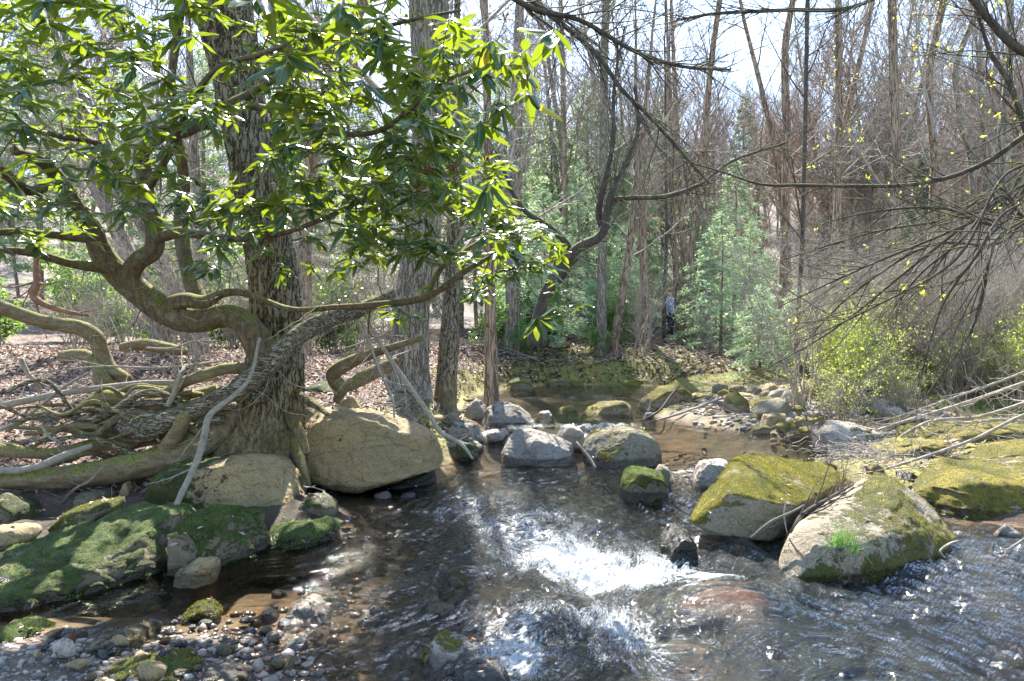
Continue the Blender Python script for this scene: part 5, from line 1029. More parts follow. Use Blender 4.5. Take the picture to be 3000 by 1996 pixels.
hem(1, 2330, 1020, 18, .75, 'small grey green hemlock at the right end of the hemlock group')
hem(2, 2050, 1000, 31, 1.1, 'hemlock showing between the stems above the person')
hem(0, 1830, 1000, 23, 1.0, 'pale hemlock filling the gap left of the trunk cluster')
hem(2, 1700, 1000, 24, 1.25, 'tall pale hemlock behind the pale grey green trunk')
hem(0, 1590, 1000, 20, 1.2, 'pale hemlock seen right of the rhododendron tip')
hem(2, 2150, 1000, 30, 1.5, 'big soft green hemlock behind the hemlock group')
hem(1, 2460, 1000, 24, 1.0, 'small hemlock among bare twigs, centre right')
hem(0, 1905, 1000, 31, 1.1, 'hemlock behind the thin dark stem left of the person')
for k, (px, d, s, v) in enumerate([(1480, 27, .9, 0), (1620, 30, 1.0, 1), (1720, 33, 1.0, 0), (1820, 29, .85, 1), (1940, 34, .95, 0), (1350, 30, 1.0, 0), (1180, 28, 1.0, 1), (1020, 33, 1.1, 0), (820, 28, 1.0, 1), (600, 30, 1.0, 0), (380, 27, 1.0, 1), (120, 30, 1.1, 0), (2060, 40, .9, 1), (1560, 42, 1.2, 0), (1780, 44, 1.2, 1), (900, 44, 1.2, 0)]):
    q = P(px, 960, d); copy_tree(PIN[v], (q[0], q[1], gz(q[0], q[1])), k, s, 'soft pale green pine in the backlit background mass behind the stream', 'pale green background pines', 'pine_tree', 'conifer', CN)
for px, d, s, lab in [(2700, 30, .55, 'dark green small conifer between the two brown trunks at the right'), (2590, 48, 1.1, 'tall dark pine top showing against the sky at the upper right'), (2480, 52, 1.15, 'bluish pine crown at the top behind the forked tree'), (3020, 40, 1.0, 'dark pine beyond the right edge trees'), (2180, 50, 1.0, 'tall dark pine in the haze above the hemlocks')]:
    q = P(px, 960, d); copy_tree(PIN[2], (q[0], q[1], gz(q[0], q[1])), px, s, lab, None, 'pine_tree', 'conifer', CN)

# ------------------------------------------------------------------ bare shrubs, budding shrubs, evergreen undergrowth
def shrub(seed, h, stems, prm_, leafmat=None, leaf=(0, 0, 0), mat=M_TWIG, spread=.55):
    rs = random.Random(seed); T = Tubes(); lp = [] if leafmat else None
    prm = dict(TREE); prm.update(lv=4, seg=[7, 5, 4, 3], wig=[.09, .15, .2, .22], up=[.0, .02, .01, .0], kids=[8, 5, 4, 0], sides=[4, 3, 3, 3], ang=[.6, .7, .7, .7], lr=[.5, .55, .6, .5], rr=[.5, .5, .6, .5], f0=[.2, .15, .1, 0], rmin=.0022, leaflvl=2); prm.update(prm_)
    for k in range(stems):
        az = rs.uniform(0, 6.28); t = rs.uniform(.1, 1) * spread; grow(T, (rs.gauss(0, .1), rs.gauss(0, .1), -.1), (math.cos(az) * t, math.sin(az) * t, 1), h * rs.uniform(.6, 1.1), .005 + h * .0035, 0, prm, lp, rs)
    V, F, t = T.build(); me = make_mesh('stems', V, F, [mat], True, {'tint': t}); lm = None
    if leafmat:
        lp = rs.sample(lp, min(len(lp), leaf[0])); V, F, t = leaf_cloud(lp, leaf[1], leaf[2], leaf[2] * .7, asp=.5)
        lm = make_mesh('leaves', V, [F], [leafmat], False, {'tint': t})
    return me, lm
BARE = [shrub(11, 1.9, 12, {}), shrub(12, 2.6, 10, dict(kids=[8, 4, 3, 0])), shrub(13, 1.4, 14, {})]
BUDS = [shrub(21, 1.3, 14, {}, M_BUD, (1900, 3, .034)), shrub(22, 1.7, 12, {}, M_BUD, (900, 2, .03)), shrub(23, .9, 16, {}, M_BUD, (900, 2, .026))]
EVER = [shrub(31, 1.5, 10, dict(kids=[6, 4, 2, 0]), M_SHRUBLEAF, (700, 4, .085)), shrub(32, 1.1, 10, dict(kids=[6, 4, 2, 0]), M_SHRUBLEAF, (600, 4, .075))]
def shrubs(lst, n, box, label, group, smin, smax, name, names=('stems', 'leaves')):
    x0, x1, d0, d1 = box
    for k in range(n):
        d = rsf.uniform(d0, d1); q = P(rsf.uniform(x0, x1), 960, d); x = q[0]
        if poly_sd(np.array([x]), np.array([d]))[0] > -0.25: continue
        if d < 27 and abs(x / d - (1964 - CX) / FPX) < .035: continue          # a gap through which the person shows
        copy_tree(lst[rsf.randrange(len(lst))], (x, d, gz(x, d)), rsf.uniform(0, 6.28), rsf.uniform(smin, smax), label, group, name, 'shrub', names)
shrubs(BARE, 84, (2350, 3150, 10.5, 22), 'leafless pale twiggy shrub in the thicket on the right bank', 'leafless shrubs on the right bank', .8, 1.5, 'bare_shrub')
shrubs(BARE, 16, (1300, 2350, 19, 26), 'leafless shrub behind the far bank of the upper pool', 'leafless shrubs behind the far bank', .6, 1.1, 'bare_shrub')
shrubs(BARE, 26, (-200, 1250, 9.5, 22), 'leafless tangled shrub behind the rhododendron on the left', 'leafless shrubs behind the rhododendron', .6, 1.3, 'bare_shrub')
shrubs(BARE, 70, (1500, 3300, 30, 62), 'pale leafless thicket shrub on the slope between far trunks', 'leafless shrubs on the far slope', 1.8, 3.2, 'bare_shrub')
shrubs(BUDS, 60, (2440, 3150, 9.6, 14), 'shrub with fresh yellow green buds on the right bank', 'budding shrubs on the right bank', .6, 1.1, 'budding_shrub')
shrubs(EVER, 20, (1380, 1910, 18.5, 24), 'glossy evergreen laurel bush on the far bank left of the person', 'evergreen laurel bushes on the far bank', .7, 1.15, 'laurel_bush')
shrubs(EVER, 9, (-100, 1200, 11, 18), 'evergreen laurel bush glimpsed behind the rhododendron stems', 'evergreen laurel bushes on the left bank', .8, 1.5, 'laurel_bush')
# ------------------------------------------------------------------ the big rhododendron over the left half
RB = P(770, 1040, 6.35)
rbase = (float(RB[0]), float(RB[1]), float(RB[2] - .1))
RH = empty('rhododendron', rbase, 'huge gnarled rhododendron with long glossy leaves overhanging the left half of the stream', 'shrub')
skel = []                                                   # nodes other branches grow from: xyz, radius
def rlimb(pts, n=60, sides=18, seed=1.0, mat=M_BARK_RHODO, amp=.06, lump=.14, name='stem'):
    q, rr = trace(pts, n); skel.extend([(a, b) for a, b in zip(q[4:], rr[4:])])
    bark_tube(name, q, rr, sides, [mat], rbase, RH, amp=amp, fu=4, fs=7, lump=lump, seed=seed)
rlimb([(800, 1080, 6.4, 90), (770, 1030, 6.35, 92), (735, 970, 6.3, 84), (700, 935, 6.3, 76), (650, 925, 6.3, 72), (590, 938, 6.3, 76), (520, 930, 6.3, 80), (450, 890, 6.25, 78), (380, 830, 6.2, 74), (310, 760, 6.1, 66), (260, 660, 6.0, 56), (215, 600, 5.9, 50), (170, 520, 5.7, 44), (120, 470, 5.5, 34), (40, 440, 5.2, 26)], n=150, sides=34, seed=2.0)
rlimb([(400, 850, 6.2, 60), (385, 800, 6.15, 56), (410, 760, 6.1, 56), (450, 730, 6.1, 54), (450, 660, 6.1, 50), (428, 600, 6.0, 48), (425, 520, 6.0, 46), (415, 450, 5.9, 42), (470, 400, 5.7, 36), (540, 385, 5.6, 38), (620, 345, 5.5, 36), (690, 300, 5.4, 34), (740, 270, 5.3, 26), (820, 180, 5.1, 20), (838, 60, 5.0, 18), (842, -60, 5.0, 16)], n=130, sides=26, seed=3.0)
rlimb([(600, 925, 6.5, 60), (570, 850, 6.6, 52), (545, 760, 6.7, 46), (530, 660, 6.8, 44), (540, 560, 6.8, 36), (530, 460, 6.6, 30), (500, 300, 6.4, 24), (520, 100, 6.2, 20), (560, -80, 6.2, 16)], n=90, sides=20, seed=4.0)
rlimb([(480, 900, 6.3, 50), (540, 880, 6.2, 46), (600, 885, 6.1, 40), (650, 860, 6.0, 26), (720, 860, 5.9, 20), (850, 905, 5.7, 16), (980, 900, 5.5, 18), (1090, 895, 5.4, 22), (1250, 870, 5.2, 20), (1370, 790, 5.1, 16), (1460, 740, 5.0, 10)], n=90, sides=14, seed=5.0)
rlimb([(450, 700, 6.1, 34), (530, 680, 5.9, 32), (600, 690, 5.7, 28), (680, 700, 5.4, 22), (800, 690, 5.0, 18), (950, 640, 4.6, 15), (1100, 560, 4.3, 12), (1230, 420, 4.0, 10)], n=80, sides=12, seed=6.0)
rlimb([(170, 520, 5.7, 30), (90, 560, 5.4, 30), (0, 500, 5.1, 28), (-100, 470, 4.8, 24)], n=50, sides=12, seed=7.0)
rlimb([(280, 700, 6.0, 30), (160, 690, 5.7, 24), (40, 680, 5.4, 22), (-100, 690, 5.2, 18)], n=50, sides=12, seed=8.0)
rlimb([(330, 790, 6.1, 34), (200, 770, 5.9, 26), (90, 740, 5.7, 24), (-60, 730, 5.5, 18)], n=50, sides=12, seed=8.5)
rlimb([(400, 560, 6.0, 24), (300, 430, 5.4, 20), (180, 400, 4.8, 18), (60, 380, 4.3, 14), (-80, 380, 4.0, 12)], n=60, sides=10, seed=9.0)
rlimb([(690, 300, 5.4, 24), (820, 330, 5.0, 22), (930, 380, 4.6, 20), (1080, 390, 4.2, 18), (1180, 340, 3.9, 14), (1280, 250, 3.7, 11), (1400, 200, 3.6, 8)], n=70, sides=12, seed=10.0)
rlimb([(740, 270, 5.3, 22), (850, 200, 4.8, 22), (920, 130, 4.3, 20), (1050, 100, 4.0, 14), (1200, 60, 3.8, 11), (1350, 30, 3.7, 8)], n=70, sides=12, seed=11.0)
rlimb([(430, 560, 6.0, 26), (500, 440, 5.2, 22), (560, 300, 4.6, 20), (640, 200, 4.0, 18), (760, 160, 3.5, 14), (840, 130, 3.1, 11)], n=70, sides=12, seed=12.0)
rlimb([(1250, 870, 5.2, 14), (1300, 780, 5.3, 16), (1420, 700, 5.5, 14), (1520, 640, 5.6, 10)], n=40, sides=8, seed=13.0)

# leafy tips: regions in space seen as (px range, py range, depth range, count, hanging)
regions = [(-150, 900, -250, 330, 3.2, 5.4, 190, .25), (-150, 1000, 250, 640, 3.6, 5.8, 135, .25), (820, 1350, 60, 560, 3.3, 5.2, 120, .4), (1000, 1500, 430, 760, 3.8, 5.2, 100, .3),
           (1180, 1560, 120, 330, 3.0, 3.9, 15, 1.0), (1380, 1700, 740, 900, 4.6, 5.4, 14, .4), (1450, 1640, 640, 780, 4.6, 5.4, 12, .1), (500, 1200, 560, 800, 4.0, 5.4, 50, .5), (-150, 420, 560, 720, 4.4, 5.6, 14, .2), (560, 1150, -250, 120, 2.8, 4.6, 42, .3), (1050, 1300, 840, 1000, 5.2, 6.2, 5, .4)]
rs = random.Random(8); tips = []
tries = 0
for x0, x1, y0, y1, d0, d1, n, hang in regions:
    k = 0
    while k < n:
        a, b, d = rs.uniform(x0, x1), rs.uniform(y0, y1), rs.uniform(d0, d1)
        tries += 1
        if tries > 40000: break
        if a > 900 and b < 60 + 0 and b > -250 and a > 1150: continue
        if 575 < a < 755 and b < 300 and rs.random() < .8: continue
        if 1180 < a < 1320 and b < 200 and rs.random() < .7: continue
        q = P(a, b, d)
        if any((q[0] - t[0][0]) ** 2 + (q[1] - t[0][1]) ** 2 + 2 * (q[2] - t[0][2]) ** 2 < .008 for t in tips): continue
        tips.append((q, hang)); k += 1
for k in range(70):                                          # the bush also goes on above and beside the frame and shades the bank
    q = np.array([rs.uniform(-5.5, -.6), rs.uniform(4.5, 9.0), rs.uniform(3.6, 5.2)]); tips.append((q, .2))
def hand(px, py, d, hang): tips.append((P(px, py, d), hang + 10))
hand(845, 165, 2.9, .35); hand(1545, 265, 3.3, 1.15); hand(1620, 95, 3.5, 1.0); hand(1410, 360, 3.4, 1.2); hand(1430, 540, 3.6, 1.2); hand(1420, 130, 3.6, .6); hand(1250, 355, 3.5, .5); hand(1590, 780, 4.7, .1); hand(1575, 930, 4.9, .7); hand(770, -20, 2.6, .5); hand(1000, 20, 3.0, .7)
NP = np.array([a for a, _ in skel]); NR = np.array([b for _, b in skel])
root_d = NP.mean(0)
order = sorted(range(len(tips)), key=lambda i: float(np.min(((NP[::3] - tips[i][0]) ** 2).sum(1))))
TW = Tubes(); TL = Tubes(); ends = []
nodes = [NP]; nrad = [NR]; P0 = NP; R0 = NR
def attach(target, wig=.06, r1=.0028, T=TW):
    global P0, R0
    dv = P0 - target; dd = np.linalg.norm(dv, axis=1); score = dd * (1 + .35 * (R0 < .006)) + .3 * np.maximum(0, -(P0[:, 1] - target[1])) 
    i = int(np.argmin(score)); a = P0[i]; L = dd[i]
    r0 = min(R0[i] * .75, .004 + .0055 * L); n = max(5, int(L / .06))
    v = target - a; side = np.array([rs.gauss(0, 1), rs.gauss(0, 1), rs.gauss(-.5, .6)]); side -= side @ v * v / (v @ v + 1e-9)
    t = np.linspace(0, 1, n)[:, None]; q = a + v * t + side * L * .13 * np.sin(t * math.pi) + np.array([0, 0, -.12 * L]) * np.sin(t * math.pi)
    wn_ = np.cumsum(rng.normal(0, wig * L / n, (n, 3)), 0); wn_ -= t * wn_[-1]; q = q + wn_
    rr = r0 + (min(r1, r0) - r0) * t[:, 0] ** .8
    T.add(q, rr, 6 if r0 > .006 else 4)
    P0 = np.vstack([P0, q[2:]]); R0 = np.concatenate([R0, rr[2:]]); return q, rr
br_parts = []
for i in order:
    tgt, hang = tips[i]; q, rr = attach(tgt)
    d = q[-1] - q[-3]; d /= np.linalg.norm(d) + 1e-9; ends.append((q[-1], d, hang))
for k in range(420):                                         # bare dead twigs in the thicket
    a, b, d = rs.uniform(-100, 1250), rs.uniform(330, 1010), rs.uniform(4.6, 6.6)
    attach(P(a, b, d), wig=.14, r1=.0016)
for k in range(170):
    a, b, d = rs.uniform(-60, 760), rs.uniform(840, 1330), rs.uniform(5.7, 7.2)
    attach(P(a, b, d), wig=.16, r1=.0014, T=TL)
for k in range(110):
    a, b, d = rs.uniform(900, 1420), rs.uniform(760, 1220), rs.uniform(5.6, 7.4)
    attach(P(a, b, d), wig=.14, r1=.0012, T=TL)
V, F, t = TW.build(); link('twigs', make_mesh('twigs', V - np.array(rbase), F, [M_BARK_RHODO], True, {'tint': t}), parent=RH, stuff=True)
V, F, t = TL.build(); link('dead_twigs', make_mesh('dead_twigs', V - np.array(rbase), F, [M_TWIG], True, {'tint': t}), parent=RH, stuff=True)

def leaf_shape(curl, fold, wav, wid=.33, seg=8):
    """long evergreen leaf of unit length along +x, blade folded along its midrib, 2 cells a side"""
    xs = np.linspace(0, 1, seg + 1); V = []; mid = []
    for k, x in enumerate(xs):
        w = wid * .5 * (math.sin(math.pi * min(1, max(0, (x * .97 + .02))) ** .85) ** .75) if 0 < x < 1 else .006
        if x < .06: w = .012
        z = -curl * x * x; 
        for s in (-1, -.5, 0, .5, 1):
            V.append((x - .02 * abs(s), s * w, z + abs(s) ** 1.3 * w * fold + wav * .02 * math.sin(9 * x + s))); mid.append(abs(s))
    F = []
    for k in range(seg):
        for j in range(4):
            a = k * 5 + j; F.append((a, a + 5, a + 6, a + 1))
    return np.array(V), np.array(F), np.array(mid)
LS = [leaf_shape(.12, -.5, 1), leaf_shape(.28, -.3, -1, .31), leaf_shape(.02, .35, 1, .36), leaf_shape(.42, -.7, 1, .3), leaf_shape(-.06, .2, -1, .38)]
LM = [make_mesh('leaf', v, [f], [M_LEAF], True, {'mid': m, 'tint': np.zeros(len(v))}) for v, f, m in LS]
LMY = make_mesh('leaf', LS[0][0], [LS[0][1]], [M_LEAF_OLD], True, {'mid': LS[0][2], 'tint': np.zeros(len(LS[0][0]))})
leaves = []
for (e, d, hang) in ends:
    big = hang > 5; hang = hang - 10 if big else hang
    up = np.array([0, 0, 1.0]); ax = d * .45 + up * .85; ax /= np.linalg.norm(ax)
    ref = np.array([1, 0, 0]) if abs(ax[0]) < .8 else np.array([0, 1, 0]); s1 = np.cross(ax, ref); s1 /= np.linalg.norm(s1); s2 = np.cross(ax, s1)
    n = rs.randint(6, 10); a0 = rs.uniform(0, 6.28); base_l = rs.uniform(.17, .2) if big else rs.uniform(.09, .16)
    for k in range(n):
        az = a0 + k * 2.4 + rs.gauss(0, .2); out = s1 * math.cos(az) + s2 * math.sin(az)
        el = rs.gauss(.10, .16); x = out * math.cos(el) + ax * math.sin(el); x = x - up * abs(rs.gauss(hang * .75, .12 + .15 * hang)); x /= np.linalg.norm(x)
        zn = ax * .6 + up * .6 - x * ((ax * .6 + up * .6) @ x); zn += np.array([rs.gauss(0, .16), rs.gauss(0, .16), 0]); zn -= x * (zn @ x); zn /= np.linalg.norm(zn) + 1e-9
        y = np.cross(zn, x); L = base_l * rs.uniform(.7, 1.15); p = e + x * .008 + ax * rs.uniform(-.02, .02)
        leaves.append((p, x, y, zn, L, rs.randrange(5)))
def vis_size(l):
    p, x = l[0], l[1]; tip = p + x * l[4]
    if p[1] < .3: return 0
    a = (p[0] / p[1], (p[2] - CAMZ) / p[1]); b = (tip[0] / tip[1], (tip[2] - CAMZ) / tip[1])
    m = ((a[0] + b[0]) / 2 * FPX + CX, HOR - (a[1] + b[1]) / 2 * FPX)
    if not (0 < m[0] < 3000 and 0 < m[1] < 1996): return 0
    return math.hypot(a[0] - b[0], a[1] - b[1]) * (1 + .8 * abs(l[3] @ (p - np.array([0, 0, CAMZ])) / np.linalg.norm(p)))
leaves.sort(key=vis_size, reverse=True)
for j, (p, x, y, z, L, s) in enumerate(leaves[:298]):
    o = link('leaf', LMY if j % 41 == 7 else LM[s], parent=RH)
    if j % 41 == 7: o['label'] = 'yellowed leaf'
    M = Matrix(((x[0] * L, y[0] * L, z[0] * L, p[0] - rbase[0]), (x[1] * L, y[1] * L, z[1] * L, p[1] - rbase[1]), (x[2] * L, y[2] * L, z[2] * L, p[2] - rbase[2]), (0, 0, 0, 1)))
    o.matrix_local = M
Vs, Fs, Ms, Ts = [], [], [], []; off = 0
for p, x, y, z, L, s in leaves[298:]:
    v, f, m = LS[s]; Vs.append(p + L * (v[:, :1] * x + v[:, 1:2] * y + v[:, 2:] * z) - np.array(rbase)); Fs.append(f + off); off += len(v); Ms.append(m); Ts.append(np.full(len(v), rs.random()))
link('leaves', make_mesh('leaves', np.concatenate(Vs), [np.concatenate(Fs)], [M_LEAF], True, {'mid': np.concatenate(Ms), 'tint': np.concatenate(Ts)}), parent=RH, stuff=True)
print('rhododendron leaves', len(leaves))
# spent flower heads and leaf buds
def seedhead(p, seed):
    r = random.Random(seed); T = Tubes()
    for k in range(12):
        az, el = r.uniform(0, 6.28), r.uniform(-.2, 1.4); d = np.array([math.cos(az) * math.cos(el), math.sin(az) * math.cos(el), math.sin(el)])
        L = r.uniform(.025, .04); T.add([p, p + d * L * .6, p + d * L, p + d * (L + .014)], [.0012, .0012, .0035, .001], 5)
    V, F, t = T.build(); link('seed_head', make_mesh('seed_head', V - np.array(rbase), F, [M_SEED], True, {'tint': t}), parent=RH)
for k, (a, b, d) in enumerate([(1545, 235, 3.3), (1480, 60, 3.5), (1250, 510, 3.6), (1420, 480, 3.6), (1455, 620, 4.2), (1615, 770, 4.7), (1330, 500, 3.8), (1230, 560, 3.6)]): seedhead(P(a, b, d), k)

# ------------------------------------------------------------------ laurel branches behind the tip, dark boughs at the right
def bough(label, pts, mat, seed, twigs, tl=.6, n=70, name='branch', cat='branch', group=None, kids=(0, 4, 3, 0), bud=None, sides=8):
    q, rr = trace(pts, n); b = (float(q[0, 0]), float(q[0, 1]), float(q[0, 2])); o = bark_tube(name, q, rr, sides, [mat], b, None, amp=.04, lump=.08, seed=seed, fu=3, fs=8); tag(o, label, cat, group)
    r2 = random.Random(int(seed * 91)); T = Tubes(); lp = [] if bud else None
    prm = dict(TREE); prm.update(lv=4, seg=[9, 7, 5, 4], wig=[.05, .09, .12, .15], up=[0, .0, .0, .0], kids=list(kids), lr=[.4, .55, .5, .5], ang=[.7, .55, .6, .6], rmin=.0011, leaflvl=2, rr=[.33, .5, .55, .5])
    for j in range(twigs):
        i = r2.randrange(4, n - 1); dd = q[min(i + 1, n - 1)] - q[i - 1]; dd /= np.linalg.norm(dd)
        nd = dd * .9 + np.array([r2.gauss(0, .35), r2.gauss(0, .35), r2.gauss(0, .4)]); nd /= np.linalg.norm(nd)
        grow(T, tuple(q[i]), tuple(nd), tl * r2.uniform(.5, 1.3), min(rr[i] * .6, .006), 1, prm, lp, r2)
    V, F, t = T.build(); link('twigs', make_mesh('twigs', V - np.array(b), F, [mat], True, {'tint': t}), parent=o, stuff=True)
    if bud:
        lp = r2.sample(lp, min(len(lp), bud)); V, F, t = leaf_cloud(lp, 3, .026, .006, asp=.5)
        link('new_leaves', make_mesh('new_leaves', V - np.array(b), [F], [M_BUD_Y], False, {'tint': t}), parent=o, stuff=True)
    return o
D = M_BARK_DARK
lb = bough('lichened laurel stem sweeping up to the right behind the rhododendron tip', [(1560, 1010, 8.6, 40), (1590, 880, 8.6, 36), (1635, 795, 8.6, 34), (1690, 730, 8.6, 30), (1760, 690, 8.6, 28), (1780, 620, 8.6, 24), (1795, 560, 8.6, 20), (1845, 450, 8.7, 16), (1870, 370, 8.8, 12), (1860, 250, 8.9, 8)], D, 2.1, 44, .9)
bough('second laurel stem arching left over the stream gap', [(1600, 870, 8.7, 26), (1668, 770, 8.7, 24), (1660, 715, 8.7, 20), (1600, 660, 8.7, 18), (1540, 620, 8.7, 16), (1500, 560, 8.7, 12), (1470, 480, 8.7, 8)], D, 3.1, 30, .8)
bough('straight thin laurel stem standing between the arched ones', [(1770, 690, 8.8, 20), (1755, 630, 8.8, 20), (1765, 560, 8.8, 18), (1795, 420, 8.8, 14), (1800, 250, 8.8, 10), (1830, 80, 8.8, 6)], D, 3.7, 30, .8)
bough('long horizontal laurel branch reaching right at mid height', [(1790, 585, 8.6, 16), (1850, 580, 8.6, 14), (1950, 575, 8.6, 13), (2050, 540, 8.6, 11), (2150, 470, 8.6, 8), (2300, 420, 8.6, 5)], D, 4.1, 26, .8)
bough('dark bough descending from the top centre to the upper right', [(1420, -60, 4.6, 18), (1560, 25, 4.7, 17), (1700, 60, 4.8, 15), (1860, 150, 5.0, 13), (2000, 195, 5.2, 10), (2140, 205, 5.4, 7)], D, 5.1, 40, .6)
bough('dark bough arching down past the hanging leaf cluster', [(1480, -60, 5.6, 18), (1620, 50, 5.6, 17), (1740, 150, 5.6, 15), (1820, 260, 5.6, 13), (1900, 340, 5.6, 10), (1990, 440, 5.6, 7), (2080, 540, 5.6, 4)], D, 6.1, 40, .7)
bough('dark bough entering from the right of the top, high centre right', [(2700, -80, 7.5, 12), (2500, 20, 7.5, 12), (2300, 30, 7.5, 12), (2100, 40, 7.5, 10), (1980, 60, 7.5, 6)], D, 6.7, 44, .8)
bough('long thin dark bough crossing the whole right third at mid height', [(3120, 330, 4.2, 18), (3000, 400, 4.3, 16), (2900, 470, 4.4, 14), (2780, 520, 4.5, 13), (2650, 543, 4.6, 12), (2500, 545, 4.8, 11), (2350, 543, 5.0, 10), (2230, 540, 5.1, 8), (2120, 505, 5.3, 6), (2000, 470, 5.5, 4)], D, 7.1, 12, .45, n=100)
HUB = [(3140, 330), (3120, 480), (3000, 520), (2930, 570)]
fan = [('fanning dark branch reaching lowest, toward the mossy bar', (2800, 760), (2560, 900), (2330, 1010), 3.9), ('fanning dark branch ending above the gravel bar', (2700, 760), (2450, 960), (2250, 1080), 4.3), ('fanning dark branch running steeply down to the fallen branches', (2860, 750), (2760, 900), (2690, 1130), 3.7), ('fanning dark branch running down over the huge right boulder', (2900, 760), (2850, 960), (2700, 1180), 3.8),
       ('upper fanning dark branch reaching left across the thicket', (2780, 640), (2560, 680), (2300, 760), 4.4), ('middle fanning dark branch reaching left', (2780, 680), (2540, 780), (2280, 900), 4.6), ('fanning dark branch just under the long bough', (2760, 610), (2560, 620), (2390, 660), 4.2), ('thin fanning branch bending to the pool', (2720, 720), (2500, 860), (2360, 1000), 4.8),
       ('short fanning branch with yellow leaves', (2820, 700), (2700, 800), (2620, 900), 4.0)]
for k, (lab, a, b, c, d) in enumerate(fan):
    bough(lab, [(HUB[0][0] + 40, HUB[0][1] - 60 + (k * 53) % 330, d, 11), (HUB[2][0] + 30, HUB[2][1] - 60 + (k * 53) % 250, d, 9), (HUB[3][0], HUB[3][1] - 40 + (k * 53) % 190, d, 8), (a[0], a[1], d, 8), (b[0], b[1], d + .2, 6), (c[0], c[1], d + .3, 3)], D, 8.1 + k, 15, .6, name='fan_branch', bud=10 if k % 2 == 0 else None, group='dark branches fanning in from the right edge')
bough('dark curved branches from the upper right corner', [(3080, 180, 5, 30), (2980, 140, 5, 26), (2900, 60, 5, 22), (2820, -40, 5, 16)], D, 20.1, 12, .8, bud=60)
bough('dark forked branch along the right edge below the corner', [(3100, 560, 5.2, 20), (3020, 420, 5.2, 18), (2960, 250, 5.2, 16), (2900, 150, 5.2, 12), (2860, 20, 5.2, 8)], D, 21.1, 22, .7, bud=60)
bough('pale arching sapling branch with yellow leaflets at centre right', [(2700, 700, 8, 8), (2620, 600, 8, 8), (2540, 480, 8, 7), (2480, 380, 8, 5), (2440, 260, 8, 3)], M_TWIG, 22.1, 12, .5, bud=46)
bough('long drooping twig with yellow leaves near the top right', [(2750, 420, 8, 7), (2720, 300, 8, 7), (2690, 160, 8, 6), (2680, 0, 8, 5), (2650, -80, 8, 4)], M_TWIG, 23.1, 12, .5, bud=50)

# ------------------------------------------------------------------ fallen wood
stick('longest pale fallen branch sloping from the right edge to the blocky boulder', [(3120, 1080, 7.6, 12.1), (2950, 1140, 8.0, 11.2), (2800, 1190, 8.3, 10.2), (2650, 1235, 8.5, 9.3), (2560, 1265, 8.5, 7.4), (2490, 1290, 8.5, 4.7)], M_TWIG, seed=30.1, twigs=16)
stick('pale fallen branch with a hooked end on the yellow moss mat', [(3120, 1140, 7.2, 11.2), (2960, 1195, 7.6, 10.2), (2860, 1222, 7.8, 9.3), (2740, 1232, 7.9, 9.3), (2680, 1255, 7.9, 8.4), (2632, 1284, 7.9, 6.5)], M_TWIG, seed=31.1, twigs=16)
stick('long straight fallen stick resting low on the huge right boulder', [(3140, 1160, 6.6, 7.4), (2980, 1225, 6.8, 9.3), (2860, 1285, 6.9, 9.3), (2750, 1325, 6.9, 9.3), (2640, 1360, 6.7, 8.4), (2600, 1372, 6.6, 5.6)], M_TWIG, seed=32.1, twigs=16)
stick('thin fallen rod parallel to the longest pale branch', [(3120, 1040, 8.6, 7.4), (2950, 1110, 8.8, 7.0), (2780, 1170, 8.9, 6.1), (2650, 1215, 9, 4.7), (2560, 1240, 9.0, 3.2)], M_TWIG, seed=33.1, twigs=16)
stick('grey fallen branch crossing behind the others at the right edge', [(3100, 1250, 8.2, 8.4), (2940, 1230, 8.2, 8.4), (2800, 1240, 8.2, 7.4), (2690, 1215, 8.3, 4.7)], M_TWIG, seed=34.1, twigs=16)
stick('slim twig leaning on the triangular boulder above the water', [(2200, 1575, 4.55, 5), (2255, 1530, 4.5, 6), (2320, 1500, 4.45, 7), (2355, 1480, 4.45, 4)], M_STICK, n=30, seed=35.1)
stick('short upright stub caught between wedge and triangular boulders', [(2306, 1562, 4.5, 3), (2297, 1510, 4.5, 5), (2303, 1468, 4.5, 3)], M_TWIG, n=20, seed=36.1)
stick('dark twig debris sloping in the cleft between the two boulders', [(2300, 1590, 4.6, 10), (2350, 1510, 4.75, 14), (2430, 1460, 4.9, 10), (2500, 1420, 5.1, 6)], M_TWIG_DK, n=30, seed=37.1, twigs=16)
stick('bent root end lying at the waterline right of the triangular boulder', [(2768, 1635, 4.45, 6), (2755, 1615, 4.45, 7), (2780, 1595, 4.5, 8), (2805, 1585, 4.6, 5)], M_STICK, n=24, seed=38.1)
stick('thin stick rising from the water by the small standing stone', [(2945, 1615, 4.6, 4), (2985, 1590, 4.6, 7), (3030, 1560, 4.6, 8)], M_STICK, n=20, seed=39.1)
stick('thin dead stick leaning from the gravel against the large tan boulder', [(1875, 1235, 11.0, 5), (1930, 1205, 11.2, 7), (1965, 1160, 11.6, 7), (1990, 1130, 12, 5)], M_TWIG_DK, n=24, seed=40.1)
stick('long low stick lying before the shaggy mossy boulder', [(1880, 1242, 11, 5), (1960, 1222, 11, 7), (2040, 1195, 11.2, 7), (2100, 1172, 11.4, 6), (2140, 1165, 11.6, 4)], M_TWIG, n=30, seed=41.1)
stick('long fallen log along the foot of the far bank', [(1430, 1100, 18.2, 14), (1600, 1096, 18.4, 20), (1800, 1100, 18.6, 24), (2000, 1102, 18.8, 24), (2150, 1110, 18.6, 16)], M_BARK_BROWN, n=60, sides=12, seed=42.1, cat='log')
stick('pale bare log slanting on the far bank right of the trunk cluster', [(2000, 1085, 20, 8), (2060, 1070, 20, 9), (2130, 1048, 20, 8)], M_STICK, n=24, seed=43.1, cat='log')
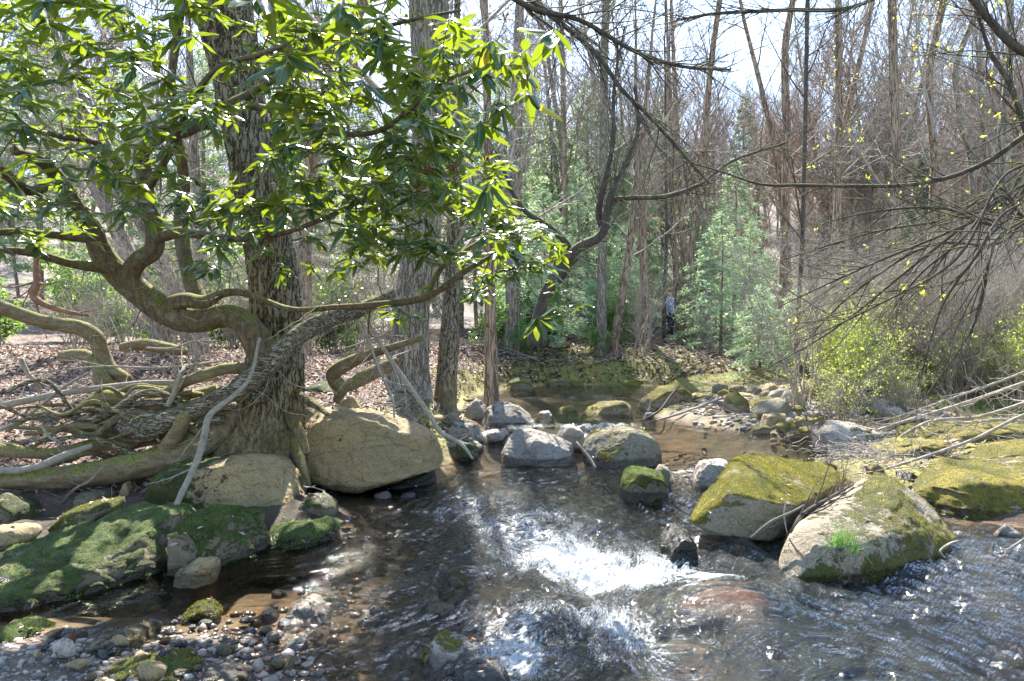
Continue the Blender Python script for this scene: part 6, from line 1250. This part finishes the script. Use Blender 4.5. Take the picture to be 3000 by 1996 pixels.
stick('twiggy stick caught between pale boulder and mossy dome', [(1745, 1372, 7.7, 8), (1725, 1340, 7.8, 10), (1700, 1310, 7.85, 7), (1690, 1295, 7.9, 4)], M_STICK, n=24, seed=44.1)
for k, (x0, y0, x1, y1, d, w, lab) in enumerate([(0, 1262, 280, 1080, 6.4, 9, 'thin stick crossing the litter at far left'), (250, 1245, 430, 1140, 6.3, 8, 'slim grey stick poking up beside the shaggy stem'), (490, 1190, 545, 1070, 6.2, 16, 'short thick stub standing among the roots'), (120, 1245, 200, 1330, 6.1, 9, 'curved twig under the lying branch at far left'), (430, 1020, 640, 1000, 7.2, 7, 'straight twig on the litter below the rhododendron trunk'), (60, 1050, 125, 1160, 6.6, 14, 'pale broken stick stuck in the litter at far left'), (640, 1060, 130, 1090, 6.5, 7, 'very long thin twig spanning the litter'), (300, 1370, 180, 1470, 5.9, 5, 'thin twig in the dark hollow')]):
    stick(lab, [(x0, y0, d, w), ((x0 * 2 + x1) / 3, (y0 * 2 + y1) / 3 + 8, d, w), ((x0 + 2 * x1) / 3, (y0 + 2 * y1) / 3 - 6, d, w * .9), (x1, y1, d + .1, w * .6)], M_STICK, n=30, seed=50.1 + k, twigs=3)

# ------------------------------------------------------------------ leaf litter and small twigs: beyond counting
def litter(name, n, box, size, cond):
    x0, x1, y0, y1 = box; x = rng.uniform(x0, x1, n); y = y0 + (y1 - y0) * rng.random(n) ** 1.5; sd = poly_sd(x, y); k = (sd < -.12) & cond(x, y, sd); x, y = x[k], y[k]; n = len(x)
    z = ground(x, y); kk = z > .13; x, y, z = x[kk], y[kk], z[kk]; n = len(x); z = z + rng.uniform(.0, .035, n); a = rng.uniform(0, 6.28, n); t = rng.normal(0, .55, (n, 2)); s = size * rng.uniform(.5, 1.3, n) * (1 + .03 * y)
    ax = np.stack([np.cos(a), np.sin(a), t[:, 0]], 1); ax /= np.linalg.norm(ax, axis=1, keepdims=True); b = np.stack([-np.sin(a), np.cos(a), t[:, 1]], 1); b /= np.linalg.norm(b, axis=1, keepdims=True)
    nn = np.cross(ax, b); c = np.stack([x, y, z], 1); S = s[:, None]; cu = rng.uniform(-.35, .5, n)[:, None]
    V = np.stack([c - ax * S, c - b * S * .38 + nn * S * cu, c + ax * S * 1.1, c + b * S * .38 + nn * S * cu], 1).reshape(-1, 3)
    q = np.arange(n)[:, None] * 4; F = np.concatenate([q + np.array([0, 1, 2]), q + np.array([0, 2, 3])])
    o = link(name, make_mesh(name, V, [F], [M_LITTER], False, {'tint': np.repeat(rng.random(n), 4)})); o['kind'] = 'stuff'
litter('leaf_litter', 70000, (-9, 1.2, 4.6, 20), .03, lambda x, y, sd: (y > 5.6) | (x < -3))
litter('far_bank_litter', 12000, (-3, 9, 17, 26), .045, lambda x, y, sd: y > 17)
litter('right_bank_litter', 9000, (2.2, 12, 6.5, 17), .028, lambda x, y, sd: sd < -.6)
def twig_scatter(name, n, box, cond, Lr=(.15, .7), r=.003, mat=M_TWIG):
    T = Tubes(); x0, x1, y0, y1 = box; k = 0
    xs, ys_ = rng.uniform(x0, x1, n * 3), rng.uniform(y0, y1, n * 3); sd = poly_sd(xs, ys_); ok = (sd < -.15) & cond(xs, ys_); xs, ys_ = xs[ok][:n], ys_[ok][:n]; zs = ground(xs, ys_)
    for x, y, z in zip(xs, ys_, zs):
        L = rng.uniform(*Lr); a = rng.uniform(0, 6.28); t = np.linspace(-.5, .5, 6)
        q = np.stack([x + math.cos(a) * L * t, y + math.sin(a) * L * t, z + .015 + L * abs(rng.normal(0, .22)) * (t + .5)], 1) + np.cumsum(rng.normal(0, .02 * L, (6, 3)), 0)
        T.add(q, np.linspace(1, .5, 6) * r * rng.uniform(.6, 2.2), 4)
    o = tube_obj(name, T, [mat], stuff=True)
twig_scatter('fallen_twigs', 700, (-6, 0.3, 5.8, 13), lambda x, y: (y > 6) | (x < -3))
twig_scatter('far_bank_twigs', 300, (-2, 8, 17.5, 24), lambda x, y: y > 17, (.4, 1.4), .006)
twig_scatter('right_bank_twigs', 500, (3, 10, 6.5, 16), lambda x, y: x > 0, (.2, 1.0), .003)
# twiggy flood debris behind the triangular boulder
g = P(2510, 1330, 7.0); T = Tubes()
for k in range(160):
    a = rng.uniform(0, 6.28); L = rng.uniform(.1, .35); c = g + rng.normal(0, 1, 3) * np.array([.22, .2, .05]); d = np.array([math.cos(a), math.sin(a), rng.normal(0, .35)])
    T.add(np.array([c + d * L * t + rng.normal(0, .008, 3) for t in np.linspace(-.5, .5, 5)]), rng.uniform(.0015, .004), 4)
V, F, t = T.build(); o = link('flood_debris', make_mesh('flood_debris', V - g, F, [M_TWIG], True, {'tint': t}), tuple(g)); o['kind'] = 'stuff'; tag(o, 'heap of twigs and dead stems washed up behind the triangular boulder', 'debris')

VV, TT = [], []
for V_, F_ in ALL_BOULD:                                     # dead leaves caught on the boulders
    tri = V_[F_]; nn = np.cross(tri[:, 1] - tri[:, 0], tri[:, 2] - tri[:, 0]); a = np.linalg.norm(nn, axis=1); nn = nn / (a[:, None] + 1e-12); a = a * (nn[:, 2] > .45)
    if a.sum() < .06: continue
    n = int(min(26, 6 + 22 * a.sum())); k = rng.choice(len(F_), n, p=a / a.sum()); c = tri[k].mean(1) + nn[k] * .012; s_ = rng.uniform(.010, .026, n)[:, None]
    ax = np.cross(nn[k], rng.normal(size=(n, 3))); ax /= np.linalg.norm(ax, axis=1, keepdims=True); ax += rng.normal(0, .25, (n, 3)); b = np.cross(nn[k], ax); cu = nn[k] * s_ * rng.uniform(-.3, .5, (n, 1))
    VV.append(np.stack([c - ax * s_, c - b * s_ * .4 + cu, c + ax * s_ * 1.1, c + b * s_ * .4 + cu], 1).reshape(-1, 3)); TT.append(np.repeat(rng.random(n), 4))
VV = np.concatenate(VV); q = np.arange(len(VV) // 4)[:, None] * 4
o = link('leaves_on_boulders', make_mesh('leaves_on_boulders', VV, [np.concatenate([q + np.array([0, 1, 2]), q + np.array([0, 2, 3])])], [M_LITTER], False, {'tint': np.concatenate(TT)})); o['kind'] = 'stuff'

# ------------------------------------------------------------------ grass
def grass(label, base, n, L, spread, seed, lean=.5, w=.0035):
    r = random.Random(seed); Vs, Fs = [], []; off = 0
    for k in range(n):
        az = r.uniform(0, 6.28); ln = abs(r.gauss(0, lean)); p = np.array([r.gauss(0, spread), r.gauss(0, spread * .5), 0]); d = np.array([math.cos(az) * ln, math.sin(az) * ln * .6 - .15, 1]); l = L * r.uniform(.45, 1.1); d /= np.linalg.norm(d); s = np.array([math.cos(az + 1.57), math.sin(az + 1.57) * .3, 0])
        for i in range(6):
            t = i / 5; q = p + d * l * t + np.array([d[0], d[1], -.55]) * l * .5 * t * t * ln * 1.3; ww = w * (1 - t) ** .6 + .0003; Vs += [q - s * ww, q + s * ww]
        Fs += [[off + 2 * i, off + 2 * i + 1, off + 2 * i + 3, off + 2 * i + 2] for i in range(5)]; off += 12
    o = link('grass_clump', make_mesh('grass_clump', np.array(Vs), [np.array(Fs)], [M_GRASS], True, {'tint': np.repeat(np.random.default_rng(seed).random(n), 12)}), tuple(base)); tag(o, label, 'grass'); return o
grass('bright green grass clump growing on the face of the triangular boulder', P(2462, 1600, 4.2), 80, .2, .035, 1, lean=.75, w=.0022)
grass('smaller grass sprig low on the right of the boulder clump', P(2500, 1618, 4.2), 40, .14, .03, 2, lean=1.1, w=.002)
grass('fresh grass tuft at the bottom left corner', P(190, 1990, 3.15), 26, .12, .03, 3, lean=.6)
grass('tiny green clover like tuft between the shoal stones', P(468, 1900, 3.5), 14, .04, .012, 4, lean=.9, w=.005)
for k in range(22):
    a, b = rs.uniform(2150, 2950), rs.uniform(1120, 1210); g = ghit(a, b); o = grass('small fresh grass tuft on the sunny mossy bar', g, 22, .16, .06, 40 + k, lean=.7, w=.005); o['group'] = 'grass tufts on the mossy bar'

# ------------------------------------------------------------------ the person between the stems
def skin_body(name, J, E, R, mats, parent=None, loc=(0, 0, 0), sub=2, rootv=0):
    me = bpy.data.meshes.new(name); me.from_pydata([Vector(j) for j in J], E, []); o = link(name, me, loc, parent)
    o.modifiers.new('skin', 'SKIN'); 
    if not me.skin_vertices: me.skin_vertices.new() if hasattr(me.skin_vertices, 'new') else None
    for k, r in enumerate(R):
        v = me.skin_vertices[0].data[k]; v.radius = (r, r) if not hasattr(r, '__len__') else r; v.use_root = (k == rootv)
    s = o.modifiers.new('sub', 'SUBSURF'); s.levels = sub; s.render_levels = sub
    for m in mats: me.materials.append(m)
    return o
def cloth(name, c1, c2=None, sc=60):
    N = NT(name); col = c1 if c2 is None else N.mix(N.ramp(N.n('TexVoronoi', {'Vector': N.pos(), 'Scale': sc}).outputs[0], .3, .45), c1, c2)
    return N.done(N.bsdf(Base_Color=col, Roughness=.85, Normal=N.bump(N.noise(40), .4, .01)))
M_SKIN = cloth('skin', (.55, .34, .25)); M_HAIR = cloth('brown_hair', (.16, .085, .045)); M_TOP = cloth('patterned_grey_top', (.72, .74, .8), (.2, .22, .3), 14); M_TRS = cloth('dark_trousers', (.02, .022, .035)); M_SHOE = cloth('dark_shoes', (.03, .028, .025))
pp = P(1964, 1000, 27.0); pz = gz(pp[0], pp[1]); top_z = P(1966, 886, 21.2)[2]; ploc = (float(pp[0]), float(pp[1]), float(pz))
per = empty('person', ploc, 'person in a patterned grey white top and dark trousers standing between the trunks', 'person'); per.rotation_euler = (0, 0, .5)
S = 1.0
J = [(0, 0, .95), (0, 0, 1.12), (0, .01, 1.32), (0, .0, 1.46), (0, .02, 1.55), (0, .02, 1.63), (0, .0, 1.70),
     (.17, 0, 1.42), (.24, .03, 1.14), (.20, -.12, .95), (.19, -.17, .87), (-.17, 0, 1.42), (-.24, .03, 1.14), (-.22, -.08, .92), (-.215, -.12, .84),
     (.09, 0, .90), (.10, .02, .5), (.10, .06, .09), (.10, -.10, .035), (-.09, 0, .90), (-.11, -.08, .5), (-.11, .02, .09), (-.11, -.14, .035)]
E = [(0, 1), (1, 2), (2, 3), (3, 4), (4, 5), (5, 6), (3, 7), (7, 8), (8, 9), (9, 10), (3, 11), (11, 12), (12, 13), (13, 14), (0, 15), (15, 16), (16, 17), (17, 18), (0, 19), (19, 20), (20, 21), (21, 22)]
R = [(.14, .10), (.13, .095), (.155, .10), (.09, .07), .055, (.075, .09), (.065, .08), .055, .042, .033, .03, .055, .042, .033, .03, .085, .055, .04, .035, .085, .055, .04, .035]
skin_body('body', J, E, R, [M_SKIN], per)
skin_body('top', J[:4] + [J[7], J[8], J[9], J[11], J[12], J[13]] + [(0, 0, .86)], [(0, 1), (1, 2), (2, 3), (3, 4), (4, 5), (5, 6), (3, 7), (7, 8), (8, 9), (0, 10)], [(.17, .125), (.165, .12), (.18, .125), (.09, .08), .075, .062, .05, .075, .062, .05, (.18, .13)], [M_TOP], per)
skin_body('trousers', [(0, 0, .92), (.09, 0, .86), (.10, .02, .5), (.10, .06, .11), (-.09, 0, .86), (-.11, -.08, .5), (-.11, .02, .11)], [(0, 1), (1, 2), (2, 3), (0, 4), (4, 5), (5, 6)], [(.16, .115), .105, .075, .06, .105, .075, .06], [M_TRS], per)
for sx, sy in ((.10, 0.0), (-.11, -.04)): skin_body('shoe', [(sx, sy + .08, .05), (sx, sy - .03, .05), (sx, sy - .15, .035)], [(0, 1), (1, 2)], [.05, .05, .04], [M_SHOE], per)
skin_body('hair', [(0, .04, 1.70), (0, .03, 1.76), (0, .07, 1.62), (0, .08, 1.52)], [(0, 1), (0, 2), (2, 3)], [(.09, .095), .06, (.085, .06), (.06, .03)], [M_HAIR], per)
skin_body('nose', [(0, -.085, 1.66), (0, -.115, 1.635)], [(0, 1)], [.012, .014], [M_SKIN], per, sub=1)

# ------------------------------------------------------------------ air
HAZE = HAZE_D
if HAZE > 0:
    N = NT('haze_air'); pv = N.n('VolumePrincipled', {'Color': (.93, .96, 1.0, 1), 'Density': HAZE, 'Anisotropy': .35}); N.t.links.new(pv.outputs[0], N.out.inputs['Volume'])
    bx = np.array([(x, y, z) for z in (-2.0, 75.0) for y in (-20, 275.) for x in (-270, 270.)]); bf = np.array([(0, 2, 3, 1), (4, 5, 7, 6), (0, 1, 5, 4), (2, 6, 7, 3), (0, 4, 6, 2), (1, 3, 7, 5)])
    o = link('haze', make_mesh('haze', bx, [bf], [N.m], False)); o['kind'] = 'stuff'
# ------------------------------------------------------------------ labels of the many: name each by what it stands beside
LMK_B = []; LMK_T = []
short = {'big tan sandstone boulder': 'the big tan boulder', 'broad olive sandstone slab': 'the broad slab', 'long green mossy boulder': 'the long mossy boulder', 'rounded mossy dome boulder': 'the mossy dome', 'pale grey boulder in midstream': 'the pale midstream boulder', 'green mossy cube': 'the mossy cube', 'large wedge boulder': 'the wedge boulder', 'triangular boulder with': 'the triangular boulder',
         'blocky tan and white': 'the blocky boulder', 'peaked mossy boulder': 'the peaked mossy boulder', 'shaggy dark green': 'the shaggy mossy boulder', 'round dark green mossy': 'the round green boulder', 'large tan boulder with orange': 'the large orange mossed boulder', 'wide brownish grey rock': 'the wide crowning rock', 'flat moss topped rock': 'the flat moss topped rock', 'tan faceted stone': 'the tan faceted stone', 'grey angular stone with': 'the moss capped stone', 'broad greenish tan': 'the broad greenish stone', 'flat blue grey stone': 'the flat blue grey stone', 'layered sloping slab': 'the layered slab', 'low mound with': 'the mossy mound', 'small tan wedge': 'the small tan wedge', 'brown peaked rock': 'the brown peaked rock', 'flat mossy slab right': 'the flat mossy slab', 'whitish rock right behind': 'the whitish rock', 'wide green mossy rock': 'the wide green rock', 'huge rounded boulder': 'the huge rounded boulder'}
shortT = {'thick furrowed oak': 'the oak', 'grey barked trunk rising': 'the thick grey trunk', 'furrowed second stem': 'the furrowed second stem', 'pale grey green straight': 'the pale straight trunk', 'brown trunk forking': 'the forking brown trunk', 'right stem of the trunk cluster': 'the trunk cluster', 'double brown stem': 'the double brown stem', 'dark slender pole': 'the dark slender pole', 'brown trunk with steep': 'the steep forked trunk', 'straight ridged brown': 'the straight ridged trunk', 'crooked brown trunk': 'the crooked trunk', 'wavy dark trunk': 'the wavy trunk', 'tall trunk near the right': 'the rightmost tall trunk', 'grey trunk seen': 'the grey gap trunk', 'reddish brown trunk': 'the reddish trunk', 'pale leaning trunk': 'the pale leaning trunk', 'second pale leaning': 'the second leaning trunk', 'slim trunk showing': 'the slim trunk', 'leaning reddish bough': 'the leaning reddish trunk'}
for o in SC.objects:
    l = o.get('label', '')
    for k, v in short.items():
        if l.startswith(k): LMK_B.append((v, o.location.copy()))
    for k, v in shortT.items():
        if l.startswith(k): LMK_T.append((v, o.location.copy()))
def scr(v): return (CX + FPX * v[0] / max(v[1], .1))
for o in SC.objects:
    g = o.get('group')
    if not g or o.parent or o.name.startswith(('fan_branch', 'flood', 'ledge', 'boulder', 'rock')): continue
    low = o.name.startswith(('stone', 'grass'))
    if low:
        v, p_ = min(LMK_B, key=lambda t: (t[1] - o.location).length)
        dx, dy = o.location.x - p_.x, o.location.y - p_.y
        side = ('right of ' if dx > 0 else 'left of ') if abs(dx) > abs(dy) else ('behind ' if dy > 0 else 'in front of ')
        far = '' if (p_ - o.location).length < .55 else 'some way '
        b = o['label'].split(' near ')[0].split(' gravel')[0].split(' mossy bar')[0].split(' left cluster')[0].split(' between')[0].split(' on the')[0]
        noun = 'grass tuft' if o.name.startswith('grass') else 'stone'
        nm = ' '.join(w for w in b.split() if w not in ('stone', 'fresh', 'grass', 'tuft'))
        if noun == 'grass tuft': nm = 'small fresh'
        o['label'] = f'{nm} {noun} lying {far}{side}{v}' if noun == 'stone' else f'{nm} {noun} growing {far}{side}{v}'
    else:
        u = scr(o.location); v, p_ = min(LMK_T, key=lambda t: abs(scr(t[1]) - u)); du = u - scr(p_)
        y = o.location.y; k = o.scale.x
        dist = 'nearer' if y < 17 else ('middle distance' if y < 32 else ('far' if y < 60 else 'very distant'))
        if o.name.startswith(('bare_tree', 'pine_tree')):
            h = 'tall' if k > 1.02 else 'lower'; kind = 'bare tree' if o.name.startswith('bare') else 'pale green pine'
            ch = next((c.data for c in o.children if c.name.startswith('trunk')), None); mm_ = ch.materials[0].name.split('_')[0] if ch and kind == 'bare tree' else ''
            if kind == 'bare tree': kind = f'{mm_} barked {"forked" if any(ch == FAR[q][0] for q in (1, 3, 5)) else "straight"} tree'
            o['label'] = f'{h} {dist} {kind} seen just {"right" if du > 0 else "left"} of {v}'
        else:
            kind = {'bare': 'leafless twiggy shrub', 'budd': 'yellow green budding shrub', 'laur': 'glossy evergreen laurel bush'}[o.name[:4]]
            h = 'big' if k > 1.0 else 'small'
            ch = next((c.data for c in o.children if c.name.startswith('trunk')), None); mm_ = ch.materials[0].name.split('_')[0] if ch and kind == 'bare tree' else ''
            if kind == 'bare tree': kind = f'{mm_} barked {"forked" if any(ch == FAR[q][0] for q in (1, 3, 5)) else "straight"} tree'
            o['label'] = f'{h} {dist} {kind} seen just {"right" if du > 0 else "left"} of {v}'
